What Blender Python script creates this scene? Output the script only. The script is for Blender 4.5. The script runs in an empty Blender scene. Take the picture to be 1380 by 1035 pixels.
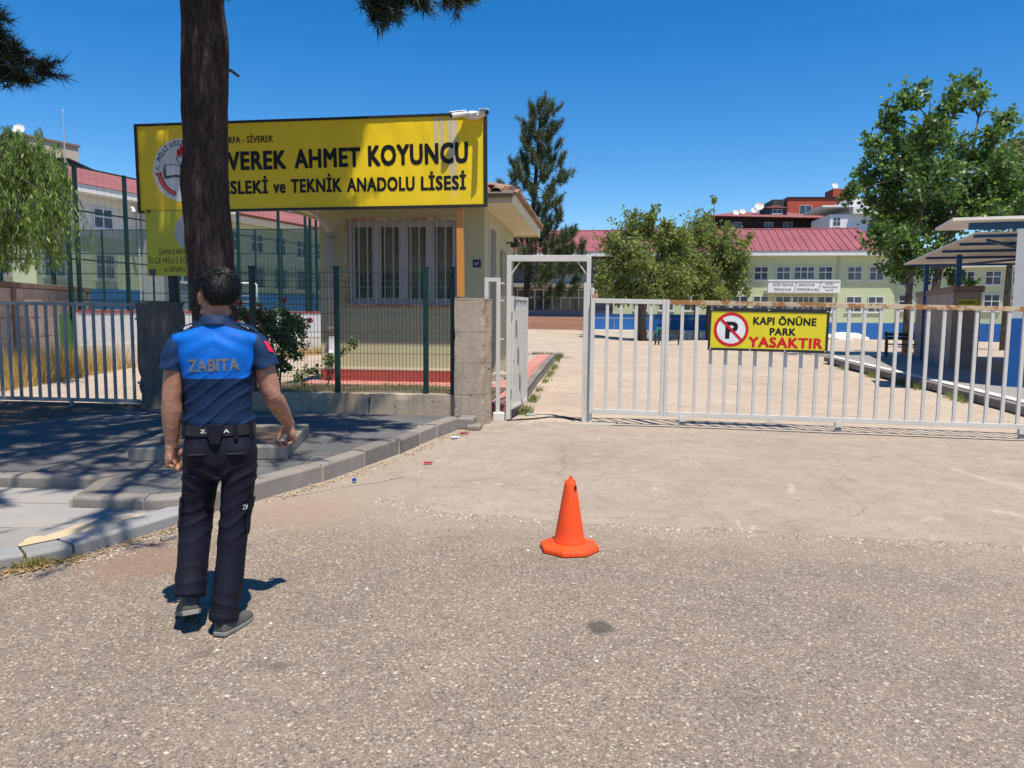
import bpy, bmesh, math, random
import numpy as np
from mathutils import Vector, Matrix, Euler, noise

SC = bpy.context.scene
COL = SC.collection
PI = math.pi
def rad(a): return math.radians(a)

# ------------------------------------------------------------------ camera
cam_data = bpy.data.cameras.new('camera')
cam = bpy.data.objects.new('camera', cam_data)
COL.objects.link(cam)
SC.camera = cam
cam_data.sensor_width = 36.0
cam_data.lens = 1000.0 / 1380.0 * 36.0
cam_data.clip_start = 0.05
cam_data.clip_end = 3000.0
cam.matrix_world = (Matrix.Translation((0, 0, 1.54)) @ Matrix.Rotation(rad(6.7), 4, 'Z')
                    @ Matrix.Rotation(rad(90 - 5.54), 4, 'X') @ Matrix.Rotation(rad(0.5), 4, 'Z'))

# ------------------------------------------------------------------ sky and sun
SUN_EL = 68.5
SUN_AZ = 35.0      # degrees right of straight behind the gate line
SUN_TO = Vector((math.sin(rad(SUN_AZ)) * math.cos(rad(SUN_EL)), -math.cos(rad(SUN_AZ)) * math.cos(rad(SUN_EL)), math.sin(rad(SUN_EL)))).normalized()
world = bpy.data.worlds.new('World')
SC.world = world
world.use_nodes = True
wn = world.node_tree
wn.nodes.clear()
w_out = wn.nodes.new('ShaderNodeOutputWorld')
w_bg = wn.nodes.new('ShaderNodeBackground')
w_sky = wn.nodes.new('ShaderNodeTexSky')
w_sky.sky_type = 'NISHITA'
w_sky.sun_disc = False
w_sky.sun_elevation = rad(SUN_EL)
w_sky.sun_rotation = math.atan2(SUN_TO.x, SUN_TO.y)
w_sky.altitude = 800
w_sky.air_density = 1.0
w_sky.dust_density = 0.25
w_sky.ozone_density = 3.0
w_hs = wn.nodes.new('ShaderNodeHueSaturation')
w_hs.inputs['Saturation'].default_value = 1.42
w_hs.inputs['Value'].default_value = 1.36
w_hs.inputs['Hue'].default_value = 0.503
w_bg.inputs['Strength'].default_value = 0.088
wn.links.new(w_sky.outputs[0], w_hs.inputs['Color'])
wn.links.new(w_hs.outputs[0], w_bg.inputs['Color'])
wn.links.new(w_bg.outputs[0], w_out.inputs['Surface'])

sun_data = bpy.data.lights.new('sun', 'SUN')
sun_data.energy = 5.0
sun_data.angle = rad(0.53)
sun_data.color = (1.0, 0.925, 0.81)
sun = bpy.data.objects.new('sun', sun_data)
COL.objects.link(sun)
sun.rotation_euler = SUN_TO.to_track_quat('Z', 'Y').to_euler()

SC.view_settings.view_transform = 'Standard'
SC.view_settings.look = 'None'
SC.view_settings.exposure = 0.38
SC.view_settings.gamma = 1.0
SC.view_settings.use_curve_mapping = False

# ------------------------------------------------------------------ terrain height
def sstep(t):
    t = min(1.0, max(0.0, t))
    return t * t * (3 - 2 * t)

def gz(x, y):
    return (-0.014 * min(max(0, x - 1), 5) - 0.005 * min(max(0, y - 12), 50)
            + 0.45 * sstep((y - 38) / 20) * sstep((3 - x) / 5))

# ------------------------------------------------------------------ object helpers
def thing(name, label, cat, loc=(0, 0, 0), rotz=0.0, group=None):
    o = bpy.data.objects.new(name, None)
    COL.objects.link(o)
    o.location = loc
    o.rotation_euler = (0, 0, rotz)
    o.empty_display_size = 0.2
    return tag(o, label, cat, group)

def tag(o, label, cat, group=None):
    o['label'] = label
    o['category'] = cat
    if group:
        o['group'] = group
    return o

def kind(o, k):
    o['kind'] = k
    return o

def link_mesh(name, me, mat=None, parent=None, loc=None):
    o = bpy.data.objects.new(name, me)
    COL.objects.link(o)
    if mat is not None and not me.materials:
        for m in (mat if isinstance(mat, (list, tuple)) else [mat]):
            me.materials.append(m)
    if parent is not None:
        o.parent = parent
    if loc is not None:
        o.location = loc
    return o

def add_bevel(o, w, seg=2):
    b = o.modifiers.new('bevel', 'BEVEL')
    b.width = w
    b.segments = seg
    b.limit_method = 'ANGLE'
    b.angle_limit = rad(40)
    return o

class MB:
    """collects simple shapes and links them as one mesh object"""
    def __init__(self):
        self.v, self.f, self.m, self.cur = [], [], [], 0
    def add(self, verts, faces):
        n = len(self.v)
        self.v.extend([tuple(p) for p in verts])
        self.f.extend([tuple(i + n for i in f) for f in faces])
        self.m.extend([self.cur] * len(faces))
        return self
    def box(self, x0, x1, y0, y1, z0, z1):
        vs = [(x0, y0, z0), (x1, y0, z0), (x1, y1, z0), (x0, y1, z0), (x0, y0, z1), (x1, y0, z1), (x1, y1, z1), (x0, y1, z1)]
        return self.add(vs, [(0, 3, 2, 1), (4, 5, 6, 7), (0, 1, 5, 4), (1, 2, 6, 5), (2, 3, 7, 6), (3, 0, 4, 7)])
    def bar(self, p, q, w, d=None, up=(0, 0, 1)):
        """rectangular bar from p to q; w across, d along the other normal"""
        d = w if d is None else d
        p, q, up = Vector(p), Vector(q), Vector(up)
        t = (q - p).normalized()
        if abs(t.dot(up)) > 0.95:
            up = Vector((0, 1, 0))
        s = t.cross(up).normalized()
        n = s.cross(t).normalized()
        vs = []
        for c in (p, q):
            for a, b in ((-1, -1), (1, -1), (1, 1), (-1, 1)):
                vs.append(c + s * (a * w / 2) + n * (b * d / 2))
        return self.add(vs, [(0, 3, 2, 1), (4, 5, 6, 7), (0, 1, 5, 4), (1, 2, 6, 5), (2, 3, 7, 6), (3, 0, 4, 7)])
    def tube(self, pts, radii, n=8, cap=True):
        pts = [Vector(p) for p in pts]
        if not isinstance(radii, (list, tuple)):
            radii = [radii] * len(pts)
        ref = None
        vs, fs = [], []
        for i, p in enumerate(pts):
            t = (pts[min(i + 1, len(pts) - 1)] - pts[max(i - 1, 0)]).normalized()
            if ref is None:
                ref = Vector((0, 0, 1)) if abs(t.z) < 0.9 else Vector((1, 0, 0))
            s = t.cross(ref).normalized()
            u = s.cross(t).normalized()
            ref = u
            for k in range(n):
                a = 2 * PI * k / n
                vs.append(p + (s * math.cos(a) + u * math.sin(a)) * radii[i])
        for i in range(len(pts) - 1):
            for k in range(n):
                a, b = i * n + k, i * n + (k + 1) % n
                fs.append((a, b, b + n, a + n))
        if cap:
            fs.append(tuple(range(n - 1, -1, -1)))
            fs.append(tuple(range((len(pts) - 1) * n, len(pts) * n)))
        return self.add(vs, fs)
    def prism(self, poly, z0, z1):
        """poly: list of (x, y) counter-clockwise"""
        n = len(poly)
        vs = [(x, y, z0) for x, y in poly] + [(x, y, z1) for x, y in poly]
        fs = [tuple(range(n - 1, -1, -1)), tuple(range(n, 2 * n))]
        fs += [(i, (i + 1) % n, n + (i + 1) % n, n + i) for i in range(n)]
        return self.add(vs, fs)
    def hull(self, a, b):
        """two matching loops joined by walls and capped"""
        n = len(a)
        fs = [tuple(range(n - 1, -1, -1)), tuple(range(n, 2 * n))]
        fs += [(i, (i + 1) % n, n + (i + 1) % n, n + i) for i in range(n)]
        return self.add(list(a) + list(b), fs)
    def lathe(self, prof, n=24, c=(0, 0, 0)):
        vs, fs = [], []
        for r, z in prof:
            for k in range(n):
                a = 2 * PI * k / n
                vs.append((c[0] + r * math.cos(a), c[1] + r * math.sin(a), c[2] + z))
        for i in range(len(prof) - 1):
            for k in range(n):
                p, q = i * n + k, i * n + (k + 1) % n
                fs.append((p, q, q + n, p + n))
        fs.append(tuple(range(n - 1, -1, -1)))
        fs.append(tuple(range((len(prof) - 1) * n, len(prof) * n)))
        return self.add(vs, fs)
    def build(self, name, mat, parent=None, smooth=False, bevel=0.0, loc=None):
        me = bpy.data.meshes.new(name)
        me.from_pydata(self.v, [], self.f)
        if isinstance(mat, (list, tuple)):
            for m in mat:
                me.materials.append(m)
            me.polygons.foreach_set('material_index', self.m)
        if smooth:
            me.polygons.foreach_set('use_smooth', [True] * len(me.polygons))
        me.update()
        o = link_mesh(name, me, mat, parent, loc)
        if bevel:
            add_bevel(o, bevel)
        return o

def np_mesh(name, verts, faces, mat, parent=None, smooth=False):
    """verts (N,3), faces (M,k) arrays -> one mesh object"""
    me = bpy.data.meshes.new(name)
    verts = np.asarray(verts, dtype=np.float32)
    faces = np.asarray(faces, dtype=np.int32)
    m, k = faces.shape
    me.vertices.add(len(verts))
    me.vertices.foreach_set('co', verts.ravel())
    me.loops.add(m * k)
    me.loops.foreach_set('vertex_index', faces.ravel())
    me.polygons.add(m)
    me.polygons.foreach_set('loop_start', np.arange(0, m * k, k, dtype=np.int32))
    me.polygons.foreach_set('loop_total', np.full(m, k, dtype=np.int32))
    if smooth:
        me.polygons.foreach_set('use_smooth', np.ones(m, dtype=bool))
    me.update(calc_edges=True)
    return link_mesh(name, me, mat, parent)

def copy_part(o, parent=None, loc=None, rot=None, scale=None):
    c = o.copy()
    COL.objects.link(c)
    if parent is not None:
        c.parent = parent
    if loc is not None:
        c.location = loc
    if rot is not None:
        c.rotation_euler = rot
    if scale is not None:
        c.scale = scale
    return c

def copy_tree(o, parent=None):
    c = o.copy()
    COL.objects.link(c)
    c.parent = parent
    for ch in list(o.children):
        copy_tree(ch, c)
    return c

# ------------------------------------------------------------------ lettering
def text_mesh(body, bold=0.0, extrude=0.0):
    cu = bpy.data.curves.new('text', 'FONT')
    cu.body = body
    cu.size = 1.0
    cu.space_character = 1.0 + bold * 2.2
    cu.extrude = extrude
    cu.resolution_u = 3
    o = bpy.data.objects.new('text', cu)
    COL.objects.link(o)
    dg = bpy.context.evaluated_depsgraph_get()
    me = bpy.data.meshes.new_from_object(o.evaluated_get(dg))
    bpy.data.objects.remove(o)
    bpy.data.curves.remove(cu)
    me.materials.clear()
    bm = bmesh.new(); bm.from_mesh(me)
    bm.normal_update()
    for f in bm.faces:
        f.smooth = False
        if f.normal.z < 0: f.normal_flip()
    bm.to_mesh(me); bm.free()
    if bold > 0.004:            # heavy weight: the strokes are thickened by shifted layers a hair apart
        bm = bmesh.new(); bm.from_mesh(me)
        s = bold * 0.85
        geo = bm.verts[:] + bm.edges[:] + bm.faces[:]
        for k, (dx, dy) in enumerate(((s, s), (-s, s), (s, -s), (-s, -s), (s * 1.3, 0), (-s * 1.3, 0))):
            r = bmesh.ops.duplicate(bm, geom=geo)
            for e in r['geom']:
                if isinstance(e, bmesh.types.BMVert):
                    e.co.x += dx; e.co.y += dy; e.co.z += (k + 1) * 0.00012
        bm.to_mesh(me); bm.free()
    return me

def lettering(name, body, x0, z0, w, h, mat, parent, y=-0.004, bold=0.025, frame=None, capfit=True):
    """flat print: text fitted to the width w, capital height h, in the plane y of the parent (facing -y)"""
    me = text_mesh(body, bold)
    co = np.empty(len(me.vertices) * 3, dtype=np.float32)
    me.vertices.foreach_get('co', co)
    co = co.reshape(-1, 3)
    lo, hi = co.min(0), co.max(0)
    sx = w / (hi[0] - lo[0])
    sz = h / (0.73 if capfit else (hi[1] - lo[1]))
    base = 0.0 if capfit else lo[1]
    out = np.empty_like(co)
    out[:, 0] = x0 + (co[:, 0] - lo[0]) * sx
    out[:, 1] = y - co[:, 2]
    out[:, 2] = z0 + (co[:, 1] - base) * sz
    if frame is not None:
        out = np.array([frame(*p) for p in out], dtype=np.float32)
    me.vertices.foreach_set('co', out.ravel())
    me.update()
    me.name = name
    return link_mesh(name, me, mat, parent)
# ------------------------------------------------------------------ materials
class NT:
    def __init__(self, name):
        self.mat = bpy.data.materials.new(name)
        self.mat.use_nodes = True
        self.t = self.mat.node_tree
        self.t.nodes.clear()
        self.out = self.n('ShaderNodeOutputMaterial')
        self.b = self.n('ShaderNodeBsdfPrincipled')
        self.l(self.b.outputs[0], self.out.inputs[0])
        self.tc = None
    def n(self, ty, **kw):
        nd = self.t.nodes.new(ty)
        for k, v in kw.items():
            setattr(nd, k, v)
        return nd
    def l(self, a, b):
        self.t.links.new(a, b)
    def coord(self, scale=(1, 1, 1), kind='Object'):
        if self.tc is None:
            self.tc = self.n('ShaderNodeTexCoord')
        mp = self.n('ShaderNodeMapping')
        mp.inputs['Scale'].default_value = scale
        self.l(self.tc.outputs[kind], mp.inputs[0])
        return mp.outputs[0]
    def noise(self, scale, detail=4, rough=0.55, vec=None, dist=0.0):
        nd = self.n('ShaderNodeTexNoise')
        nd.inputs['Scale'].default_value = scale
        nd.inputs['Detail'].default_value = detail
        nd.inputs['Roughness'].default_value = rough
        nd.inputs['Distortion'].default_value = dist
        self.l(vec if vec is not None else self.coord(), nd.inputs['Vector'])
        return nd.outputs['Fac']
    def voro(self, scale, vec=None, feature='F1', out='Color'):
        nd = self.n('ShaderNodeTexVoronoi')
        nd.feature = feature
        nd.inputs['Scale'].default_value = scale
        self.l(vec if vec is not None else self.coord(), nd.inputs['Vector'])
        return nd.outputs[out]
    def ramp(self, fac, stops, interp='LINEAR'):
        r = self.n('ShaderNodeValToRGB')
        r.color_ramp.interpolation = interp
        e = r.color_ramp.elements
        while len(e) < len(stops):
            e.new(0.5)
        for i, (p, c) in enumerate(stops):
            e[i].position = p
            e[i].color = (c[0], c[1], c[2], 1) if isinstance(c, (tuple, list)) else (c, c, c, 1)
        self.l(fac, r.inputs[0])
        return r.outputs[0]
    def mix(self, fac, a, b, mode='MIX'):
        m = self.n('ShaderNodeMix', data_type='RGBA', blend_type=mode)
        for s, v in ((m.inputs[0], fac), (m.inputs[6], a), (m.inputs[7], b)):
            if isinstance(v, (int, float)):
                s.default_value = v if s.type == 'VALUE' else (v, v, v, 1)
            elif isinstance(v, (tuple, list)):
                s.default_value = (v[0], v[1], v[2], 1)
            else:
                self.l(v, s)
        return m.outputs[2]
    def math(self, op, a, b=0.0, clamp=False):
        m = self.n('ShaderNodeMath', operation=op, use_clamp=clamp)
        for s, v in ((m.inputs[0], a), (m.inputs[1], b)):
            if isinstance(v, (int, float)):
                s.default_value = v
            else:
                self.l(v, s)
        return m.outputs[0]
    def bump(self, h, strength=0.3, dist=0.01):
        b = self.n('ShaderNodeBump')
        b.inputs['Strength'].default_value = strength
        b.inputs['Distance'].default_value = dist
        self.l(h, b.inputs['Height'])
        self.l(b.outputs[0], self.b.inputs['Normal'])
    def color(self, c):
        s = self.b.inputs['Base Color']
        if isinstance(c, (tuple, list)):
            s.default_value = (c[0], c[1], c[2], 1)
        else:
            self.l(c, s)
    def set(self, rough=None, metal=None, spec=None):
        if rough is not None:
            if isinstance(rough, (int, float)):
                self.b.inputs['Roughness'].default_value = rough
            else:
                self.l(rough, self.b.inputs['Roughness'])
        if metal is not None:
            self.b.inputs['Metallic'].default_value = metal
        if spec is not None:
            self.b.inputs['Specular IOR Level'].default_value = spec
        return self

def sc(c, k):
    return (c[0] * k, c[1] * k, c[2] * k)

def rough_mat(name, col, var=0.25, scale=3.0, rough=0.8, bump=0.15, fine=60.0, rnd=0.0, dirt=None, spec=0.3, metal=0.0, bd=0.004):
    """a surface of one colour with blotches, fine grain and optional dirt; rnd varies it from object to object"""
    t = NT(name)
    big = t.noise(scale, 5, 0.6)
    sm = t.noise(fine, 3, 0.6)
    c = t.ramp(big, [(0.25, sc(col, 1 - var)), (0.75, sc(col, 1 + var))])
    c = t.mix(0.35, c, t.ramp(sm, [(0.3, sc(col, 1 - var)), (0.7, sc(col, 1 + var * 0.8))]))
    if dirt is not None:
        d = t.noise(scale * 0.7, 6, 0.7, dist=0.4)
        c = t.mix(t.ramp(d, [(0.5, 0.0), (0.72, 0.8)]), c, dirt)
    if rnd:
        oi = t.n('ShaderNodeObjectInfo')
        k = t.ramp(oi.outputs['Random'], [(0.0, 1 - rnd), (1.0, 1 + rnd * 0.7)])
        c = t.mix(1.0, c, k, 'MULTIPLY')
    t.color(c)
    t.set(rough, metal, spec)
    if bump:
        t.bump(t.math('ADD', sm, t.math('MULTIPLY', big, 1.5)), bump, bd)
    return t.mat

def plain(name, col, rough=0.5, metal=0.0, spec=0.5):
    t = NT(name)
    nz = t.noise(9.0, 4, 0.6)
    t.color(t.ramp(nz, [(0.3, sc(col, 0.9)), (0.7, sc(col, 1.06))]))
    t.set(rough, metal, spec)
    return t.mat

def leaf_mat(name, dark, light, trans=0.35, tint=None, rough=0.45, spec=0.4):
    """per-leaf colour variation and light passing through the blade"""
    t = NT(name)
    g = t.n('ShaderNodeNewGeometry')
    stops = [(0.0, dark), (0.6, light), (1.0, sc(light, 1.35))]
    if tint is not None:
        stops = [(0.0, tint), (0.05, tint), (0.07, dark), (0.6, light), (1.0, sc(light, 1.35))]
    c = t.ramp(g.outputs['Random Per Island'], stops)
    big = t.noise(0.9, 2, 0.5)
    c = t.mix(1.0, c, t.ramp(big, [(0.3, 0.75), (0.7, 1.2)]), 'MULTIPLY')
    t.color(c)
    t.set(rough, 0.0, spec)
    tr = t.n('ShaderNodeBsdfTranslucent')
    t.l(t.mix(1.0, c, (1.5, 1.6, 0.7), 'MULTIPLY'), tr.inputs['Color'])
    ms = t.n('ShaderNodeMixShader')
    ms.inputs[0].default_value = trans
    t.l(t.b.outputs[0], ms.inputs[1])
    t.l(tr.outputs[0], ms.inputs[2])
    t.l(ms.outputs[0], t.out.inputs[0])
    return t.mat

M = {}
def mk_asphalt():
    t = NT('asphalt')
    v = t.coord()
    warp = t.noise(14, 2, 0.5)
    c1 = t.voro(125, v, out='Color')
    s1 = t.n('ShaderNodeSeparateColor'); t.l(c1, s1.inputs[0])
    c2 = t.voro(85, v, out='Color')
    s2 = t.n('ShaderNodeSeparateColor'); t.l(c2, s2.inputs[0])
    grain = t.ramp(s1.outputs[0], [(0.0, (0.085, 0.076, 0.068)), (0.12, (0.150, 0.126, 0.106)), (0.5, (0.232, 0.187, 0.150)),
                                   (0.86, (0.27, 0.22, 0.176)), (0.95, (0.40, 0.34, 0.27)), (1.0, (0.62, 0.55, 0.45))])
    grain2 = t.ramp(s2.outputs[1], [(0.0, (0.10, 0.09, 0.08)), (0.08, (0.19, 0.155, 0.127)), (0.6, (0.245, 0.198, 0.159)),
                                    (0.955, (0.27, 0.22, 0.176)), (0.975, (0.52, 0.46, 0.38)), (1.0, (0.68, 0.62, 0.52))])
    c = t.mix(0.38, grain, grain2)
    c3 = t.voro(210, v, out='Color')
    s3 = t.n('ShaderNodeSeparateColor'); t.l(c3, s3.inputs[0])
    c = t.mix(1.0, c, t.ramp(s3.outputs[2], [(0.0, 0.45), (0.10, 0.72), (0.3, 1.0), (0.85, 1.06), (1.0, 1.28)]), 'MULTIPLY')
    c4 = t.voro(50, v, out='Color')
    s4 = t.n('ShaderNodeSeparateColor'); t.l(c4, s4.inputs[0])
    d4 = t.ramp(t.voro(50, v, out='Distance'), [(0.30, 1.0), (0.46, 0.0)])
    c = t.mix(t.math('MULTIPLY', d4, t.ramp(s4.outputs[0], [(0.935, 0.0), (0.945, 0.75)], 'LINEAR')), c, t.ramp(s4.outputs[1], [(0.0, (0.44, 0.36, 0.26)), (0.6, (0.62, 0.54, 0.42)), (1.0, (0.40, 0.36, 0.33))]))
    c = t.mix(t.math('MULTIPLY', d4, t.ramp(s4.outputs[2], [(0.93, 0.0), (0.94, 0.7)], 'LINEAR')), c, (0.085, 0.08, 0.078))
    big = t.noise(0.55, 6, 0.62, dist=0.6)
    mid = t.noise(2.6, 5, 0.65, dist=0.3)
    c = t.mix(1.0, c, t.ramp(big, [(0.3, (0.93, 0.94, 0.96)), (0.5, (1.02, 1.02, 1.02)), (0.7, (1.12, 1.10, 1.06))]), 'MULTIPLY')
    c = t.mix(1.0, c, t.ramp(mid, [(0.28, (0.90, 0.90, 0.91)), (0.5, (1.02, 1.02, 1.02)), (0.75, (1.10, 1.08, 1.06))]), 'MULTIPLY')
    dust = t.noise(1.3, 6, 0.7, dist=0.5)
    c = t.mix(t.ramp(dust, [(0.55, 0.0), (0.80, 0.4)]), c, (0.38, 0.31, 0.25))
    hs = t.n('ShaderNodeHueSaturation'); hs.inputs['Saturation'].default_value = 1.10; hs.inputs['Value'].default_value = 0.98
    t.l(c, hs.inputs['Color']); c = hs.outputs[0]
    oil = t.voro(0.55, t.coord((1, 1, 1)), out='Distance')
    oil_n = t.math('ADD', oil, t.math('MULTIPLY', warp, 0.10))
    c = t.mix(t.ramp(oil_n, [(0.07, 0.7), (0.115, 0.0)]), c, (0.07, 0.062, 0.055))
    geo = t.n('ShaderNodeNewGeometry')
    def spot(x, y, r, dark, k):
        nonlocal c
        vm = t.n('ShaderNodeVectorMath', operation='DISTANCE')
        t.l(geo.outputs['Position'], vm.inputs[0]); vm.inputs[1].default_value = (x, y, 0)
        d = t.math('ADD', vm.outputs['Value'], t.math('MULTIPLY', t.math('SUBTRACT', t.noise(9, 4, 0.6), 0.5), r * 1.3))
        c = t.mix(t.ramp(t.math('DIVIDE', d, r * 2), [(0.25, k), (0.5, 0.0)]), c, dark)
    py = t.n('ShaderNodeSeparateXYZ'); t.l(geo.outputs['Position'], py.inputs[0])
    edge = t.math('ADD', py.outputs[1], t.math('MULTIPLY', t.math('SUBTRACT', t.noise(2.2, 6, 0.7), 0.5), 1.6))
    c = t.mix(t.ramp(t.math('MULTIPLY', edge, 0.1), [(0.455, 0.0), (0.56, 0.62)]), c, (0.37, 0.295, 0.225))
    spot(0.03, 3.54, 0.10, (0.05, 0.043, 0.038), 0.75)
    spot(-1.35, 2.95, 0.06, (0.09, 0.07, 0.055), 0.5)
    spot(-1.75, 3.02, 0.07, (0.10, 0.075, 0.06), 0.4)
    spot(-2.75, 4.15, 0.45, (0.24, 0.15, 0.095), 0.55)
    spot(-2.25, 5.35, 0.55, (0.30, 0.215, 0.15), 0.5)
    spot(1.6, 2.55, 0.05, (0.08, 0.07, 0.06), 0.5)
    spot(0.7, 2.5, 0.12, (0.13, 0.11, 0.095), 0.35)
    spot(2.7, 3.6, 0.35, (0.15, 0.13, 0.11), 0.3)
    t.color(c)
    t.set(0.93, 0, 0.25)
    h = t.math('ADD', s1.outputs[0], t.math('MULTIPLY', t.voro(125, v, out='Distance'), -1.2))
    t.bump(t.math('ADD', h, t.math('MULTIPLY', mid, 2.0)), 0.35, 0.005)
    return t.mat

def mk_concrete(name, a, b, crack=True, scale=1.0, dusty=(0.42, 0.33, 0.245)):
    t = NT(name)
    n1 = t.noise(0.7 * scale, 6, 0.65, dist=0.5)
    n2 = t.noise(4.5 * scale, 6, 0.7, dist=0.2)
    n3 = t.noise(70, 3, 0.65)
    c = t.ramp(n1, [(0.28, a), (0.72, b)])
    c = t.mix(1.0, c, t.ramp(n2, [(0.25, (0.82, 0.81, 0.80)), (0.5, (1, 1, 1)), (0.75, (1.12, 1.11, 1.09))]), 'MULTIPLY')
    c = t.mix(1.0, c, t.ramp(n3, [(0.3, 0.84), (0.7, 1.13)]), 'MULTIPLY')
    c = t.mix(t.ramp(t.noise(1.7, 5, 0.7, dist=0.7), [(0.55, 0.0), (0.75, 0.6)]), c, dusty)
    sp = t.voro(38, out='Color')
    s = t.n('ShaderNodeSeparateColor'); t.l(sp, s.inputs[0])
    c = t.mix(t.ramp(s.outputs[0], [(0.93, 0.0), (0.955, 0.55)]), c, (0.2, 0.17, 0.145))
    if crack:
        nz = t.n('ShaderNodeTexNoise'); nz.inputs['Scale'].default_value = 1.6; nz.inputs['Detail'].default_value = 6
        t.l(t.coord(), nz.inputs['Vector'])
        wv = t.mix(0.9, t.coord(), nz.outputs['Color'], 'ADD')
        cr = t.voro(0.30, wv, 'DISTANCE_TO_EDGE', 'Distance')
        gate = t.ramp(t.noise(0.9, 2), [(0.42, 0.0), (0.55, 1.0)])
        c = t.mix(t.math('MULTIPLY', t.ramp(cr, [(0.001, 0.7), (0.005, 0.0)]), gate), c, (0.17, 0.14, 0.115))
        scr = t.noise(1.5, 9, 0.72, t.coord((1.0, 0.6, 1)), dist=1.2)
        c = t.mix(t.ramp(scr, [(0.60, 0.0), (0.64, 0.32), (0.70, 0.0)]), c, (0.66, 0.58, 0.48))
    t.color(c)
    t.set(0.9, 0, 0.25)
    t.bump(t.math('ADD', n3, t.math('MULTIPLY', n2, 2.5)), 0.28, 0.006)
    return t.mat

def mk_bark(name, dark, light, scale=1.0):
    t = NT(name)
    v = t.coord((9 * scale, 9 * scale, 1.7 * scale))
    n1 = t.noise(1.6, 6, 0.7, v, dist=0.9)
    vo = t.voro(2.2, v, 'DISTANCE_TO_EDGE', 'Distance')
    fine = t.noise(5.5, 6, 0.75, v, dist=0.6)
    h = t.math('ADD', t.math('MULTIPLY', t.ramp(vo, [(0.0, 0.0), (0.18, 1.0)]), 0.20), t.math('ADD', t.math('MULTIPLY', n1, 0.8), t.math('MULTIPLY', fine, 0.5)))
    c = t.ramp(h, [(0.5, sc(dark, 0.35)), (0.72, dark), (1.0, light)])
    c = t.mix(1.0, c, t.ramp(t.noise(3, 4), [(0.3, 0.75), (0.7, 1.25)]), 'MULTIPLY')
    t.color(c)
    t.set(0.95, 0, 0.15)
    t.bump(h, 0.9, 0.03)
    return t.mat

def mk_painted_steel(name, col, rust=(0.20, 0.075, 0.025), amount=0.66, rough=0.45, grime=0.12):
    t = NT(name)
    n1 = t.noise(5, 6, 0.7, dist=0.3)
    c = t.ramp(t.noise(2.5, 5, 0.6), [(0.3, sc(col, 1 - grime)), (0.7, sc(col, 1.03))])
    m = t.ramp(n1, [(amount, 0.0), (amount + 0.06, 1.0)])
    c = t.mix(m, c, rust)
    c = t.mix(t.ramp(t.noise(30, 3), [(0.58, 0.0), (0.75, 0.25)]), c, sc(col, 0.6))
    t.color(c)
    t.set(t.ramp(m, [(0, rough), (1, 0.9)]), 0, 0.4)
    t.bump(t.noise(40, 3), 0.08, 0.002)
    return t.mat

def mk_roof(name, col):
    t = NT(name)
    v = t.coord((1, 1, 1))
    c = t.ramp(t.noise(0.6, 5, 0.6), [(0.3, sc(col, 0.85)), (0.7, sc(col, 1.12))])
    c = t.mix(1.0, c, t.ramp(t.noise(12, 3), [(0.3, 0.85), (0.7, 1.1)]), 'MULTIPLY')
    t.color(c)
    t.set(0.75, 0, 0.15)
    return t.mat

def mk_glass(name, col=(0.03, 0.04, 0.05), rough=0.06):
    t = NT(name)
    t.color(t.ramp(t.noise(0.8, 3), [(0.35, sc(col, 0.6)), (0.7, sc(col, 1.5))]))
    t.set(rough, 0, 0.6)
    return t.mat

def mk_net(name, col, alpha):
    t = NT(name)
    t.color(col)
    t.set(0.8, 0, 0.1)
    tr = t.n('ShaderNodeBsdfTransparent')
    ms = t.n('ShaderNodeMixShader')
    ms.inputs[0].default_value = alpha
    t.l(tr.outputs[0], ms.inputs[1])
    t.l(t.b.outputs[0], ms.inputs[2])
    t.l(ms.outputs[0], t.out.inputs[0])
    return t.mat

def mk_cloth(name, col, weave=900.0, var=0.12, rough=0.8, sheen=0.0, fold=0.25):
    t = NT(name)
    n = t.noise(11, 4, 0.55, t.coord((1.0, 1.0, 0.5)), dist=0.6)
    c = t.ramp(n, [(0.3, sc(col, 1 - var)), (0.7, sc(col, 1 + var))])
    t.color(c)
    t.set(rough, 0, 0.2)
    t.b.inputs['Sheen Weight'].default_value = sheen
    t.bump(t.math('ADD', t.math('MULTIPLY', n, 3.0), t.noise(weave, 2)), fold, 0.006)
    return t.mat

def mk_banner(name, col):
    t = NT(name)
    n = t.noise(1.2, 4, 0.5, t.coord((3.0, 1, 0.8)), dist=1.2)
    c = t.ramp(t.noise(0.9, 4), [(0.3, sc(col, 0.92)), (0.7, sc(col, 1.05))])
    t.color(c)
    t.set(0.42, 0, 0.4)
    t.bump(n, 0.35, 0.04)
    return t.mat

M['asphalt'] = mk_asphalt()
M['drive'] = mk_concrete('drive_concrete', (0.285, 0.232, 0.182), (0.37, 0.302, 0.24), dusty=(0.40, 0.325, 0.25))
M['yard'] = mk_concrete('yard_concrete', (0.37, 0.295, 0.222), (0.47, 0.38, 0.29), scale=0.6, dusty=(0.50, 0.40, 0.30))
M['earth'] = rough_mat('earth', (0.17, 0.125, 0.085), 0.4, 2.0, 0.95, 0.6, 40, bd=0.03)
M['soil'] = rough_mat('soil', (0.13, 0.095, 0.07), 0.4, 4.0, 0.95, 0.6, 60, bd=0.03)
M['slab'] = rough_mat('basalt_slab', (0.115, 0.114, 0.113), 0.16, 2.5, 0.75, 0.2, 90, rnd=0.13, dirt=(0.16, 0.14, 0.12))
M['slab_low'] = rough_mat('grey_slab', (0.285, 0.27, 0.25), 0.14, 2.5, 0.85, 0.2, 90, rnd=0.1, dirt=(0.33, 0.28, 0.23))
M['kerb'] = rough_mat('kerb_stone', (0.225, 0.20, 0.175), 0.28, 5, 0.9, 0.6, 60, rnd=0.2, dirt=(0.18, 0.15, 0.125))
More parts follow.
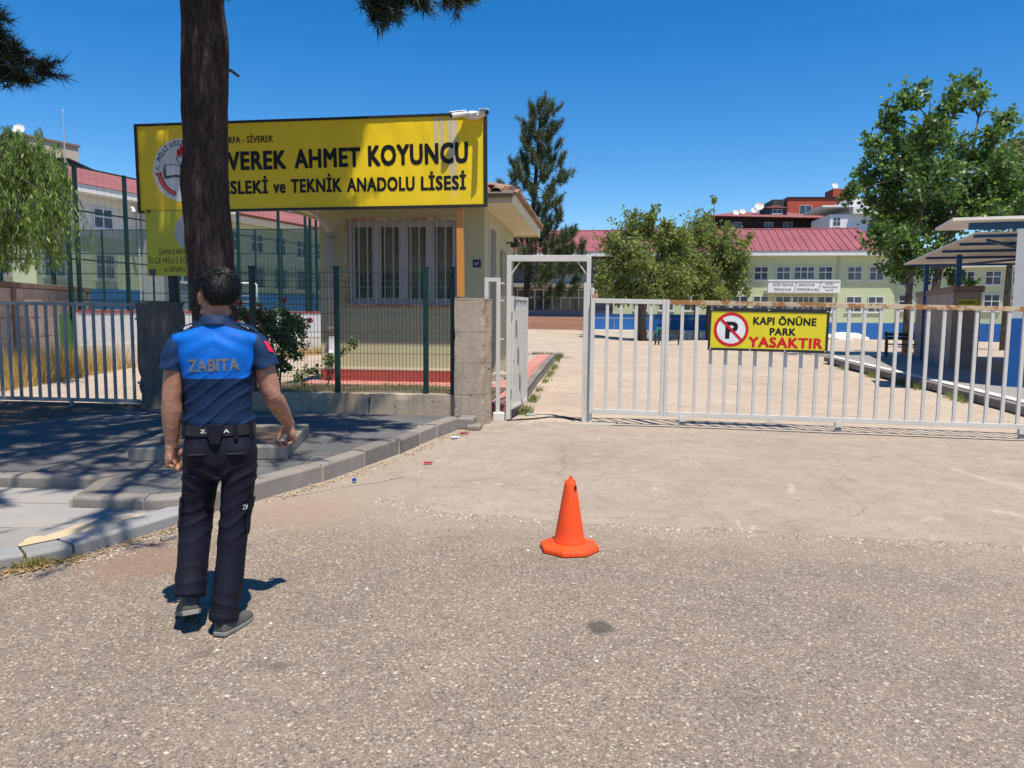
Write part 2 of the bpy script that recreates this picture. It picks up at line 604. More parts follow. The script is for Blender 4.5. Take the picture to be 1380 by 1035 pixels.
M['kerb_low'] = rough_mat('kerb_grey', (0.27, 0.265, 0.255), 0.12, 5, 0.9, 0.3, 70, rnd=0.08)
M['mortar'] = rough_mat('mortar', (0.36, 0.32, 0.26), 0.2, 5, 0.95, 0.4, 60)
def mk_cast(name, col, stain):
    t = NT(name)
    n1 = t.noise(2.2, 6, 0.68, dist=0.4)
    st = t.noise(3.0, 5, 0.65, t.coord((5.0, 5.0, 0.6)), dist=0.3)
    c = t.ramp(n1, [(0.28, sc(col, 0.80)), (0.5, col), (0.74, sc(col, 1.18))])
    c = t.mix(t.ramp(st, [(0.50, 0.0), (0.70, 0.6)]), c, sc(col, 0.60))
    c = t.mix(t.ramp(t.noise(1.4, 4), [(0.5, 0.0), (0.7, 0.6)]), c, stain)
    c = t.mix(1.0, c, t.ramp(t.noise(60, 3, 0.65), [(0.3, 0.82), (0.7, 1.14)]), 'MULTIPLY')
    pit = t.voro(13, None, 'F1', 'Distance')
    pr = t.n('ShaderNodeSeparateColor'); t.l(t.voro(13, None, 'F1', 'Color'), pr.inputs[0])
    hole = t.math('MULTIPLY', t.ramp(pit, [(0.10, 1.0), (0.20, 0.0)]), t.ramp(pr.outputs[0], [(0.72, 0.0), (0.78, 1.0)]))
    c = t.mix(hole, c, sc(col, 0.18))
    sz = t.n('ShaderNodeSeparateXYZ'); t.l(t.coord(), sz.inputs[0])
    wz = t.math('FRACT', t.math('ADD', t.math('MULTIPLY', sz.outputs[2], 2.35), t.math('MULTIPLY', n1, 0.06)))
    seam = t.math('MULTIPLY', t.ramp(wz, [(0.0, 1.0), (0.022, 0.0)]), t.ramp(t.noise(5, 3), [(0.4, 0.2), (0.6, 1.0)]))
    c = t.mix(t.math('MULTIPLY', seam, 0.55), c, sc(col, 0.45))
    t.color(c); t.set(0.93, 0, 0.2)
    t.bump(t.math('SUBTRACT', t.math('ADD', t.noise(45, 4, 0.7), n1), t.math('MULTIPLY', t.math('ADD', hole, seam), 1.2)), 0.6, 0.01)
    return t.mat
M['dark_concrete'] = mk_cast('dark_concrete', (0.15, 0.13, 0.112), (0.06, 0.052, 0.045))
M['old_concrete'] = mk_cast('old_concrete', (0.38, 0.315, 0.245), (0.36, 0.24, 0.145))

M['red_paver'] = rough_mat('red_paver', (0.48, 0.215, 0.175), 0.18, 4, 0.85, 0.2, 50, rnd=0.12)
M['red_paint'] = rough_mat('red_plinth_paint', (0.36, 0.07, 0.055), 0.18, 4, 0.8, 0.15, 50)
M['cream'] = rough_mat('cream_plaster', (0.45, 0.435, 0.265), 0.05, 1.0, 0.9, 0.12, 120)
M['soffit'] = rough_mat('soffit_paint', (0.62, 0.58, 0.40), 0.06, 2.0, 0.9, 0.08, 80)
M['school_green'] = rough_mat('school_green_paint', (0.46, 0.52, 0.32), 0.08, 0.8, 0.9, 0.08, 60)
M['school_white'] = rough_mat('school_white_paint', (0.62, 0.62, 0.58), 0.06, 0.8, 0.9, 0.08, 60)
M['school_grey'] = rough_mat('school_grey_paint', (0.22, 0.24, 0.27), 0.06, 0.8, 0.9, 0.08, 60)
M['school_blue'] = rough_mat('school_blue_paint', (0.022, 0.12, 0.36), 0.14, 1.5, 0.7, 0.05, 60)
M['fascia'] = rough_mat('fascia_white', (0.66, 0.66, 0.63), 0.06, 1.0, 0.7, 0.05, 60)
M['roof_red'] = mk_roof('roof_red_sheet', (0.275, 0.092, 0.108))
M['roof_tile_red'] = mk_roof('roof_red_tiles', (0.27, 0.105, 0.10))
M['clay'] = rough_mat('clay_tile', (0.34, 0.20, 0.14), 0.3, 6, 0.85, 0.3, 40, rnd=0.25, dirt=(0.30, 0.25, 0.19))
M['glass'] = mk_glass('window_glass')
def mk_clear(name):
    t = NT(name)
    t.color((0.02, 0.025, 0.025)); t.set(0.04, 0, 0.6)
    tr = t.n('ShaderNodeBsdfTransparent'); tr.inputs[0].default_value = (0.82, 0.86, 0.84, 1)
    ms = t.n('ShaderNodeMixShader'); ms.inputs[0].default_value = 0.12
    t.l(tr.outputs[0], ms.inputs[1]); t.l(t.b.outputs[0], ms.inputs[2]); t.l(ms.outputs[0], t.out.inputs[0])
    return t.mat
M['clear_glass'] = mk_clear('clear_glass')
M['glass_blue'] = mk_glass('window_glass_far', (0.04, 0.055, 0.075), 0.12)
M['pvc'] = plain('white_pvc', (0.60, 0.60, 0.60), 0.4)
M['grey_pvc'] = plain('grey_pvc_frame', (0.42, 0.40, 0.39), 0.45)
M['white_steel'] = mk_painted_steel('white_painted_steel', (0.60, 0.575, 0.525), amount=0.665)
M['rust_steel'] = mk_painted_steel('rusty_cream_rail', (0.58, 0.46, 0.30), (0.33, 0.145, 0.05), amount=0.48, grime=0.2)
M['grey_steel'] = mk_painted_steel('grey_painted_steel', (0.26, 0.27, 0.275), (0.24, 0.2, 0.17), amount=0.72)
M['green_steel'] = mk_painted_steel('green_coated_steel', (0.004, 0.030, 0.026), (0.02, 0.02, 0.02), amount=0.75, rough=0.4)
M['green_wire'] = plain('green_wire', (0.005, 0.030, 0.024), 0.45)
M['blue_steel'] = mk_painted_steel('blue_painted_steel', (0.015, 0.085, 0.22), amount=0.8)
M['orange_steel'] = mk_painted_steel('orange_primer_pole', (0.58, 0.24, 0.05), (0.40, 0.30, 0.2), amount=0.66)
M['black_steel'] = plain('black_steel', (0.012, 0.012, 0.013), 0.5)
M['yellow_banner'] = mk_banner('yellow_banner', (0.80, 0.565, 0.010))
M['yellow_sheet'] = rough_mat('yellow_sheet', (0.66, 0.56, 0.02), 0.06, 2, 0.4, 0.0, 60, spec=0.4)
M['yellow_faded'] = rough_mat('yellow_faded_sheet', (0.52, 0.48, 0.03), 0.1, 2, 0.45, 0.05, 60, spec=0.4)
M['print_black'] = plain('black_print', (0.008, 0.008, 0.008), 0.45, spec=0.3)
M['print_red'] = plain('red_print', (0.58, 0.008, 0.02), 0.45, spec=0.3)
M['print_white'] = plain('white_print', (0.72, 0.72, 0.72), 0.5, spec=0.3)
M['print_silver'] = plain('silver_print', (0.62, 0.62, 0.63), 0.4, spec=0.4)
M['print_grey'] = plain('grey_print', (0.40, 0.42, 0.45), 0.5, spec=0.3)
def mk_streak(name):
    t = NT(name)
    t.color((0.62, 0.60, 0.50)); t.set(0.55, 0, 0.3)
    sx = t.n('ShaderNodeSeparateXYZ'); t.l(t.coord((1, 1, 1), 'Generated'), sx.inputs[0])
    a = t.math('SUBTRACT', 1.0, t.math('ABSOLUTE', t.math('SUBTRACT', t.math('MULTIPLY', sx.outputs[0], 2.0), 1.0)))
    fade = t.ramp(sx.outputs[2], [(0.0, 0.0), (0.35, 0.6), (1.0, 1.0)])
    n = t.noise(1.0, 5, 0.7, t.coord((40, 1, 2.5)))
    f = t.math('MULTIPLY', t.math('MULTIPLY', t.ramp(a, [(0.0, 0.0), (0.6, 1.0)]), fade), t.ramp(n, [(0.3, 0.35), (0.6, 0.95)]))
    tr = t.n('ShaderNodeBsdfTransparent'); ms = t.n('ShaderNodeMixShader')
    t.l(f, ms.inputs[0]); t.l(tr.outputs[0], ms.inputs[1]); t.l(t.b.outputs[0], ms.inputs[2]); t.l(ms.outputs[0], t.out.inputs[0])
    return t.mat
M['streak'] = mk_streak('bleached_streak')
M['faded_white'] = plain('faded_white', (0.62, 0.62, 0.55), 0.5, spec=0.3)
M['blue_plate'] = plain('blue_plate', (0.01, 0.02, 0.09), 0.4)
M['white_plastic'] = plain('white_plastic', (0.72, 0.72, 0.71), 0.3)
M['black_plastic'] = plain('black_plastic', (0.01, 0.01, 0.01), 0.35)
M['pipe'] = rough_mat('grey_drainpipe', (0.42, 0.38, 0.35), 0.1, 4, 0.5, 0.05, 60)
M['travertine'] = rough_mat('travertine', (0.58, 0.43, 0.33), 0.22, 3, 0.6, 0.15, 50, rnd=0.2, dirt=(0.26, 0.17, 0.12))
M['travertine_grey'] = rough_mat('travertine_grey', (0.33, 0.26, 0.22), 0.18, 3, 0.6, 0.15, 50, rnd=0.16)
M['cap_stone'] = rough_mat('cap_stone', (0.24, 0.155, 0.115), 0.25, 3, 0.65, 0.2, 50)
M['sheet_roof'] = rough_mat('canopy_sheet', (0.80, 0.73, 0.64), 0.08, 2, 0.5, 0.05, 50)
M['brown_wall'] = rough_mat('dark_brown_wall', (0.045, 0.026, 0.025), 0.15, 0.5, 0.8, 0.05, 30)
M['brick_wall'] = rough_mat('brick_red_wall', (0.42, 0.085, 0.05), 0.15, 0.5, 0.85, 0.05, 30)
M['tan_wall'] = rough_mat('tan_wall', (0.50, 0.42, 0.32), 0.06, 0.5, 0.85, 0.05, 30)
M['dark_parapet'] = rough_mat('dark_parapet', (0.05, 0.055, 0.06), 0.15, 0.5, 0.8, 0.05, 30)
M['step_stone'] = rough_mat('step_stone', (0.36, 0.21, 0.14), 0.2, 1.5, 0.85, 0.1, 30, rnd=0.12)
M['bark_pine'] = mk_bark('pine_bark', (0.050, 0.035, 0.031), (0.088, 0.060, 0.050), 1.2)
M['bark'] = mk_bark('tree_bark', (0.09, 0.075, 0.06), (0.2, 0.165, 0.13), 0.8)
M['twig'] = plain('twig', (0.05, 0.038, 0.03), 0.9)
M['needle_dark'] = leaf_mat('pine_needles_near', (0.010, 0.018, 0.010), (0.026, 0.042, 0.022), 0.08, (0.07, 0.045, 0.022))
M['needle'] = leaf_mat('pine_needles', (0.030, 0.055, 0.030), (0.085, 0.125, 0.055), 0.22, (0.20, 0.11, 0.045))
M['leaf_poplar'] = leaf_mat('glossy_leaves', (0.038, 0.078, 0.026), (0.12, 0.195, 0.058), 0.42, rough=0.42, spec=0.45)
M['leaf_mul'] = leaf_mat('mulberry_leaves', (0.095, 0.125, 0.042), (0.215, 0.255, 0.092), 0.45, rough=0.55, spec=0.3)
M['leaf_willow'] = leaf_mat('willow_leaves', (0.085, 0.14, 0.034), (0.20, 0.29, 0.075), 0.42)
M['leaf_rose'] = leaf_mat('rose_leaves', (0.045, 0.08, 0.025), (0.15, 0.20, 0.06), 0.35)
M['leaf_acacia'] = leaf_mat('pale_leaves', (0.07, 0.10, 0.03), (0.16, 0.20, 0.07), 0.35)
M['petal'] = leaf_mat('rose_petals', (0.35, 0.005, 0.02), (0.55, 0.01, 0.035), 0.2)
M['grass'] = leaf_mat('grass_blades', (0.07, 0.10, 0.03), (0.17, 0.20, 0.06), 0.3, (0.3, 0.24, 0.1))
M['dry_grass'] = leaf_mat('dry_grass', (0.30, 0.20, 0.08), (0.50, 0.36, 0.15), 0.3, (0.12, 0.14, 0.04))
M['dry_leaf'] = leaf_mat('dry_leaves', (0.20, 0.12, 0.05), (0.42, 0.30, 0.14), 0.1)
M['sand'] = rough_mat('yellow_sand', (0.52, 0.41, 0.26), 0.12, 6, 0.95, 0.3, 120)
M['white_sand'] = rough_mat('white_sand', (0.66, 0.62, 0.55), 0.1, 3, 0.95, 0.3, 60)
# ------------------------------------------------------------------ ground
rng = random.Random(7)
def frange(a, b, s):
    n = max(1, int(round((b - a) / s)))
    return [a + (b - a) * i / n for i in range(n + 1)]

def grid_sheet(name, xs, ys, mat, off, fz=gz, parent=None, k='structure'):
    xs, ys = sorted(set(xs)), sorted(set(ys))
    vs = [(x, y, fz(x, y) + off) for y in ys for x in xs]
    nx = len(xs)
    fs = [(j * nx + i, j * nx + i + 1, (j + 1) * nx + i + 1, (j + 1) * nx + i) for j in range(len(ys) - 1) for i in range(nx - 1)]
    me = bpy.data.meshes.new(name)
    me.from_pydata(vs, [], fs)
    o = link_mesh(name, me, mat, parent)
    if parent is None:
        kind(o, k)
    return o

KX = [1.0, 6.0]
KY = [12.0, 62.0]
grid_sheet('ground', [-900, -400, -200, -100] + frange(-60, 60, 4) + KX + [100, 200, 400, 900],
           [-300, -100, -50, -25] + frange(-12, 84, 4) + KY + [120, 200, 400, 1200], M['earth'], -0.06)
grid_sheet('road', [-60, -30, -12, -6, -3, 0, 1, 3, 6, 12, 30, 60], [-25, -6, 0, 3, 6, 10.3], M['asphalt'], 0.0)

# concrete driveway with a ragged front edge that overlies the asphalt
def drive_front(x):
    pts = [(-1.81, 5.92), (-1.45, 5.66), (-1.16, 5.50), (-0.6, 5.42), (-0.13, 5.35), (0.78, 5.35), (1.95, 5.33), (2.91, 5.31), (16, 5.25)]
    for (xa, ya), (xb, yb) in zip(pts, pts[1:]):
        if x <= xb:
            return ya + (yb - ya) * max(0, (x - xa) / (xb - xa)) + 0.05 * noise.noise((x * 2.3, 0.3, 0)) + 0.04 * noise.noise((x * 7.0, 4.3, 0)) + 0.025 * noise.noise((x * 23.0, 7.3, 0))
    return pts[-1][1]
def drive_left(y):
    pts = [(5.9, -1.81), (7.2, -1.72), (8.5, -1.56), (9.6, -1.46), (10.4, -1.40)]
    for (ya, xa), (yb, xb) in zip(pts, pts[1:]):
        if y <= yb:
            return xa + (xb - xa) * max(0, (y - ya) / (yb - ya)) + 0.03 * noise.noise((y * 2.7, 8.3, 0))
    return pts[-1][1]
bmv, bmf = [], []
NXD, NYD = 390, 14
for j in range(NYD + 1):
    for i in range(NXD + 1):
        if i <= 180:
            u = i / 180
            xl = drive_left(5.9 + 4.45 * j / NYD)
            x = xl + (1.0 - xl) * u
        elif i <= 360:
            x = 1.0 + 5.0 * (i - 180) / 180
        else:
            x = 6.0 + 10.0 * (i - 360) / 30
        y0 = drive_front(x)
        y = y0 + (10.35 - y0) * j / NYD
        bmv.append((x, y, gz(x, y) + (0.007 if j else 0.001)))
for j in range(NYD):
    for i in range(NXD):
        a = j * (NXD + 1) + i
        bmf.append((a, a + 1, a + NXD + 2, a + NXD + 1))
me = bpy.data.meshes.new('driveway'); me.from_pydata(bmv, [], bmf)
kind(link_mesh('driveway', me, M['drive']), 'structure')
# old gutter concrete along the kerb
gv, gf = [], []
for j in range(31):
    y = 5.75 + 4.6 * j / 30
    xr = drive_left(y) + 0.02 + 0.01 * noise.noise((y * 5, 3, 3))
    xl = max(-2.78, -2.78 + (y - 5.58) * 0.28) if y < 9 else -1.82
    for i in range(5):
        x = xl - 0.03 + (xr - xl + 0.03) * i / 4
        lim = xl + 0.04 + 0.62 * max(0, y - 5.55) + 0.10 * noise.noise((y * 4, i, 6))
        x = min(x, lim + 0.004 * i)
        gv.append((x, y, 0.002 + 0.004 * abs(noise.noise((x * 4, y * 4, 2)))))
for j in range(30):
    for i in range(4):
        a = j * 5 + i
        gf.append((a, a + 1, a + 6, a + 5))
me = bpy.data.meshes.new('gutter'); me.from_pydata(gv, [], gf)
kind(link_mesh('gutter', me, M['drive']), 'structure')

grid_sheet('yard', frange(-30, 44, 2) + KX + [2, 3, 4], [10.36] + frange(12, 76, 2), M['yard'], 0.004)
# pale strip the gate rolls over
grid_sheet('gate_track', [-0.3, 1, 6, 9], [10.12, 10.22], M['mortar'], 0.018)

# ------------------------------------------------------------------ pavements
UPZ, LOZ = 0.16, 0.08
KERB = [(-13, 5.15), (-4.9, 5.42), (-4.05, 5.5), (-3.84, 4.93), (-3.28, 4.95), (-2.98, 5.12), (-2.76, 5.5), (-2.45, 6.33), (-2.12, 7.7), (-1.95, 8.8), (-1.82, 9.45)]
LKERB = [(-7.5, 0.2), (-3.60, 3.70), (-3.36, 3.92), (-3.22, 4.14), (-2.93, 5.06)]

def offset_path(pts, d):
    out = []
    for i, p in enumerate(pts):
        a = Vector(pts[max(i - 1, 0)]); b = Vector(pts[min(i + 1, len(pts) - 1)])
        t = (b - a).normalized()
        out.append((p[0] - t.y * d, p[1] + t.x * d))
    return out

def clip_poly(poly, cx0, cx1, cy0, cy1):
    def cl(ps, inside, inter):
        o = []
        for i in range(len(ps)):
            a, b = ps[i - 1], ps[i]
            if inside(b):
                if not inside(a):
                    o.append(inter(a, b))
                o.append(b)
            elif inside(a):
                o.append(inter(a, b))
        return o
    def ix(v):
        return lambda a, b: (v, a[1] + (b[1] - a[1]) * (v - a[0]) / (b[0] - a[0]))
    def iy(v):
        return lambda a, b: (a[0] + (b[0] - a[0]) * (v - a[1]) / (b[1] - a[1]), v)
    for ins, it in ((lambda p: p[0] >= cx0, ix(cx0)), (lambda p: p[0] <= cx1, ix(cx1)), (lambda p: p[1] >= cy0, iy(cy0)), (lambda p: p[1] <= cy1, iy(cy1))):
        if not poly:
            return poly
        poly = cl(poly, ins, it)
    return poly

def poly_area(p):
    return 0.5 * sum(p[i - 1][0] * p[i][1] - p[i][0] * p[i - 1][1] for i in range(len(p)))

def pave(name, poly, z, mat, sx, sy, rot, seed):
    """one pavement: a mortar bed and paving slabs cut to its outline"""
    r = random.Random(seed)
    if poly_area(poly) < 0:
        poly = poly[::-1]
    bed = MB().prism(poly, -0.05, z - 0.012).build(name, M['mortar'])
    kind(bed, 'structure')
    ca, sa = math.cos(rot), math.sin(rot)
    loc = [(x * ca + y * sa, -x * sa + y * ca) for x, y in poly]
    x0, x1 = min(p[0] for p in loc), max(p[0] for p in loc)
    y0, y1 = min(p[1] for p in loc), max(p[1] for p in loc)
    shared = None
    gp = 0.004
    for j in range(int((y1 - y0) / sy) + 1):
        sh = (j % 2) * sx * 0.5
        for i in range(-1, int((x1 - x0) / sx) + 1):
            a, b = x0 + i * sx + sh, y0 + j * sy
            c = clip_poly(loc, a + gp, a + sx - gp, b + gp, b + sy - gp)
            c = [p for k, p in enumerate(c) if abs(p[0] - c[k - 1][0]) + abs(p[1] - c[k - 1][1]) > 1e-4]
            if len(c) < 3 or poly_area(c) < 0.01:
                continue
            full = abs(poly_area(c) - (sx - 2 * gp) * (sy - 2 * gp)) < 1e-4
            cx, cy = a + sx / 2, b + sy / 2
            wx, wy = cx * ca - cy * sa, cx * sa + cy * ca
            if full and shared is not None:
                o = copy_part(shared, bed)
            else:
                o = MB().prism([(p[0] - cx, p[1] - cy) for p in c], -0.03, 0).build('paving_slab', mat, bed)
                if full:
                    add_bevel(o, 0.004, 1)
                    shared = o
            o.location = (wx, wy, z + r.uniform(-0.002, 0.002))
            o.rotation_euler = (r.uniform(-0.003, 0.003), r.uniform(-0.003, 0.003), rot)
    return bed

up_in = offset_path(KERB, 0.16)
upper_poly = up_in + [(-1.80, 9.62), (-6.40, 9.55), (-6.47, 9.6), (-6.91, 7.79), (-13, 5.95)]
pave('upper_pavement', upper_poly, UPZ, M['slab'], 0.80, 0.50, rad(8), 3)
lo_in = offset_path(LKERB, 0.20)
lower_poly = lo_in + [(-3.05, 5.0), (-3.28, 4.95), (-3.84, 4.93), (-4.05, 5.45), (-4.9, 5.40), (-13, 5.13), (-13, 0.5)]
pave('lower_pavement', lower_poly, LOZ, M['slab_low'], 0.90, 0.62, rad(5), 5)

def kerb_run(name, path, width, z, mat, step, seed, rough=0.0):
    r = random.Random(seed)
    root = bpy.data.objects.new(name, None); COL.objects.link(root); kind(root, 'structure')
    # resample
    segs = []
    for a, b in zip(path, path[1:]):
        a, b = Vector(a), Vector(b)
        n = max(1, round((b - a).length / step))
        for k in range(n):
            segs.append((a + (b - a) * (k / n), a + (b - a) * ((k + 1) / n)))
    nrm = []
    for a, b in segs:
        t = (b - a).normalized()
        nrm.append(Vector((-t.y, t.x)))
    for i, (a, b) in enumerate(segs):
        n0 = (nrm[i] + nrm[i - 1]).normalized() if i else nrm[i]
        n1 = (nrm[i] + nrm[i + 1]).normalized() if i < len(segs) - 1 else nrm[i]
        t = (b - a).normalized()
        g = 0.006
        a2, b2 = a + t * g, b - t * g
        lo = [a2, b2, b2 + n1 * width, a2 + n0 * width]
        zz = z + r.uniform(-0.006, 0.008)
        ch = 0.02
        top = [a2 + n0 * ch, b2 + n1 * ch, b2 + n1 * width, a2 + n0 * width]
        c = (a + b) / 2
        mb = MB()
        L0 = [(p.x - c.x, p.y - c.y, -0.06) for p in lo]
        L1 = [(p.x - c.x, p.y - c.y, zz - 0.018) for p in lo]
        L2 = [(p.x - c.x, p.y - c.y, zz) for p in top]
        mb.v = L0 + L1 + L2
        mb.f = [(3, 2, 1, 0), (8, 9, 10, 11)] + [(q + k, q + (k + 1) % 4, q + 4 + (k + 1) % 4, q + 4 + k) for q in (0, 4) for k in range(4)]
        mb.m = [0] * len(mb.f)
        o = mb.build('kerb_stone', mat, root, bevel=0.006)
        o.location = (c.x + nrm[i].x * r.uniform(-rough, rough), c.y + nrm[i].y * r.uniform(-rough, rough), 0)
        o.rotation_euler = (0, 0, r.uniform(-0.01, 0.01))
        # mortar in the joint
    return root
kerb_run('upper_kerb', KERB, 0.155, UPZ + 0.004, M['kerb'], 0.62, 11, 0.014)
kerb_run('lower_kerb', LKERB, 0.19, LOZ + 0.004, M['kerb_low'], 0.80, 12, 0.004)
mj = MB()
for i, (a, b) in enumerate(zip(KERB[3:], KERB[4:])):
    a, b = Vector(a), Vector(b)
    n = max(1, round((b - a).length / 0.62)); t = (b - a).normalized(); nn = Vector((-t.y, t.x))
    for k in range(n):
        p = a + (b - a) * (k / n)
        mj.bar((p.x + nn.x * 0.01 - t.x * .012, p.y + nn.y * 0.01 - t.y * .012, 0.07), (p.x + nn.x * 0.01 + t.x * .012, p.y + nn.y * 0.01 + t.y * .012, 0.07), 0.026, 0.15)
kind(mj.build('kerb_mortar', M['mortar'], bevel=0.006), 'structure')

# broken steps of concrete where the kerb meets the gate pillar
st = MB()
st.box(-1.84, -1.62, 9.48, 9.8, 0, 0.15); st.box(-1.70, -1.52, 9.40, 9.66, 0, 0.07)
kind(st.build('broken_kerb_end', M['kerb'], bevel=0.02), 'structure')

# bare soil before the left fence
soil = MB().prism([(-13, 5.95), (-6.91, 7.79), (-6.47, 9.6), (-6.47, 10.1), (-13, 10.1)], 0.0, UPZ - 0.012).build('soil_strip', M['soil'])
kind(soil, 'structure')

# sand drifted behind the lower kerb
sv, sf = [], []
path = offset_path(LKERB, 0.185)[2:]
pp = []
for a, b in zip(path, path[1:]):
    for k in range(14):
        pp.append(Vector(a).lerp(Vector(b), k / 14))
for i, p in enumerate(pp):
    f = i / (len(pp) - 1)
    w = (0.22 + 0.14 * noise.noise((f * 5, 1, 1)) + 0.05 * noise.noise((f * 19, 1, 1))) * math.sin(PI * min(1, f * 1.1 + 0.03)) ** 0.6
    t = (pp[min(i + 1, len(pp) - 1)] - pp[max(i - 1, 0)]).normalized()
    n = Vector((-t.y, t.x))
    for q, h in ((0, 0.006), (0.5, 0.008), (1, -0.003)):
        sv.append((p.x + n.x * w * q, p.y + n.y * w * q, LOZ + h))
for i in range(len(pp) - 1):
    for k in range(2):
        a = i * 3 + k
        sf.append((a, a + 3, a + 4, a + 1))
me = bpy.data.meshes.new('sand_drift'); me.from_pydata(sv, [], sf)
for p in me.polygons: p.use_smooth = True
so = link_mesh('sand_drift', me, M['sand']); kind(so, 'stuff')

# ------------------------------------------------------------------ planting bed behind the low wall and the paved apron of the guard house
bed = MB().prism([(-6.3, 10.28), (-1.62, 10.48), (-1.62, 13.0), (-5.5, 13.0), (-6.3, 13.0)], -0.05, 0.21).build('planting_bed', M['soil'])
kind(bed, 'structure')
AZ = 0.20
apron = MB()
apron.prism([(-5.55, 13.05), (-1.55, 13.05), (-1.55, 24.0), (-5.55, 24.0)], -0.15, AZ - 0.03)
apron = apron.build('paved_apron', M['mortar'])
kind(apron, 'structure')
pv = None
rr = random.Random(4)
def paver(x, y):
    global pv
    if pv is None:
        pv = MB().box(-0.193, 0.193, -0.193, 0.193, -0.05, 0).build('paver', M['red_paver'], apron, bevel=0.008)
        o = pv
    else:
        o = copy_part(pv, apron)
    o.location = (x, y, AZ + rr.uniform(-0.004, 0.004))
    o.rotation_euler = (rr.uniform(-.006, .006), rr.uniform(-.006, .006), 0)
for i in range(10):
    paver(-5.35 + 0.4 * i, 13.25)
    if i < 10: paver(-5.35 + 0.4 * i, 13.65)
for j in range(26):
    paver(-1.75, 13.25 + 0.4 * (j + 1) if j else 13.251 + 0.4)
for j in range(26):
    pass
kerb_run('apron_kerb', [(-1.22, 10.75), (-1.30, 15), (-1.38, 20), (-1.42, 24.0)][::-1], -0.13, AZ + 0.0, M['kerb'], 0.85, 21, 0.006)
fill = MB().prism([(-1.62, 10.7), (-1.36, 10.7), (-1.55, 24.0), (-1.62, 24.0)], -0.15, AZ - 0.02).build('apron_fill', M['red_paver'])
kind(fill, 'structure')
# ------------------------------------------------------------------ low wall, pillars, fences
def rough_block(name, mat, x0, x1, y0, y1, z0, z1, parent=None, amp=0.012, seed=0, res=0.09, rot=0.0, chip=0.03):
    """a concrete block with slightly uneven faces and chipped edges"""
    bm = bmesh.new()
    nx, ny, nz = [max(1, int(round(d / res))) for d in (x1 - x0, y1 - y0, z1 - z0)]
    idx = {}
    def V(i, j, k):
        if (i, j, k) not in idx:
            p = Vector((x0 + (x1 - x0) * i / nx, y0 + (y1 - y0) * j / ny, z0 + (z1 - z0) * k / nz))
            q = p * 2.3 + Vector((seed, seed * 2.1, 0))
            d = Vector((noise.noise(q), noise.noise(q + Vector((9, 0, 0))), noise.noise(q + Vector((0, 9, 0))))) * amp
            on = (i in (0, nx)) + (j in (0, ny)) + (k in (0, nz))
            if on >= 2 and k != 0:
                c = max(0.0, noise.noise(p * 6.0 + Vector((seed, 3, 1)))) * chip
                if i in (0, nx): d.x += c if i == 0 else -c
                if j in (0, ny): d.y += c if j == 0 else -c
                if k == nz: d.z -= c
            if k == 0: d.z = 0
            idx[(i, j, k)] = bm.verts.new(p + d)
        return idx[(i, j, k)]
    for i in range(nx):
        for j in range(ny):
            bm.faces.new([V(i, j, nz), V(i + 1, j, nz), V(i + 1, j + 1, nz), V(i, j + 1, nz)])
            bm.faces.new([V(i, j, 0), V(i, j + 1, 0), V(i + 1, j + 1, 0), V(i + 1, j, 0)])
    for i in range(nx):
        for k in range(nz):
            bm.faces.new([V(i, 0, k), V(i + 1, 0, k), V(i + 1, 0, k + 1), V(i, 0, k + 1)])
            bm.faces.new([V(i, ny, k), V(i, ny, k + 1), V(i + 1, ny, k + 1), V(i + 1, ny, k)])
    for j in range(ny):
        for k in range(nz):
            bm.faces.new([V(0, j, k), V(0, j, k + 1), V(0, j + 1, k + 1), V(0, j + 1, k)])
            bm.faces.new([V(nx, j, k), V(nx, j + 1, k), V(nx, j + 1, k + 1), V(nx, j, k + 1)])
    me = bpy.data.meshes.new(name)
    bm.to_mesh(me); bm.free()
    o = link_mesh(name, me, mat, parent)
    if rot:
        o.rotation_euler = (0, 0, rot)
    return o

FR = math.atan2(0.30, 4.85)     # the fence line is turned a little from the x axis
def fy(x): return 9.92 + (x + 4.0) * math.tan(FR)   # centre line of the fence

# low concrete wall in three poured lengths
lw = thing('low_wall', 'low weathered concrete wall carrying the green mesh fence', 'wall', (-5.78, fy(-5.78), 0), FR)
for k, (a, b) in enumerate(((0.0, 1.34), (1.345, 2.62), (2.625, 3.86))):
    rough_block('wall_section', M['old_concrete'], a, b, -0.09, 0.11, 0.0, 0.40, lw, 0.008, k + 1, 0.08, chip=0.03)

pr = thing('gate_pillar', 'pale pitted concrete pillar between the mesh fence and the white gate', 'pillar', (-1.95, fy(-1.95) - 0.12, 0), FR)
rough_block('pillar_shaft', M['old_concrete'], 0.0, 0.41, -0.08, 0.34, 0.0, 1.72, pr, 0.010, 5, 0.06, chip=0.035)
# formwork seam on the gate side, with an iron stub
MB().bar((0.41, 0.02, 0.9), (0.41, 0.32, 0.9), 0.02, 0.012).build('joint_line', M['dark_concrete'], pr)
fx = rough_block('pillar_fin', M['old_concrete'], 0.405, 0.475, 0.06, 0.32, 0.0, 1.715, pr, 0.006, 9, 0.07, chip=0.02)

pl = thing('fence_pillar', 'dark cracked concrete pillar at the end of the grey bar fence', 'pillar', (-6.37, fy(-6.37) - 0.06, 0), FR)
rough_block('pillar_shaft', M['dark_concrete'], 0.0, 0.53, -0.10, 0.22, 0.10, 1.63, pl, 0.014, 15, 0.06, chip=0.06)

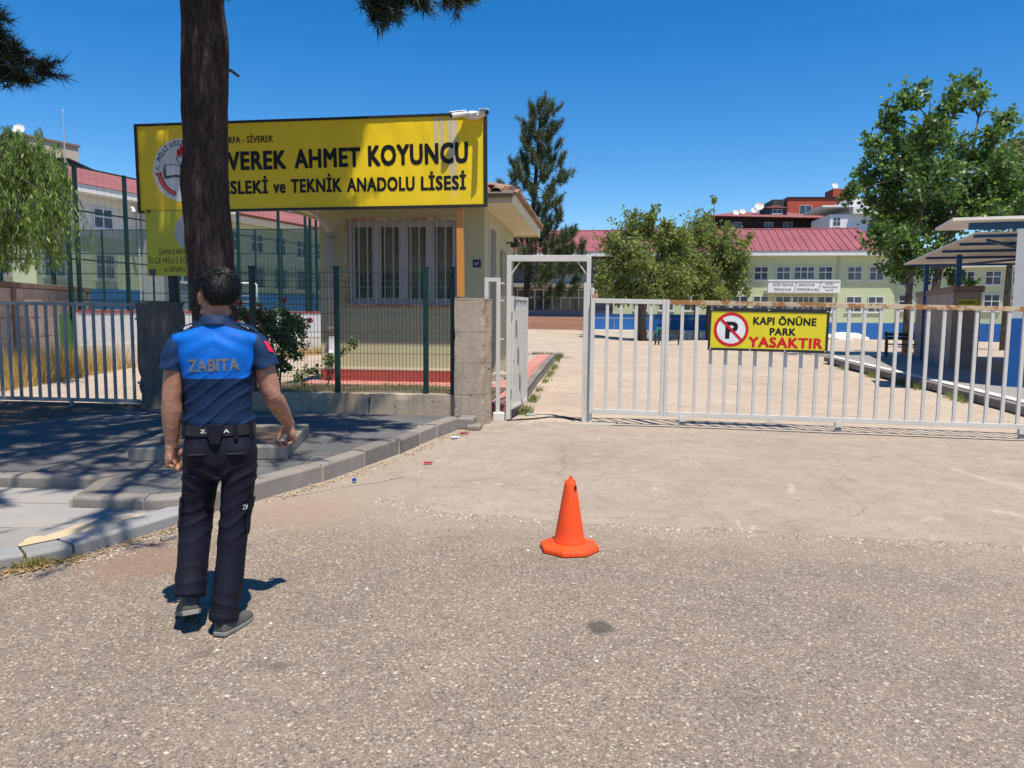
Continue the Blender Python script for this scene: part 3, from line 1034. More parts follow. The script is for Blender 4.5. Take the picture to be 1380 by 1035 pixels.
# grey steel bar fence on the left
gf = thing('bar_fence', 'grey steel bar fence standing in the shade before the dry ground', 'fence', (-6.46, fy(-6.46), 0), FR)
FL = 4.6
gf_m = M['grey_steel']
MB().bar((-FL, 0, 1.615), (0, 0, 1.595), 0.05, 0.05).build('top_rail', gf_m, gf, bevel=0.004)
MB().bar((-FL, 0, 0.27), (0, 0, 0.235), 0.05, 0.05).build('bottom_rail', gf_m, gf, bevel=0.004)
bar0 = None
for k in range(33):
    x = -0.075 - 0.139 * k
    if bar0 is None:
        bar0 = MB().box(-0.021, 0.021, -0.011, 0.011, 0.262, 1.575).build('fence_bar', gf_m, gf, bevel=0.003)
        bar0.location = (x, 0, 0)
    else:
        copy_part(bar0, gf, (x, 0, 0.0045 * abs(x)))
for x in (-1.03, -3.4):
    MB().box(x - 0.025, x + 0.025, 0.012, 0.05, 0.0, 0.26).build('foot_post', gf_m, gf, bevel=0.003)
for z in (0.5, 1.4): MB().bar((-0.02, 0, z), (0.05, 0, z), 0.03).build('wall_bracket', gf_m, gf)

# green welded-mesh fence
mf = thing('mesh_fence', 'dark green welded wire mesh fence with square posts on a low wall', 'fence', (-4.80, fy(-4.80), 0), FR)
px_ = [0.0, 1.19, 2.43, 2.80]
for i, x in enumerate(px_):
    mb = MB()
    w = 0.036 if i < 3 else 0.03
    mb.box(x - w, x + w, -0.03, 0.03, 0.36, 2.13)
    mb.box(x - w - 0.012, x + w + 0.012, -0.034, 0.034, 2.128, 2.145)
    p = mb.build('fence_post', M['green_steel'], mf, bevel=0.004)
    for z in (0.62, 1.2, 1.78):
        MB().box(x - 0.018, x + 0.018, -0.042, -0.0305, z - 0.02, z + 0.02).build('post_clip', M['green_steel'], p)
def mesh_panel(x0, x1):
    mb = MB()
    n = int(round((x1 - x0) / 0.05))
    for k in range(1, n):
        x = x0 + (x1 - x0) * k / n
        zs = [0.43, 0.62, 0.66, 0.70, 1.16, 1.20, 1.24, 1.86, 1.90, 1.94, 2.13]
        ys = [0, 0, .028, 0, 0, .028, 0, 0, .028, 0, 0]
        mb.tube([(x, y, z) for y, z in zip(ys, zs)], 0.0029, 4)
    for z, y in ((0.45, 0), (0.62, 0.004), (0.70, 0.004), (0.95, 0.004), (1.16, 0.004), (1.24, 0.004), (1.5, 0.004), (1.70, .004), (1.86, 0.004), (1.94, 0.004), (2.06, 0.004)):
        mb.tube([(x0, y, z), (x1, y, z)], 0.0034, 4)
    return mb.build('wire_panel', M['green_wire'], mf)
for a, b in zip(px_, px_[1:]):
    mesh_panel(a + 0.03, b - 0.03)
mesh_panel(-0.95, -0.04)

# ------------------------------------------------------------------ white pedestrian gate frame, gate leaf and side panel
GY = 10.36
W_ = M['white_steel']
gt = thing('pedestrian_gate', 'tall white steel door frame standing open beside the sliding gate', 'gate', (-1.27, GY, 0))
MB().box(-0.03, 0.03, -0.03, 0.03, 0.0, 2.30).build('post', W_, gt, bevel=0.004)
MB().box(1.075, 1.135, -0.03, 0.03, 0.0, 2.30).build('post', W_, gt, bevel=0.004)
MB().box(-0.029, 1.134, -0.029, 0.029, 2.24, 2.325).build('lintel', W_, gt, bevel=0.004)
MB().bar((0.02, 0, 2.05), (0.16, 0, 2.25), 0.016).build('corner_brace', W_, gt)
MB().bar((1.085, 0, 2.05), (0.94, 0, 2.25), 0.016).build('corner_brace', W_, gt)
mb = MB(); mb.box(1.04, 1.074, -0.04, 0.04, 0.02, 1.95); mb.box(1.137, 1.185, -0.05, 0.05, 0.0, 1.88)
mb.build('lock_post', W_, gt, bevel=0.006)
mb = MB(); mb.tube([(1.19, -.03, 1.78), (1.215, -.05, 1.80), (1.22, -.03, 1.84), (1.19, 0, 1.85)], 0.008, 6); mb.box(1.165, 1.235, -0.07, -0.04, 1.66, 1.80)
mb.build('latch', M['rust_steel'], gt)
MB().prism([(0.85, -0.28), (1.45, -0.26), (1.55, 0.05), (0.95, 0.12)], -0.02, 0.022).build('footing', M['mortar'], gt, bevel=0.01)

lf = thing('gate_leaf', 'white bar gate leaf swung open into the yard', 'gate leaf', (-1.235, GY + 0.045, 0), rad(83))
LW = 0.98
mb = MB(); mb.box(0, 0.045, -0.02, 0.02, 0.16, 1.76); mb.build('stile', W_, lf, bevel=0.003)
mb = MB(); mb.box(LW - 0.045, LW, -0.02, 0.02, 0.16, 1.76); mb.build('stile', W_, lf, bevel=0.003)
for nm, z in (('top_rail', 1.715), ('bottom_rail', 0.16)):
    MB().box(0.046, LW - 0.046, -0.02, 0.02, z, z + 0.045).build(nm, W_, lf, bevel=0.003)
b0 = None
for k in range(6):
    x = 0.165 + 0.13 * k
    if b0 is None:
        b0 = MB().box(-0.02, 0.02, -0.012, 0.012, 0.206, 1.714).build('bar', W_, lf, bevel=0.002); b0.location = (x, 0, 0)
    else:
        copy_part(b0, lf, (x, 0, 0))
MB().box(0.05, 0.16, -0.0125, 0.0125, 0.86, 1.05).build('lock_plate', W_, lf)
mb = MB(); mb.bar((-0.03, 0, 0.4), (0.005, 0, 0.4), 0.03, 0.1).bar((-0.03, 0, 1.5), (0.005, 0, 1.5), 0.03, 0.1); mb.build('hinge', M['grey_steel'], lf)

fp = thing('side_panel', 'narrow white steel panel fixed between the concrete pillar and the gate frame', 'gate panel', (-1.62, GY + 0.04, 0))
mb = MB(); mb.box(0, 0.055, -0.025, 0.025, 0.4, 1.96); mb.build('stile', W_, fp, bevel=0.003)
mb = MB(); mb.box(0.17, 0.225, -0.025, 0.025, 0.12, 1.96); mb.build('stile', W_, fp, bevel=0.003)
MB().box(0.0, 0.225, -0.024, 0.024, 1.9605, 2.015).build('top_rail', W_, fp, bevel=0.003)
for z in (1.94, 1.70, 1.16, 0.60):
    MB().bar((0.226, 0, z), (0.318, 0, z), 0.022).build('tie_bar', W_, fp)
MB().box(0.14, 0.30, -0.10, 0.10, 0.0, 0.12).build('plinth', M['white_sand'], fp, bevel=0.01)

# ------------------------------------------------------------------ sliding gate
sg = thing('sliding_gate', 'long white steel bar gate with a rusty top rail closing the drive', 'gate', (-0.10, 10.30, 0))
SL = 0.0128  # it follows the fall of the road
def sgz(x): return -SL * x
def sbar(x, z0, z1, w, d, name='bar', mat=W_, y=0.0):
    return MB().box(x - w / 2, x + w / 2, y - d / 2, y + d / 2, z0 + sgz(x), z1 + sgz(x)).build(name, mat, sg, bevel=0.003)
ZT, ZB = 1.735, 0.15
XA, XM, XE = 0.0, 0.985, 7.4
def srail(nm, x0, x1, z, h, mat, d=0.05):
    return MB().bar((x0, 0, z + sgz(x0)), (x1, 0, z + sgz(x1)), d, h).build(nm, mat, sg, bevel=0.003)
srail('top_rail', XA + 0.03, XM - 0.05, ZT - 0.03, 0.062, W_)
srail('top_rail', XM + 0.05, XE, ZT - 0.03, 0.06, M['rust_steel'])
srail('bottom_rail', XA + 0.03, XM - 0.05, ZB + 0.03, 0.062, W_)
srail('bottom_rail', XM + 0.05, XE, ZB + 0.03, 0.062, W_)
sbar(XA, ZB, ZT, 0.055, 0.05, 'stile')
sbar(XM - 0.025, ZB, ZT + 0.005, 0.045, 0.052, 'stile')
sbar(XM + 0.024, ZB - 0.01, ZT + 0.002, 0.045, 0.048, 'stile')
bj = random.Random(31)
first = None
def gbar(x):
    global first
    if first is None:
        first = MB().box(-0.022, 0.022, -0.015, 0.015, ZB + 0.055, ZT - 0.055).build('bar', W_, sg, bevel=0.003)
        first.location = (x, 0, sgz(x))
    else:
        copy_part(first, sg, (x + bj.uniform(-.004, .004), 0, sgz(x)), (0, bj.uniform(-.0035, .0035), bj.uniform(-.06, .06)))
for k in range(1, 5):
    gbar(XA + (XM - XA) * k / 5)
k = 1
while XM + 0.197 * k < XE - 0.1:
    gbar(XM + 0.02 + 0.197 * k); k += 1
sbar(XE, ZB, ZT, 0.05, 0.05, 'stile')
for x in (1.25, 3.3, 5.6):
    mb = MB(); mb.box(x - 0.045, x + 0.045, -0.03, 0.03, 0.085 + sgz(x), ZB + 0.002 + sgz(x))
    rl = mb.build('roller_bracket', M['white_steel'], sg)
    wh = MB(); wh.tube([(x, -0.015, 0.05 + sgz(x)), (x, 0.015, 0.05 + sgz(x))], 0.042, 12); wh.build('roller', M['grey_steel'], rl)

# no-parking board wired to the sliding gate
ns = thing('no_parking_sign', 'yellow no parking board with a crossed out P wired to the gate', 'sign', (1.445, 10.235, 1.055))
ns.rotation_euler = (0, rad(0.75), rad(-0.3))
NW, NH = 1.545, 0.572
def board(x0, x1, z0, z1, y0, y1, mat, name, parent):
    return MB().box(x0, x1, y0, y1, z0, z1).build(name, mat, parent)
board(0.03, NW - 0.03, 0.03, NH - 0.03, -0.006, 0.004, M['yellow_sheet'], 'panel', ns)
for nm, a in (('frame', (0, NW, NH - 0.05, NH)), ('frame', (0, NW, 0, 0.032)), ('frame', (0, 0.03, 0.0325, NH - 0.0505)), ('frame', (NW - 0.03, NW, 0.0325, NH - 0.0505))):
    board(a[0], a[1], a[2], a[3], -0.012, 0.006, M['black_steel'], nm, ns)
def ring(name, cx, cz, r0, r1, y, mat, parent, n=48, a0=0, a1=2 * PI):
    vs, fs = [], []
    full = abs(a1 - a0 - 2 * PI) < 1e-6
    m = n if full else n + 1
    for k in range(m):
        a = a0 + (a1 - a0) * k / n
        vs += [(cx + r0 * math.cos(a), y, cz + r0 * math.sin(a)), (cx + r1 * math.cos(a), y, cz + r1 * math.sin(a))]
    for k in range(n):
        i, j = 2 * k, 2 * ((k + 1) % m)
        fs.append((i, i + 1, j + 1, j))
    me = bpy.data.meshes.new(name); me.from_pydata(vs, [], fs)
    return link_mesh(name, me, mat, parent)
def disc(name, cx, cz, r, y, mat, parent, n=48):
    vs = [(cx + r * math.cos(2 * PI * k / n), y, cz + r * math.sin(2 * PI * k / n)) for k in range(n)]
    me = bpy.data.meshes.new(name); me.from_pydata(vs, [], [tuple(range(n))])
    return link_mesh(name, me, mat, parent)
cx, cz = 0.295, 0.282
disc('symbol_disc', cx, cz, 0.212, -0.0075, M['print_white'], ns)
ring('red_ring', cx, cz, 0.188, 0.226, -0.0095, M['print_red'], ns)
lettering('letter', 'P', cx - 0.075, cz - 0.115, 0.165, 0.225, M['print_black'], ns, -0.0090, bold=0.035)
c45 = math.sqrt(.5)
sl = MB(); q = 0.2; w = 0.017
sl.add([(cx - q * c45 - w * c45, -0.0115, cz + q * c45 - w * c45), (cx - q * c45 + w * c45, -0.0115, cz + q * c45 + w * c45), (cx + q * c45 + w * c45, -0.0115, cz - q * c45 + w * c45), (cx + q * c45 - w * c45, -0.0115, cz - q * c45 - w * c45)], [(0, 3, 2, 1)])
sl.build('red_slash', M['print_red'], ns)
lettering('lettering', 'KAPI ÖNÜNE', 0.575, 0.358, 0.81, 0.1, M['print_black'], ns, -0.0075, bold=0.036)
lettering('lettering', 'PARK', 0.795, 0.222, 0.335, 0.096, M['print_black'], ns, -0.0075, bold=0.036)
lettering('lettering', 'YASAKTIR', 0.525, 0.06, 0.955, 0.135, M['print_red'], ns, -0.0075, bold=0.04)
mb = MB()
for x, z in ((0.03, 0.02), (0.77, NH - 0.025), (NW - 0.03, NH - 0.025), (0.55, 0.015), (1.0, 0.015), (0.03, NH - 0.025), (NW - 0.03, 0.02)):
    mb.box(x - 0.008, x + 0.008, -0.017, -0.012, z - 0.008, z + 0.008)
mb.build('cable_tie', M['print_silver'], ns)

# ------------------------------------------------------------------ school name sign
sn = thing('school_sign', 'large yellow vinyl school name banner in a black frame with a round emblem', 'sign', (-6.38, 9.80, 2.855), 0.0)
sn.rotation_euler = (0, rad(-0.65), 0)
SW, SH = 4.885, 1.20
# banner with a few soft creases
nx, nz = 96, 26
vs, fs = [], []
def banner_y(x, z):
    if True:
        ed = min(1, min(x - .03, SW - .03 - x) / 0.25) * min(1, min(z - .03, SH - .03 - z) / 0.2)
        d = 0.010 * noise.noise((x * 2.2, z * 0.8, 3)) + 0.005 * noise.noise((x * 6 + z * 2, z * 1.3, 7))
        corner = max(0, 1 - ((x / 0.5) ** 2 + ((SH - z) / 0.4) ** 2)) + max(0, 1 - (((SW - x) / 0.5) ** 2 + (z / 0.4) ** 2))
        d += 0.012 * corner * math.sin((x * 1.0 + (SH - z) * 1.2) * 30)
        return -0.016 + d * ed
for j in range(nz + 1):
    for i in range(nx + 1):
        x, z = 0.03 + (SW - 0.06) * i / nx, 0.03 + (SH - 0.06) * j / nz
        vs.append((x, banner_y(x, z), z))
for j in range(nz):
    for i in range(nx):
        a = j * (nx + 1) + i
        fs.append((a, a + 1, a + nx + 2, a + nx + 1))
me = bpy.data.meshes.new('banner'); me.from_pydata(vs, [], fs)
for p in me.polygons: p.use_smooth = True
link_mesh('banner', me, M['yellow_banner'], sn)
board(0.03, SW - 0.03, 0.03, SH - 0.03, 0.02, 0.026, M['grey_steel'], 'backing', sn)
for a in ((0, SW, SH - 0.032, SH), (0, SW, 0, 0.032), (0, 0.034, 0.0325, SH - 0.0325), (SW - 0.04, SW, 0.0325, SH - 0.0325)):
    board(a[0], a[1], a[2], a[3], -0.035, 0.03, M['black_steel'], 'frame', sn)
def P2(px, py):
    """photo-plan of the print, laid out on the banner itself (millimetre plan scaled to the board)"""
    t = (px - 183) / 475
    top, bot = 168 - 18 * t, 287 - 8 * t
    return t * SW, (bot - py) / (bot - top) * SH
YB = -0.034
def sline(body, x0, x1, ybase, cap, bold=0.03, mat='print_black'):
    a = P2(x0, ybase[0]); b = P2(x1, ybase[1])
    n = cap / 124 * SH
    o = lettering('lettering', body, 0, 0, b[0] - a[0], n, M[mat], sn, 0.0, bold)
    o.location = (a[0], YB, a[1])
    o.rotation_euler = (0, -math.atan2(b[1] - a[1], b[0] - a[0]), 0)
sline('ŞANLIURFA - SİVEREK', 281, 376, (194, 190.5), 9.2, 0.02)
sline('SİVEREK', 287, 393, (229, 226), 25.0, 0.040)
sline('AHMET', 404, 493, (225.6, 222.6), 25.5, 0.038)
sline('KOYUNCU', 503, 634, (222.2, 217.5), 27.0, 0.040)
sline('MESLEKİ', 289, 367, (261, 259.6), 18.0, 0.036)
sline('ve', 374, 391, (259.4, 259.0), 18.0, 0.036)
sline('TEKNİK', 398, 467, (258.8, 257.4), 18.5, 0.036)
sline('ANADOLU', 474, 564, (257.4, 255.8), 18.5, 0.036)
sline('LİSESİ', 572, 631, (255.6, 254.4), 18.5, 0.036)
# emblem: grey disc, ring of letters, torch, open book and laurel
ex, ez = P2(248, 228.5)
er = 0.425
disc('emblem_disc', ex, ez, er, YB - 0.0, M['print_silver'], sn)
ring('emblem_rim', ex, ez, er * 0.955, er, YB - 0.0015, M['print_white'], sn)
txt = 'T.C. MİLLİ EĞİTİM BAKANLIĞI'
arcs = []
tot = 0
gl = []
for ch in txt:
    if ch == ' ':
        gl.append(None); tot += 0.034; continue
    m_ = text_mesh(ch, 0.02)
    co = np.empty(len(m_.vertices) * 3, dtype=np.float32); m_.vertices.foreach_get('co', co); co = co.reshape(-1, 3)
    wch = (co[:, 0].max() - co[:, 0].min()) * 0.082 * 0.9
    gl.append((m_, co, wch)); tot += wch + 0.010
ang = PI / 2 + tot / (er * 0.80) / 2
lv, lfc = [], []
for g_ in gl:
    if g_ is None:
        ang -= 0.034 / (er * 0.80); continue
    m_, co, wch = g_
    ang -= (wch + 0.010) / (er * 0.80) / 2
    n0 = len(lv)
    x0 = (co[:, 0].max() + co[:, 0].min()) / 2
    for p in co:
        u, v = (p[0] - x0) * 0.082 * 0.9, p[1] * 0.082 + er * 0.785
        lv.append((ex + math.cos(ang) * v + math.sin(ang) * u, YB - 0.0025, ez + math.sin(ang) * v - math.cos(ang) * u))
    for f in m_.polygons:
        lfc.append(tuple(i + n0 for i in f.vertices))
    ang -= (wch + 0.010) / (er * 0.80) / 2
    bpy.data.meshes.remove(m_)
me = bpy.data.meshes.new('ring_lettering'); me.from_pydata(lv, [], lfc)
link_mesh('ring_lettering', me, M['print_black'], sn)
def flat(name, polys, mat, y):
    mb = MB()
    for p in polys:
        mb.add([(ex + a * er, y, ez + b * er) for a, b in p], [tuple(range(len(p)))])
    return mb.build(name, mat, sn)
def stroke(pts, w=0.012):
    out = []
    for a, b in zip(pts, pts[1:]):
        a, b = Vector(a), Vector(b)
        t = (b - a).normalized(); n = Vector((-t.y, t.x)) * w
        out.append([tuple(a - n), tuple(b - n), tuple(b + n), tuple(a + n)])
    return out
book = []
for s in (1, -1):
    for k in range(3):
        o = 0.03 * k
        book += stroke([(s * 0.0, -0.20 - o * .8), (s * 0.2, -0.15 - o), (s * (0.55 + o), -0.19 - o), (s * (0.58 + o * 1.3), 0.20 - o * 2.2)], 0.011)
    book += stroke([(s * 0.03, 0.10), (s * 0.2, 0.17), (s * 0.52, 0.17), (s * 0.56, 0.22)], 0.011)
    book += stroke([(s * 0.15, 0.42), (s * 0.17, 0.34), (s * 0.10, 0.24), (s * 0.045, 0.18), (s * 0.035, -0.38), (0, -0.45)], 0.014)
    book += stroke([(s * 0.16, 0.44), (0, 0.43)], 0.014)
flat('torch_and_book', book, M['print_black'], YB - 0.003)
flat('flame', [[(-0.15, 0.46), (0.15, 0.46), (0.16, 0.58), (0.11, 0.66), (0.09, 0.60), (0.05, 0.72), (-0.01, 0.84), (-0.05, 0.70), (-0.08, 0.64), (-0.12, 0.68), (-0.16, 0.58)]], M['print_red'], YB - 0.003)
lau = []
for s in (1, -1):
    for k in range(13):
        a = -PI / 2 + s * (0.30 + 1.10 * k / 12)
        cxx, czz = 0.79 * math.cos(a), 0.79 * math.sin(a)
        for dr in (-1, 1):
            d = a + s * PI / 2 + dr * 0.75 * s
            tx, tz = math.cos(d), math.sin(d)
            L_ = 0.13
            lau.append([(cxx, czz), (cxx + tx * L_ * .5 - tz * .035, czz + tz * L_ * .5 + tx * .035), (cxx + tx * L_, czz + tz * L_), (cxx + tx * L_ * .5 + tz * .035, czz + tz * L_ * .5 - tx * .035)])
kind(flat('laurel', lau, M['print_red'], YB - 0.003), 'stuff')
# sun-bleached streaks where water runs off the cameras
for x, w, z0 in ((600, 4.5, 0.45), (609, 3.0, 0.35), (592, 3.5, 0.55)):
    a = P2(x, 200)
    mb = MB(); mb.add([(a[0] - w * .01, YB + 0.003, z0), (a[0] + w * .01, YB + 0.003, z0), (a[0] + w * .01, YB + 0.003, SH - 0.05), (a[0] - w * .01, YB + 0.003, SH - 0.05)], [(0, 1, 2, 3)])
    mb.build('bleached_streak', M['streak'], sn)
a = P2(616, 200)
mb = MB(); mb.add([(a[0] - .08, YB + 0.003, 0.06), (a[0] + .06, YB + 0.003, 0.06), (a[0] + .06, YB + 0.003, SH - 0.09), (a[0] - .05, YB + 0.003, SH - 0.09)], [(0, 1, 2, 3)])
mb.build('bleached_streak', M['streak'], sn)

# lay all the print on the creased vinyl
for o in list(sn.children):
    if o.name.split('.')[0] in ('lettering', 'emblem_disc', 'emblem_rim', 'ring_lettering', 'torch_and_book', 'flame', 'laurel', 'bleached_streak'):
        bm = bmesh.new(); bm.from_mesh(o.data)
        bmesh.ops.triangulate(bm, faces=bm.faces)
        for _ in range(4):
            le = [e for e in bm.edges if e.calc_length() > 0.11]
            if not le: break
            bmesh.ops.subdivide_edges(bm, edges=le, cuts=1)
            bmesh.ops.triangulate(bm, faces=bm.faces)
        mt = o.matrix_basis.copy()
        lift = {'emblem_disc': 0.0015, 'bleached_streak': 0.0012, 'emblem_rim': 0.0028}.get(o.name.split('.')[0], 0.0038)
        for v in bm.verts:
            q = mt @ v.co
            v.co = Vector((q.x, banner_y(q.x, q.z) - lift + max(-0.0012, min(0.0, q.y - YB)), q.z))
        bm.to_mesh(o.data); bm.free()
        o.matrix_basis = Matrix.Identity(4)
# posts
po = MB().box(0.36, 0.46, 0.0305, 0.11, -2.75, 0.9).build('post', M['black_steel'], sn)
po = MB().box(4.46, 4.55, 0.0505, 0.12, -1.17, 0.9).build('post', M['orange_steel'], sn)
po['label'] = 'orange primed sign post'

# smaller board below the banner
eb = thing('exam_centre_sign', 'small faded yellow office board hanging under the school banner', 'sign', (-6.27, 9.77, 2.00), 0.0)
EW, EH = 1.20, 0.885
board(0, EW, 0, EH, -0.012, -0.004, M['yellow_faded'], 'panel', eb)
disc('faded_disc', 0.70, 0.60, 0.27, -0.0135, M['print_grey'], eb)
lettering('lettering', 'ŞANLIURFA', 0.18, 0.295, 0.42, 0.075, M['print_black'], eb, -0.0145, 0.0)
lettering('lettering', 'İLÇE MİLLİ EĞİTİM', 0.035, 0.17, 0.75, 0.078, M['print_black'], eb, -0.0145, 0.0)
lettering('lettering', 'e-SINAV MERKEZİ', 0.26, 0.055, 0.70, 0.075, M['print_black'], eb, -0.0145, 0.0)
mb = MB()
for x in (0.04, 0.07, 0.70, 1.15): mb.box(x - 0.006, x + 0.006, -0.02, -0.012, EH - 0.03, EH + 0.02)
mb.build('wire_tie', M['black_steel'], eb)
MB().box(0.03, 0.13, -0.0145, -0.0125, 0.0, 0.09).build('peeled_patch', M['dark_concrete'], eb)

# two bullet cameras in plastic wrap on top of the banner frame
def cctv(x, yaw, label, wrap):
    c0 = sn.matrix_basis @ Vector((x, -0.02, SH - 0.05))
    o = thing('cctv_camera', label, 'camera', c0, 0.0 + yaw, 'cameras on the sign frame')
    o.scale = (0.68, 0.72, 0.72)
    b = MB(); b.bar((0, 0.0, 0.0), (0, -0.22, 0.03), 0.03); b.build('bracket', M['white_plastic'], o)
    body = MB(); body.tube([(0.0, -0.17, 0.035), (0.0, -0.20, 0.03), (0.015, -0.44, -0.035), (0.017, -0.47, -0.042)], [0.03, 0.047, 0.050, 0.045], 14)
    body.build('body', M['white_plastic'], o, smooth=False)
    MB().tube([(0.017, -0.4705, -0.042), (0.018, -0.49, -0.047)], 0.038, 14).build('lens', M['black_plastic'], o)
    hd = MB(); hd.add([(-0.045, -0.20, 0.077), (0.045, -0.20, 0.077), (0.060, -0.52, 0.001), (-0.03, -0.52, 0.001)] + [(-0.04, -0.20, 0.087), (0.04, -0.20, 0.087), (0.055, -0.52, 0.011), (-0.025, -0.52, 0.011)],
           [(3, 2, 1, 0), (4, 5, 6, 7), (0, 1, 5, 4), (1, 2, 6, 5), (2, 3, 7, 6), (3, 0, 4, 7)]); hd.build('sun_hood', M['white_plastic'], o)
    return o
cctv(4.74, rad(-58), 'white bullet camera nearer the middle of the banner, turned left', 1)
cctv(4.76, rad(28), 'white bullet camera at the very corner of the banner, turned right', 1)
pw = thing('plastic_wrap', 'clear plastic bag wrapped round the camera brackets on the sign', 'plastic bag', sn.matrix_basis @ Vector((4.72, -0.06, SH - 0.035)), 0.0)
bm = bmesh.new(); bmesh.ops.create_icosphere(bm, subdivisions=4, radius=1)
for v in bm.verts:
    n = noise.noise(v.co * 2.6) * 0.25 + noise.noise(v.co * 6) * 0.15
    v.co = Vector((v.co.x * 0.13, v.co.y * 0.08, v.co.z * 0.05 - 0.01)) * (1 + n)
me = bpy.data.meshes.new('wrap'); bm.to_mesh(me); bm.free()
link_mesh('wrap', me, M['white_plastic'], pw)

# ------------------------------------------------------------------ planter round the big pine
pk = thing('tree_planter', 'low square kerbstone planter round the big pine trunk', 'planter', (-3.70, 7.0, UPZ), rad(14))
h = 0.70
for a in ((-h, h, -h, -h + 0.16), (-h, h, h - 0.16, h), (-h, -h + 0.16, -h + 0.165, h - 0.165), (h - 0.16, h, -h + 0.165, h - 0.165)):
    MB().box(a[0], a[1], a[2], a[3], 0.0, 0.125).build('kerb_stone', M['dark_concrete'] if False else M['kerb'], pk, bevel=0.012)
MB().box(-h + 0.165, h - 0.165, -h + 0.165, h - 0.165, -0.01, 0.07).build('soil', M['soil'], pk)

# cable on the ground across the footway
cb = MB()
pts = [(-1.28, 10.30, 0.02), (-1.12, 10.42, 0.016), (-0.9, 10.55, 0.016), (-0.7, 10.78, 0.016), (-0.5, 10.72, 0.016), (-0.3, 10.60, 0.016), (-0.15, 10.45, 0.02)]
cb.tube(pts, 0.011, 6)
tag(cb.build('cable', M['black_plastic'], smooth=True), 'thin black cable lying across the open gateway', 'cable')

# ------------------------------------------------------------------ traffic cone
tc = thing('traffic_cone', 'bright orange rubber traffic cone with an eight sided foot and torn tip', 'traffic cone', (-0.17, 4.74, 0.004), rad(14))
t = NT('orange_rubber')
t.color(t.mix(t.ramp(t.noise(14, 5, 0.7), [(0.46, 0.0), (0.72, 0.5)]), (0.85, 0.075, 0.008), (0.56, 0.085, 0.028)))
t.set(0.5, 0, 0.4); t.bump(t.noise(25, 3), 0.1, 0.003)
M['orange'] = t.mat
mb = MB()
def octo(r, z, a0=PI / 8, n=8): return [(r * math.cos(a0 + 2 * PI * k / n), r * math.sin(a0 + 2 * PI * k / n), z) for k in range(n)]
mb.hull(octo(0.198, 0.0), octo(0.196, 0.028))
mb.hull(octo(0.196, 0.0285), octo(0.125, 0.052))
mb.build('foot', M['orange'], tc, bevel=0.006)
prof = [(0.108, 0.046), (0.100, 0.06), (0.094, 0.10), (0.091, 0.112), (0.090, 0.120), (0.040, 0.42), (0.035, 0.45), (0.028, 0.456), (0.024, 0.44)]
mb = MB().lathe(prof, 32)
o = mb.build('body', M['orange'], tc, smooth=True)
mb = MB(); mb.hull([(-0.018, -0.012, 0.445), (0.02, -0.012, 0.445), (0.022, 0.012, 0.445), (-0.016, 0.012, 0.445)], [(-0.004, -0.006, 0.487), (0.01, -0.006, 0.483), (0.012, 0.006, 0.48), (-0.002, 0.006, 0.485)])
mb.build('torn_tip', M['orange'], tc)
MB().box(0.0195, 0.032, -0.045, -0.03, 0.40, 0.425).build('hole', M['black_plastic'], tc)
# ------------------------------------------------------------------ guard house
gh = thing('guard_house', 'small cream guard house with barred window and clay tiled roof behind the mesh fence', 'guard house', (-5.32, 13.75, 0.0))
GX, GD = 3.17, 4.6
GT = 3.46
cr = M['cream']
WX0, WX1, WZ0, WZ1 = 0.55, 2.68, 1.66, 3.23
wall = MB()
wall.box(0, WX0, 0, 0.2, 0.2, GT); wall.box(WX1, GX, 0, 0.2, 0.2, GT)
wall.box(WX0, WX1, 0, 0.2, 0.2, WZ0); wall.box(WX0, WX1, 0, 0.2, WZ1, GT)
wall.box(0, 0.2, 0.2, GD, 0.2, GT)
SY0, SY1, SZ0, SZ1 = 0.55, 1.55, 0.25, 3.18
wall.box(GX - 0.2, GX, 0.2, SY0, 0.2, GT); wall.box(GX - 0.2, GX, SY1, GD, 0.2, GT); wall.box(GX - 0.2, GX, SY0, SY1, SZ1, GT)
wall.box(0.2, GX - 0.2, GD - 0.2, GD, 0.2, GT)
wall = wall.build('wall', cr, gh)
MB().box(0.2, GX - 0.2, 0.2, GD - 0.2, 0.2, 0.24).build('floor', M['mortar'], gh)
pb = MB(); pb.box(-0.012, GX + 0.012, -0.015, -0.0005, 0.18, 0.42); pb.box(GX + 0.0005, GX + 0.014, 0.0, SY0, 0.18, 0.42)
pb.build('red_plinth', M['red_paint'], gh)
tb = MB(); tb.box(-0.012, GX + 0.012, -0.018, -0.0005, 0.4205, 0.46); tb.build('plinth_moulding', M['soffit'], gh)
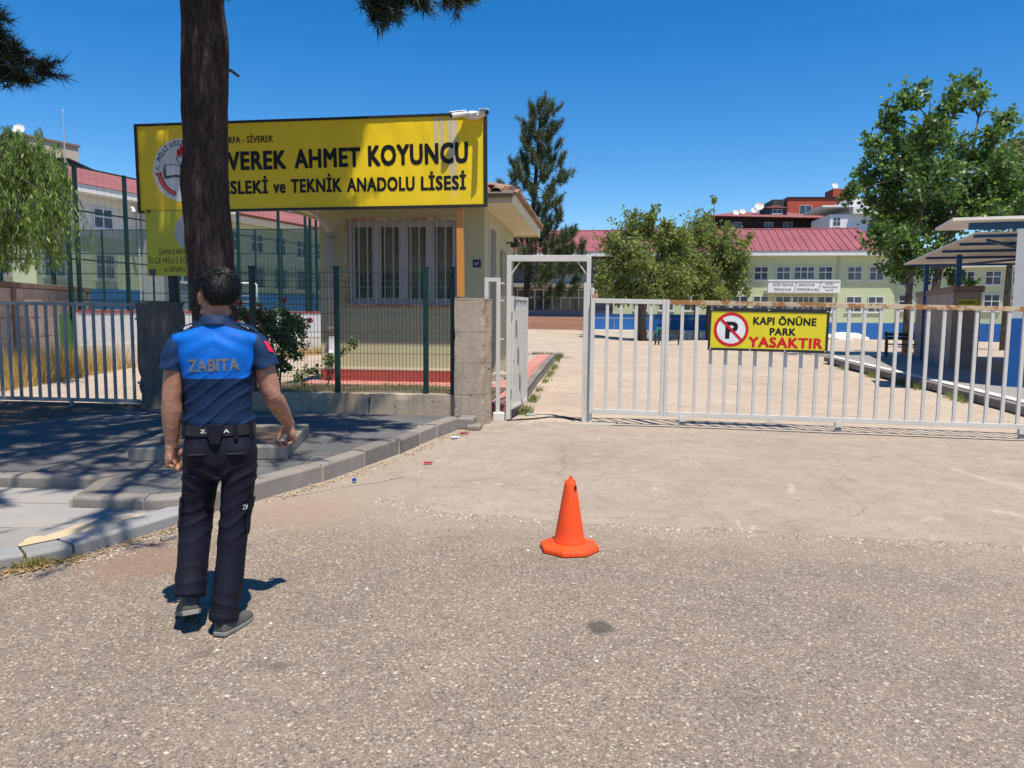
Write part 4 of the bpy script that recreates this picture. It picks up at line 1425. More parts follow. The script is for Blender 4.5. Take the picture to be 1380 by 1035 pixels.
# window
wf = MB()
fw_ = 0.07
wf.box(WX0, WX1, 0.05, 0.12, WZ0, WZ0 + fw_); wf.box(WX0, WX1, 0.05, 0.12, WZ1 - fw_, WZ1)
n = 4
for k in range(n + 1):
    x = WX0 + fw_ / 2 + (WX1 - WX0 - fw_) * k / n
    wf.box(x - fw_ / 2 * (1.3 if 0 < k < n else 1), x + fw_ / 2 * (1.3 if 0 < k < n else 1), 0.051, 0.119, WZ0 + fw_, WZ1 - fw_)
win = wf.build('window', M['grey_pvc'], gh)
cur_m = [rough_mat('curtain_brown', (0.78, 0.66, 0.54), 0.12, 5, 0.9, 0.0, 60), rough_mat('curtain_dark', (0.45, 0.42, 0.38), 0.12, 5, 0.9, 0.0, 60)]
def curtain(x0, x1, parent):
    vs, fs = [], []
    n = 40
    for i in range(n + 1):
        x = x0 + (x1 - x0) * i / n
        y = 0.165 + 0.022 * math.sin(i * 1.15 + x * 7) + 0.008 * math.sin(i * 2.9)
        vs += [(x, y, WZ0 + 0.03), (x, y, WZ0 + 0.62 + 0.02 * math.sin(i)), (x, y, WZ1)]
    for i in range(n):
        for k in range(2):
            a_ = i * 3 + k
            fs.append((a_, a_ + 3, a_ + 4, a_ + 1))
    me = bpy.data.meshes.new('curtain'); me.from_pydata(vs, [], fs)
    for m_ in cur_m: me.materials.append(m_)
    for q, p in enumerate(me.polygons):
        p.use_smooth = True
        p.material_index = 1 if q % 2 == 0 else 0
    o = link_mesh('curtain', me, None, parent)
    return o
for k in range(n):
    a = WX0 + fw_ / 2 + (WX1 - WX0 - fw_) * k / n + 0.045
    b = WX0 + fw_ / 2 + (WX1 - WX0 - fw_) * (k + 1) / n - 0.045
    MB().box(a, b, 0.08, 0.09, WZ0 + fw_, WZ1 - fw_).build('pane', M['clear_glass'], win)
    curtain(a - 0.03, b + 0.03, win)
    s_ = MB()
    for (p, q, r_, t_) in ((a, a + .045, WZ0 + fw_, WZ1 - fw_), (b - .045, b, WZ0 + fw_, WZ1 - fw_), (a + .045, b - .045, WZ0 + fw_, WZ0 + fw_ + .05), (a + .045, b - .045, WZ1 - fw_ - .05, WZ1 - fw_)):
        s_.box(p, q, 0.060, 0.085, r_, t_)
    s_.build('sash', M['grey_pvc'], win)
gr_ = MB()
gr_.box(WX0 - 0.04, WX1 + 0.04, -0.05, -0.028, WZ1 + 0.0, WZ1 + 0.03); gr_.box(WX0 - 0.04, WX1 + 0.04, -0.05, -0.028, WZ0 - 0.03, WZ0)
gr_.box(WX0 - 0.04, WX0 - 0.02, -0.05, -0.028, WZ0, WZ1); gr_.box(WX1 + 0.02, WX1 + 0.04, -0.05, -0.028, WZ0, WZ1)
for x in (WX0 - .03, WX1 + .03):
    for z in (WZ0 + .2, WZ1 - .2): gr_.box(x - .01, x + .01, -0.028, 0.0, z - .01, z + .01)
gr_ = gr_.build('window_grille', M['rust_steel'], gh)
b0 = None
for k in range(13):
    x = WX0 + 0.07 + (WX1 - WX0 - 0.14) * k / 12
    if b0 is None:
        b0 = MB().box(-0.009, 0.009, -0.046, -0.031, WZ0 - 0.0, WZ1 + 0.0).build('bar', M['grey_pvc'], gr_); b0.location = (x, 0, 0)
    else:
        copy_part(b0, gr_, (x, 0, 0))
MB().box(WX0 - 0.06, WX1 + 0.06, -0.027, 0.05, WZ0 - 0.055, WZ0 - 0.031).build('window_sill', M['old_concrete'], gh)
# side door with grille and a small meter box
d_ = MB(); d_.box(GX - 0.14, GX - 0.08, SY0, SY1, SZ0, SZ1); door = d_.build('door', rough_mat('brown_door', (0.20, 0.15, 0.125), 0.1, 3, 0.6, 0.05, 50), gh)
db = MB()
for k in range(7): db.box(GX - 0.05, GX - 0.035, SY0 + 0.06 + k * .145, SY0 + 0.075 + k * .145, SZ0, SZ1)
db.build('door_bars', M['grey_pvc'], door)
MB().box(GX + 0.0005, GX + 0.03, SY0 - 0.09, SY0 - 0.01, SZ0, SZ1 + 0.08).build('door_trim', M['soffit'], gh)
MB().box(GX + 0.0005, GX + 0.05, 2.2, 2.9, 1.9, 2.85).build('meter_box', rough_mat('meter_box', (0.30, 0.28, 0.18), 0.1, 3, 0.7, 0.05, 50), gh, bevel=0.01)
np_ = MB().box(2.955, 3.105, -0.012, -0.0005, 2.36, 2.50).build('number_plate', M['blue_plate'], gh)
lettering('lettering', '67', 2.99, 2.405, 0.08, 0.05, M['print_white'], np_, -0.0135, 0.01)
MB().box(GX + 0.02, GX + 0.55, 0.75, 1.5, 0.0, 0.32).build('door_step', M['old_concrete'], gh, bevel=0.015)
# downpipe
dp = MB()
dp.tube([(0.02, -0.62, 3.42), (0.10, -0.40, 3.30), (0.22, -0.14, 3.10), (0.24, -0.09, 3.0)], 0.055, 10)
dp.tube([(0.24, -0.09, 3.02), (0.245, -0.09, 0.72)], 0.052, 10)
dpo = dp.build('drainpipe', M['pipe'], gh, smooth=True)
el = MB(); el.tube([(0.245, -0.09, 1.05), (0.245, -0.09, 0.80), (0.25, -0.13, 0.72), (0.26, -0.2, 0.69)], 0.060, 12, cap=False)
el.build('elbow', M['print_silver'], dpo, smooth=True)
cl = MB()
for z in (2.9, 2.0, 1.2): cl.box(0.18, 0.31, -0.15, -0.0, z, z + 0.03)
cl.build('pipe_clamp', M['grey_steel'], dpo)
# roof: soffit slab, fascia, hipped planes and tiles
EX0, EX1, EY0, EY1 = -0.62, GX + 0.60, -0.75, GD + 0.62
EZ = 3.62
MB().box(EX0 + 0.03, EX1 - 0.03, EY0 + 0.03, EY1 - 0.03, GT, GT + 0.05).build('soffit', M['soffit'], gh)
fa = MB()
fa.box(EX0, EX1, EY0, EY0 + 0.03, GT - 0.035, EZ); fa.box(EX0, EX1, EY1 - 0.03, EY1, GT - 0.035, EZ)
fa.box(EX0, EX0 + 0.03, EY0 + 0.03, EY1 - 0.03, GT - 0.035, EZ); fa.box(EX1 - 0.03, EX1, EY0 + 0.03, EY1 - 0.03, GT - 0.035, EZ)
fa.build('fascia', M['soffit'], gh)
gu = MB(); gu.tube([(EX0 - 0.03, EY0 - 0.05, EZ - 0.05), (EX1 + 0.02, EY0 - 0.05, EZ - 0.05)], 0.06, 8)
gu.build('gutter', rough_mat('brown_gutter', (0.16, 0.125, 0.095), 0.15, 3, 0.6, 0.05, 50), gh)
RH = 0.62
cxm = (EX0 + EX1) / 2
ry0, ry1 = EY0 + (EX1 - EX0) / 2, EY1 - (EX1 - EX0) / 2
rf = MB()
e0, e1, e2, e3 = (EX0, EY0, EZ), (EX1, EY0, EZ), (EX1, EY1, EZ), (EX0, EY1, EZ)
r0, r1 = (cxm, ry0, EZ + RH), (cxm, ry1, EZ + RH)
rf.add([e0, e1, e2, e3, r0, r1], [(0, 1, 4), (1, 2, 5, 4), (2, 3, 5), (3, 0, 4, 5), (3, 2, 1, 0)])
roof = rf.build('roof', M['clay'], gh)
tile = None
slope = math.atan2(RH, (EX1 - EX0) / 2)
def tile_at(p, rz):
    global tile
    if tile is None:
        mb = MB()
        n = 8; L_ = 0.42
        vs, fs = [], []
        for j, (yy, rr_) in enumerate(((0.0, 0.105), (L_, 0.085))):
            for lay in (0, 1):
                for k in range(n + 1):
                    a = PI * k / n
                    r_ = rr_ - 0.016 * lay
                    vs.append((-r_ * math.cos(a), yy, r_ * math.sin(a) * 0.75))
        N = n + 1
        for k in range(n):
            fs.append((k, k + 1, 2 * N + k + 1, 2 * N + k))
            fs.append((N + k, 3 * N + k, 3 * N + k + 1, N + k + 1))
            fs.append((k, N + k, N + k + 1, k + 1))
        mb.add(vs, fs)
        tile = mb.build('roof_tile', M['clay'], roof, smooth=False)
        o = tile
    else:
        o = copy_part(tile, roof)
    o.location = p
    o.rotation_euler = (Matrix.Rotation(rz, 3, 'Z') @ Matrix.Rotation(slope, 3, 'X')).to_euler()
tr_ = random.Random(2)
for row in range(3):
    s_ = 0.34 * row
    for k in range(24):                                        # right slope, seen edge on from below
        y = EY0 + 0.12 + s_ + 0.235 * k
        if y < EY1 - s_ - 0.1:
            tile_at((EX1 + 0.10 - s_, y, EZ + 0.0 - 0.10 * math.tan(slope) + s_ * math.tan(slope) + 0.012 * row), PI / 2)
    for k in range(19):                                        # front slope
        x = EX0 + 0.12 + s_ + 0.235 * k
        if x < EX1 - s_ - 0.05:
            tile_at((x, EY0 - 0.10 + s_, EZ + 0.0 - 0.10 * math.tan(slope) + s_ * math.tan(slope) + 0.012 * row), 0)
hp = MB()
hp.tube([e1, r0], 0.10, 8); hp.tube([e0, r0], 0.10, 8); hp.tube([r0, r1], 0.10, 8); hp.tube([e2, r1], 0.10, 8)
hp.build('ridge_tiles', M['clay'], roof)
cam_ = thing('security_light', 'small dark wall light under the eave of the guard house', 'lamp', (-2.15, 17.0, 3.0))
mb = MB(); mb.bar((0.0, 0, 0.1), (0.14, 0, 0.12), 0.03); mb.build('bracket', M['black_steel'], cam_)
mb = MB(); mb.box(0.10, 0.26, -0.08, 0.08, 0.0, 0.10); mb.build('lamp_head', M['black_plastic'], cam_, bevel=0.015)

# ------------------------------------------------------------------ windows for the school
def school_window(root, u, z, w, h, y, mats=('pvc', 'glass_blue'), cols=2, rows=2, grille=False, split=0.42, face=1):
    """frame proud of the wall plane y (facing -y)"""
    fr = MB(); t = 0.06
    fr.box(u, u + w, y - 0.05, y - 0.001, z, z + t); fr.box(u, u + w, y - 0.05, y - 0.001, z + h - t, z + h)
    for k in range(cols + 1):
        x = u + t / 2 + (w - t) * k / cols
        fr.box(x - t / 2, x + t / 2, y - 0.049, y - 0.002, z + t, z + h - t)
    if rows == 2:
        zz = z + h * (1 - split)
        for k in range(cols):
            a = u + t + (w - t) * k / cols; b = u + (w - t) * (k + 1) / cols
            fr.box(a, b, y - 0.048, y - 0.003, zz - t / 2, zz + t / 2)
    f = fr.build('window', M[mats[0]], root)
    for k in range(cols):
        a = u + t + (w - t) * k / cols; b = u + (w - t) * (k + 1) / cols
        MB().box(a, b, y - 0.022, y - 0.004, z + t, z + h - t).build('pane', M[mats[1]], f)
    MB().box(u - 0.06, u + w + 0.06, y - 0.10, y - 0.001, z - 0.06, z - 0.001).build('sill', M['fascia'], f)
    if grille:
        g = MB()
        n = int(w / 0.13)
        for k in range(n + 1):
            g.box(u + w * k / n - 0.01, u + w * k / n + 0.01, y - 0.12, y - 0.10, z, z + h)
        for zz in (z + 0.02, z + h / 2, z + h - 0.02):
            g.box(u, u + w, y - 0.125, y - 0.105, zz - 0.01, zz + 0.01)
        g.build('window_grille', M['grey_steel'], f)
    return f

# ------------------------------------------------------------------ main school block beyond the yard
ms = thing('school_block', 'two storey pale green school with pink-red metal roof at the end of the yard', 'school', (-8.0, 60.5, 0.0), rad(-2.5))
MW = 30.0
B0, EV = -0.6, 6.0
MB().box(9.0, MW, 0, 9, B0, EV).build('wall', M['school_green'], ms)
MB().box(0.0, 8.99, 2.6, 9, B0, EV).build('porch_wall', M['school_grey'], ms)
MB().box(-6.0, -0.01, 0.4, 9, B0, EV).build('side_wall', M['school_green'], ms)
MB().box(9.0, MW, -0.03, -0.001, B0, 0.95).build('blue_base', M['school_blue'], ms)
MB().box(-6.6, MW + 0.7, -0.75, 0.0, EV - 0.02, EV + 0.32).build('eave_fascia', M['fascia'], ms)
rf = MB()
RY = 4.6; RZ = 8.5
vs = [(-6.6, -0.8, EV + 0.33), (MW + 0.8, -0.8, EV + 0.33), (MW + 0.8, 9.8, EV + 0.33), (-6.6, 9.8, EV + 0.33), (-4.5, RY, RZ), (MW - 1.6, RY, RZ)]
rf.add(vs, [(0, 1, 5, 4), (1, 2, 5), (2, 3, 4, 5), (3, 0, 4), (3, 2, 1, 0)])
rfo = rf.build('roof', M['roof_red'], ms)
rb = MB()
n = 66
for k in range(n):
    x = -6.2 + (MW + 6.6) * k / (n - 1)
    xt = min(max(x, -4.5), MW - 1.6)
    if x > MW - 1.6:
        f = 1 - (x - (MW - 1.6)) / 2.4
    elif x < -4.5:
        f = 1 - (-4.5 - x) / 2.1
    else:
        f = 1
    rb.bar((x, -0.8, EV + 0.35), (x, -0.8 + (RY + 0.8) * f, EV + 0.35 + (RZ - EV - 0.33) * f), 0.06, 0.07)
kind(rb.build('standing_seams', M['roof_red'], rfo), 'stuff')
MB().tube([(-4.5, RY, RZ + .02), (MW - 1.6, RY, RZ + .02)], 0.08, 6).build('ridge_cap', M['roof_red'], rfo)
for u in (19.75, 21.4, 23.0 + 1.45, 26.55, 28.1, 14.5, 12.6, 10.6, 16.6, 18.2):
    school_window(ms, u, 4.15, 1.05, 1.05, 0.0)
school_window(ms, 22.66, 4.20, 1.55, 1.0, 0.0, cols=3)
for u in (19.75, 21.4, 24.45, 26.55, 28.1, 14.5, 12.6, 10.6, 16.6, 18.2):
    school_window(ms, u, 1.75, 1.15, 1.2, 0.0)
school_window(ms, 22.66, 1.75, 1.6, 1.2, 0.0, cols=4)
MB().tube([(25.9, -0.09, B0), (25.9, -0.09, EV)], 0.05, 6).build('drainpipe', M['pipe'], ms)
MB().tube([(19.35, -0.09, B0), (19.35, -0.09, EV)], 0.05, 6).build('drainpipe', M['pipe'], ms)
bl = MB(); bl.box(20.55, 25.75, -1.3, -0.001, 3.15, 3.35); bl.build('balcony_slab', M['fascia'], ms)
pbx = MB(); pbx.box(20.55, 25.75, -1.36, -1.30, 3.15, 4.12); pbx.build('balcony_front', M['fascia'], ms)
# banner on the balcony
bn = thing('balcony_banner', 'white three part banner with black lettering hung on the school balcony', 'banner', ms.matrix_basis @ Vector((20.60, -1.39, 3.18)), rad(-2.5))
MB().box(0, 5.1, -0.02, 0.02, 0, 0.82).build('sheet', M['print_white'], bn)
for body, x, z, w, h in (('BİLİŞİM TEKNOLOJİ', 0.35, 0.47, 1.45, 0.20), ('TEKNOLOJİ ALANI', 0.40, 0.12, 1.25, 0.20), ('LABORATUVAR', 2.12, 0.47, 1.2, 0.20), ('HİZMETLERİ ALANI', 2.05, 0.12, 1.5, 0.20),
                         ('BİLİŞİM', 4.1, 0.56, 0.55, 0.13), ('TEKNOLOJİLERİ', 3.85, 0.33, 1.1, 0.14), ('ALANI', 4.1, 0.12, 0.55, 0.13)):
    lettering('lettering', body, x, z, w, h, M['print_black'], bn, -0.022, 0.02)
dv = MB()
for x in (1.95, 3.68): dv.bar((x - .07, -0.023, 0.04), (x + .07, -0.023, 0.78), 0.04, 0.002, up=(0, 1, 0))
dv.build('divider', M['print_black'], bn)
MB().box(0.0, 5.1, -0.06, 0.0, 0.83, 0.95).build('hanging_rail', M['fascia'], bn)
# glazed entrance under the porch
eg = MB()
for k in range(9): eg.box(0.9 + k * 0.74 - .04, 0.9 + k * 0.74 + .04, 2.5, 2.58, 1.2, 3.4)
eg.box(0.86, 6.86, 2.5, 2.581, 3.4, 3.5); eg.box(0.86, 6.86, 2.499, 2.58, 2.75, 2.83); eg.box(0.86, 6.86, 2.49, 2.59, 1.1, 1.2)
ego = eg.build('entrance_glazing', M['pvc'], ms)
for k in range(8):
    MB().box(0.94 + k * 0.74, 1.56 + k * 0.74, 2.53, 2.55, 1.2, 3.4).build('pane', M['glass'], ego)
MB().box(0.5, 8.9, 2.2, 2.599, 1.75 - 0.65, 1.75).build('dado', M['school_grey'], ms)
MB().box(0.0, 8.9, 0.4, 2.6, 3.6, 3.9).build('porch_canopy', M['soffit'], ms)
MB().box(3.0, 7.0, 2.4, 2.598, 4.05, 4.75).build('sign_board', M['print_white'], ms)
# broad steps
stp = thing('entrance_steps', 'broad brown stone steps rising to the school porch', 'steps', ms.matrix_basis @ Vector((0.2, -3.2, 0.0)), rad(-2.5))
for k in range(7):
    MB().box(-4.0, 6.6, 0.33 * k, 4.2 if k == 6 else 0.33 * (k + 1) - 0.002, -0.5, 0.28 + 0.15 * k).build('step', M['step_stone'], stp, bevel=0.015)
# low blue wall and its pale plinth
bw = thing('blue_yard_wall', 'long low blue wall on a pale plinth before the school', 'wall', (-1.0, 55.8, 0.0), rad(-1.5))
MB().box(0.0, 12.0, 0.0, 0.3, 0.32, 1.42).build('wall_panel', M['school_blue'], bw)
MB().box(0.0, 12.2, -1.2, 0.5, -0.4, 0.30).build('plinth', M['white_sand'], bw, bevel=0.02)
MB().box(0.0, 12.0, -0.03, 0.33, 1.422, 1.47).build('coping', M['school_blue'], bw)
mb = MB()
for x in range(0, 13, 2): mb.tube([(x + .05, -0.5, 0.3), (x + .05, -0.5, 1.15)], 0.025, 6)
mb.tube([(0.05, -0.5, 1.15), (12.05, -0.5, 1.15)], 0.025, 6)
mb.build('hand_rail', M['grey_steel'], bw)

# right return wing of the school
rw = thing('school_return_wing', 'lower pale green school wing with barred windows at the right of the yard', 'school', (21.7, 59.4, 0.0), rad(-24))
MB().box(0, 22, 0, 8, -0.8, 5.0).build('wall', M['school_green'], rw)
MB().box(0, 22, -0.03, -0.001, -0.8, 1.0).build('blue_base', M['school_blue'], rw)
MB().box(-0.4, 22.4, -0.5, 8.4, 5.001, 5.25).build('roof_edge', M['fascia'], rw)
for u in (0.6, 2.2, 4.4, 6.0, 7.6, 9.8, 11.4):
    school_window(rw, u, 1.9, 1.0, 1.2, 0.0)
for u in (0.6, 2.2, 4.4, 6.0, 7.6, 9.8, 11.4):
    school_window(rw, u, 3.75, 1.0, 1.0, 0.0)

# ------------------------------------------------------------------ left school wing beside the ball court
WA = rad(90 - 13.6)
PZ = 1.40
lwg = thing('school_wing', 'long white and green school wing with red tiled roof behind the ball court', 'school', (-28.76, 36.3, -0.54), WA)
lwg.scale = (1.35, 1.35, 1.35)
# local x runs along the facade away from us; the yard side is -y
LWL = 19.0
MB().box(-14, 8.0, 0, 8, PZ - 1.6, 6.15).build('wall', M['school_white'], lwg)
MB().box(8.001, LWL + 6, 0.5, 8, PZ - 1.6, 6.1).build('rear_wall', M['school_green'], lwg)
MB().box(-14, 8.0, -0.02, -0.001, PZ - 1.6, 4.5).build('green_render', M['school_green'], lwg)
MB().box(-14, 7.99, -0.05, -0.021, PZ - 1.6, 2.35).build('blue_base', M['school_blue'], lwg)
MB().box(8.0, LWL + 6, 0.45, 0.499, PZ - 1.6, 2.45).build('blue_base', M['school_blue'], lwg)
MB().box(4.4, 8.0, -1.25, -0.051, PZ - 1.6, 6.1).build('bay', M['school_white'], lwg)
MB().box(4.39, 8.01, -1.28, -1.251, PZ - 1.6, 4.4).build('bay_front', M['school_grey'], lwg)
ev = MB()
ev.box(-14.5, 4.0, -0.7, 0.3, 6.12, 6.42); ev.box(4.0, 8.4, -1.8, 0.3, 6.121, 6.421); ev.box(8.401, LWL + 6, -0.2, 0.6, 6.12, 6.40)
ev.build('eave_fascia', M['fascia'], lwg)
rf = MB()
rf.add([(-14.5, -0.75, 6.43), (LWL + 6.5, -0.75, 6.43), (LWL + 6.5, 8.6, 6.43), (-14.5, 8.6, 6.43), (-14.5, 4.0, 8.0), (LWL + 6.5, 4.0, 8.0)],
       [(0, 1, 5, 4), (1, 2, 5), (2, 3, 4, 5), (3, 0, 4), (3, 2, 1, 0)])
rf.add([(4.0, -1.82, 6.44), (8.4, -1.82, 6.44), (7.2, 1.8, 7.15), (5.2, 1.8, 7.15)], [(0, 1, 2, 3)])
rf.add([(8.4, -1.82, 6.44), (8.4, 0.2, 6.6), (7.2, 1.8, 7.15)], [(0, 1, 2)])
rf.add([(4.0, -1.82, 6.44), (5.2, 1.8, 7.15), (4.0, 0.2, 6.6)], [(0, 1, 2)])
rfo = rf.build('roof', M['roof_tile_red'], lwg)
for u in (-9.5, -7.2, -4.9, -2.6, -0.3, 2.0):
    school_window(lwg, u, 2.75, 0.95, 1.05, -0.02, grille=True, mats=('grey_pvc', 'glass_blue'))
    school_window(lwg, u, 4.85, 0.95, 0.85, 0.0, mats=('pvc', 'glass_blue'))
for u in (4.9, 6.4):
    school_window(lwg, u, 2.75, 1.0, 1.05, -1.28)
    school_window(lwg, u, 4.75, 1.0, 0.9, -1.25)
for u in (8.6, 10.2, 12.2, 14.2, 16.2, 18.2, 20.4, 22.4):
    school_window(lwg, u, 2.75, 1.0, 1.1, 0.5, grille=True, mats=('grey_pvc', 'glass_blue'))
    school_window(lwg, u, 4.65, 1.0, 1.05, 0.5)
dpp = MB(); dpp.tube([(4.2, -0.6, 6.1), (4.2, -0.1, 5.7), (4.2, -0.1, 1.6)], 0.05, 6); dpp.tube([(8.3, -0.9, 6.1), (8.3, 0.1, 5.8), (8.3, 0.3, 1.6)], 0.05, 6)
dpp.build('drainpipe', M['fascia'], lwg)
lp = thing('flood_light', 'small white floodlight under the eave of the left school wing', 'lamp', lwg.matrix_basis @ Vector((3.4, -0.5, 5.9)), WA)
MB().tube([(0, 0, 0), (0, -0.25, -0.15), (0, -0.3, -0.35)], [0.05, 0.09, 0.12], 8).build('shade', M['white_plastic'], lp)
wb = thing('wall_banner', 'white name board on the dark bay of the left school wing', 'sign', lwg.matrix_basis @ Vector((4.6, -1.35, 3.85)), WA)
MB().box(0, 2.2, -0.02, 0.02, 0, 0.75).build('sheet', M['print_white'], wb)
for b_, z in (('BİLİŞİM', 0.48), ('TEKNOLOJİ', 0.27), ('ALANI', 0.06)):
    lettering('lettering', b_, 0.5, z, 1.2, 0.15, M['print_black'], wb, -0.022, 0.01)
ro = thing('lightning_rod', 'thin grey lightning rod standing on the left school roof', 'rod', (-33.1, 43.5, 9.2))
MB().tube([(0, 0, 0), (0, 0, 4.4)], [0.055, 0.03], 6).build('mast', M['pipe'], ro)
MB().tube([(0, 0, 4.4), (0, 0, 4.55)], [0.04, 0.01], 6).build('tip', M['print_silver'], ro)
MB().box(-0.12, 0.12, -0.12, 0.12, -0.2, 0.04).build('base', M['pipe'], ro)

# flat roofed block behind the wing and the tan stair tower on it
db_ = thing('flat_roofed_block', 'dark parapet of a flat roofed block rising behind the left wing', 'building', (-37.5, 48.5, 0), math.atan2(9.9, -2.7))
MB().box(1.5, 12.0, 0, 8, 0, 10.9).build('wall', M['school_white'], db_)
MB().box(1.4, 12.1, -0.1, 8.1, 10.901, 12.0).build('parapet', M['dark_parapet'], db_)
MB().box(1.25, 12.25, -0.25, 8.25, 12.001, 12.13).build('coping', M['black_steel'], db_)
tt = thing('tan_apartment_block', 'tan apartment block with rooftop satellite dish behind the willow', 'building', (-58.3, 66.6, 0), rad(-22))
MB().box(0, 4.1, 0, 6, 0, 17.6).build('wall', M['tan_wall'], tt)
MB().box(-0.15, 4.25, -0.15, 6.15, 17.601, 17.8).build('coping', M['cap_stone'], tt)
for z in (13.0, 9.5, 6.0):
    school_window(tt, 1.0, z, 1.2, 1.3, 0.0)
def dish(name, loc, r, rz, label, group=None):
    o = thing(name, label, 'satellite dish', loc, rz, group)
    mb = MB()
    prof = [(0.02, 0.0), (r * 0.5, r * 0.07), (r * 0.85, r * 0.2), (r, r * 0.28)]
    n = 16
    vs, fs = [], []
    for q, z in prof:
        for k in range(n):
            a = 2 * PI * k / n
            p = Vector((q * math.cos(a), q * math.sin(a), z))
            p = Matrix.Rotation(rad(70), 3, 'X') @ p
            vs.append((p.x, p.y, p.z + r * 1.1))
    for i in range(len(prof) - 1):
        for k in range(n):
            fs.append((i * n + k, i * n + (k + 1) % n, (i + 1) * n + (k + 1) % n, (i + 1) * n + k))
    mb.add(vs, fs)
    mb.build('reflector', M['print_white'], o, smooth=True)
    MB().tube([(0, 0, 0), (0, 0.05, r * 1.1)], 0.04, 6).tube([(0, 0, r * .5), (0, -r, r * 1.1)], 0.025, 5).build('mount', M['grey_steel'], o)
    return o
dish('satellite_dish', (-55.0, 66.3, 17.8), 0.50, rad(20), 'single white satellite dish on the tan apartment block at the left')
mb = MB()
hr = thing('roof_rail', 'thin metal roof rail left of the dish on the tan block', 'rail', (-57.7, 67.0, 17.8))
for k in range(4): mb.tube([(k * .55, 0, 0), (k * .55, 0, 0.55)], 0.03, 5)
MB().tube([(0, 0, 0.55), (1.65, 0, 0.55)], 0.03, 5).build('rail', M['grey_steel'], hr)
mb.build('uprights', M['grey_steel'], hr)

# ------------------------------------------------------------------ raised ball court, its retaining wall, cage and goal
court = MB().prism([(-13.3, 17.0), (-13.0, 17.0), (-10.75, 27.5), (-10.75, 29.6), (-32.0, 29.6), (-32.0, 17.0)], -0.3, PZ).build('court_floor', rough_mat('court_green', (0.05, 0.16, 0.06), 0.1, 1, 0.9, 0.05, 60))
kind(court, 'structure')
rwl = thing('court_wall', 'pale painted retaining wall along the edge of the ball court', 'wall', (0, 0, 0))
CA, CB = Vector((-12.95, 17.0)), Vector((-10.68, 27.5))
ct = (CB - CA).normalized(); cn = Vector((ct.y, -ct.x))
def strip(a, b, o0, o1, z0, z1): 
    p = [a + cn * o0, a + cn * o1, b + cn * o1, b + cn * o0]
    return MB().prism([(q.x, q.y) for q in p], z0, z1)
strip(CA, CB, 0.02, 0.22, -0.2, 0.62).build('lower_course', M['white_sand'], rwl)
strip(CA, CB, 0.02, 0.19, 0.621, PZ + 0.03).build('wall_face', M['print_silver'], rwl)
strip(CA, CB, -0.05, 0.21, PZ + 0.031, PZ + 0.09).build('red_coping', M['red_paint'], rwl)
far = MB().box(-32, -10.7, 29.62, 29.80, -0.2, PZ + 0.1).build('end_wall', M['print_silver'], rwl)
cg = thing('court_cage', 'tall green ball court cage with posts, rails and windbreak net', 'fence', (0, 0, 0))
GS = M['green_steel']
CT = 5.04
pp_ = [CA + ct * s for s in (0.0, 0.25, 1.75, 4.0, 6.2, 8.3, 9.9, 10.2, 10.6)]
cpost = None
def cage_post(x, y, h=CT - PZ, r=0.04):
    global cpost
    if cpost is None:
        cpost = MB().box(-0.04, 0.04, -0.04, 0.04, 0, CT - PZ).build('cage_post', GS, cg)
        cpost.location = (x, y, PZ)
    else:
        copy_part(cpost, cg, (x, y, PZ), scale=(r / 0.04, r / 0.04, h / (CT - PZ)))
for p in pp_:
    cage_post(p.x, p.y)
def cage_rail(a, b, z, r=0.022):
    MB().tube([(a[0], a[1], z), (b[0], b[1], z)], r, 6).build('cage_rail', GS, cg)
for z in (CT - 0.03, 3.95, 2.75, 1.75):
    cage_rail(pp_[0], CB, z)
FC = [(-24.0, 29.5), (-10.72, 29.5)]
for k in range(12):
    cage_post(-23.2 + 1.13 * k, 29.5, 3.45, 0.03)
for z in (4.83, 3.85, 3.0, 2.2):
    cage_rail(FC[0], FC[1], z, 0.02)
NC = [(-16.5, 17.35), (-12.95, 17.0)]
for x in (-13.55, -15.0):
    cage_post(x, 17.2)
for z in (CT - 0.03, 3.95, 2.75):
    cage_rail(NC[0], NC[1], z)
nt = MB(); nt.add([(-24, 29.46, 1.5), (-10.72, 29.46, 1.5), (-10.72, 29.46, 4.82), (-24, 29.46, 4.82)], [(0, 1, 2, 3)])
nto = nt.build('windbreak_net', mk_net('windbreak_net', (0.02, 0.055, 0.065), 0.62), cg)
# wire netting of the cage side, as real wire at a coarse gauge
wn_ = MB()
L_ = (CB - CA).length
for k in range(int(L_ / 0.22)):
    a = CA + ct * (0.22 * k)
    wn_.tube([(a.x, a.y, PZ), (a.x, a.y, CT - 0.05)], 0.0022, 3)
for k in range(17):
    z = PZ + 0.21 * k
    wn_.tube([(CA.x, CA.y, z), (CB.x, CB.y, z)], 0.0022, 3)
kind(wn_.build('wire_netting', M['green_wire'], cg), 'stuff')
gl_ = thing('football_goal', 'small white tubular goal standing in the ball court', 'goal', (-13.9, 26.6, PZ), rad(12))
mb = MB(); mb.tube([(0, 0, 0), (0, 0, 1.08), (0.06, 0, 1.13), (1.0, 0, 1.13), (1.06, 0, 1.08), (1.06, 0, 0)], 0.035, 8)
mb.build('goal_frame', M['print_white'], gl_, smooth=True)
mb = MB()
for k in range(8): mb.tube([(1.06 * k / 7, 0, 1.1), (1.06 * k / 7, 0.6, 0.0)], 0.008, 4)
for k in range(6): mb.tube([(0, 0.6 * k / 5, 1.1 - 1.1 * k / 5), (1.06, 0.6 * k / 5, 1.1 - 1.1 * k / 5)], 0.008, 4)
mb.build('goal_net', M['faded_white'], gl_)

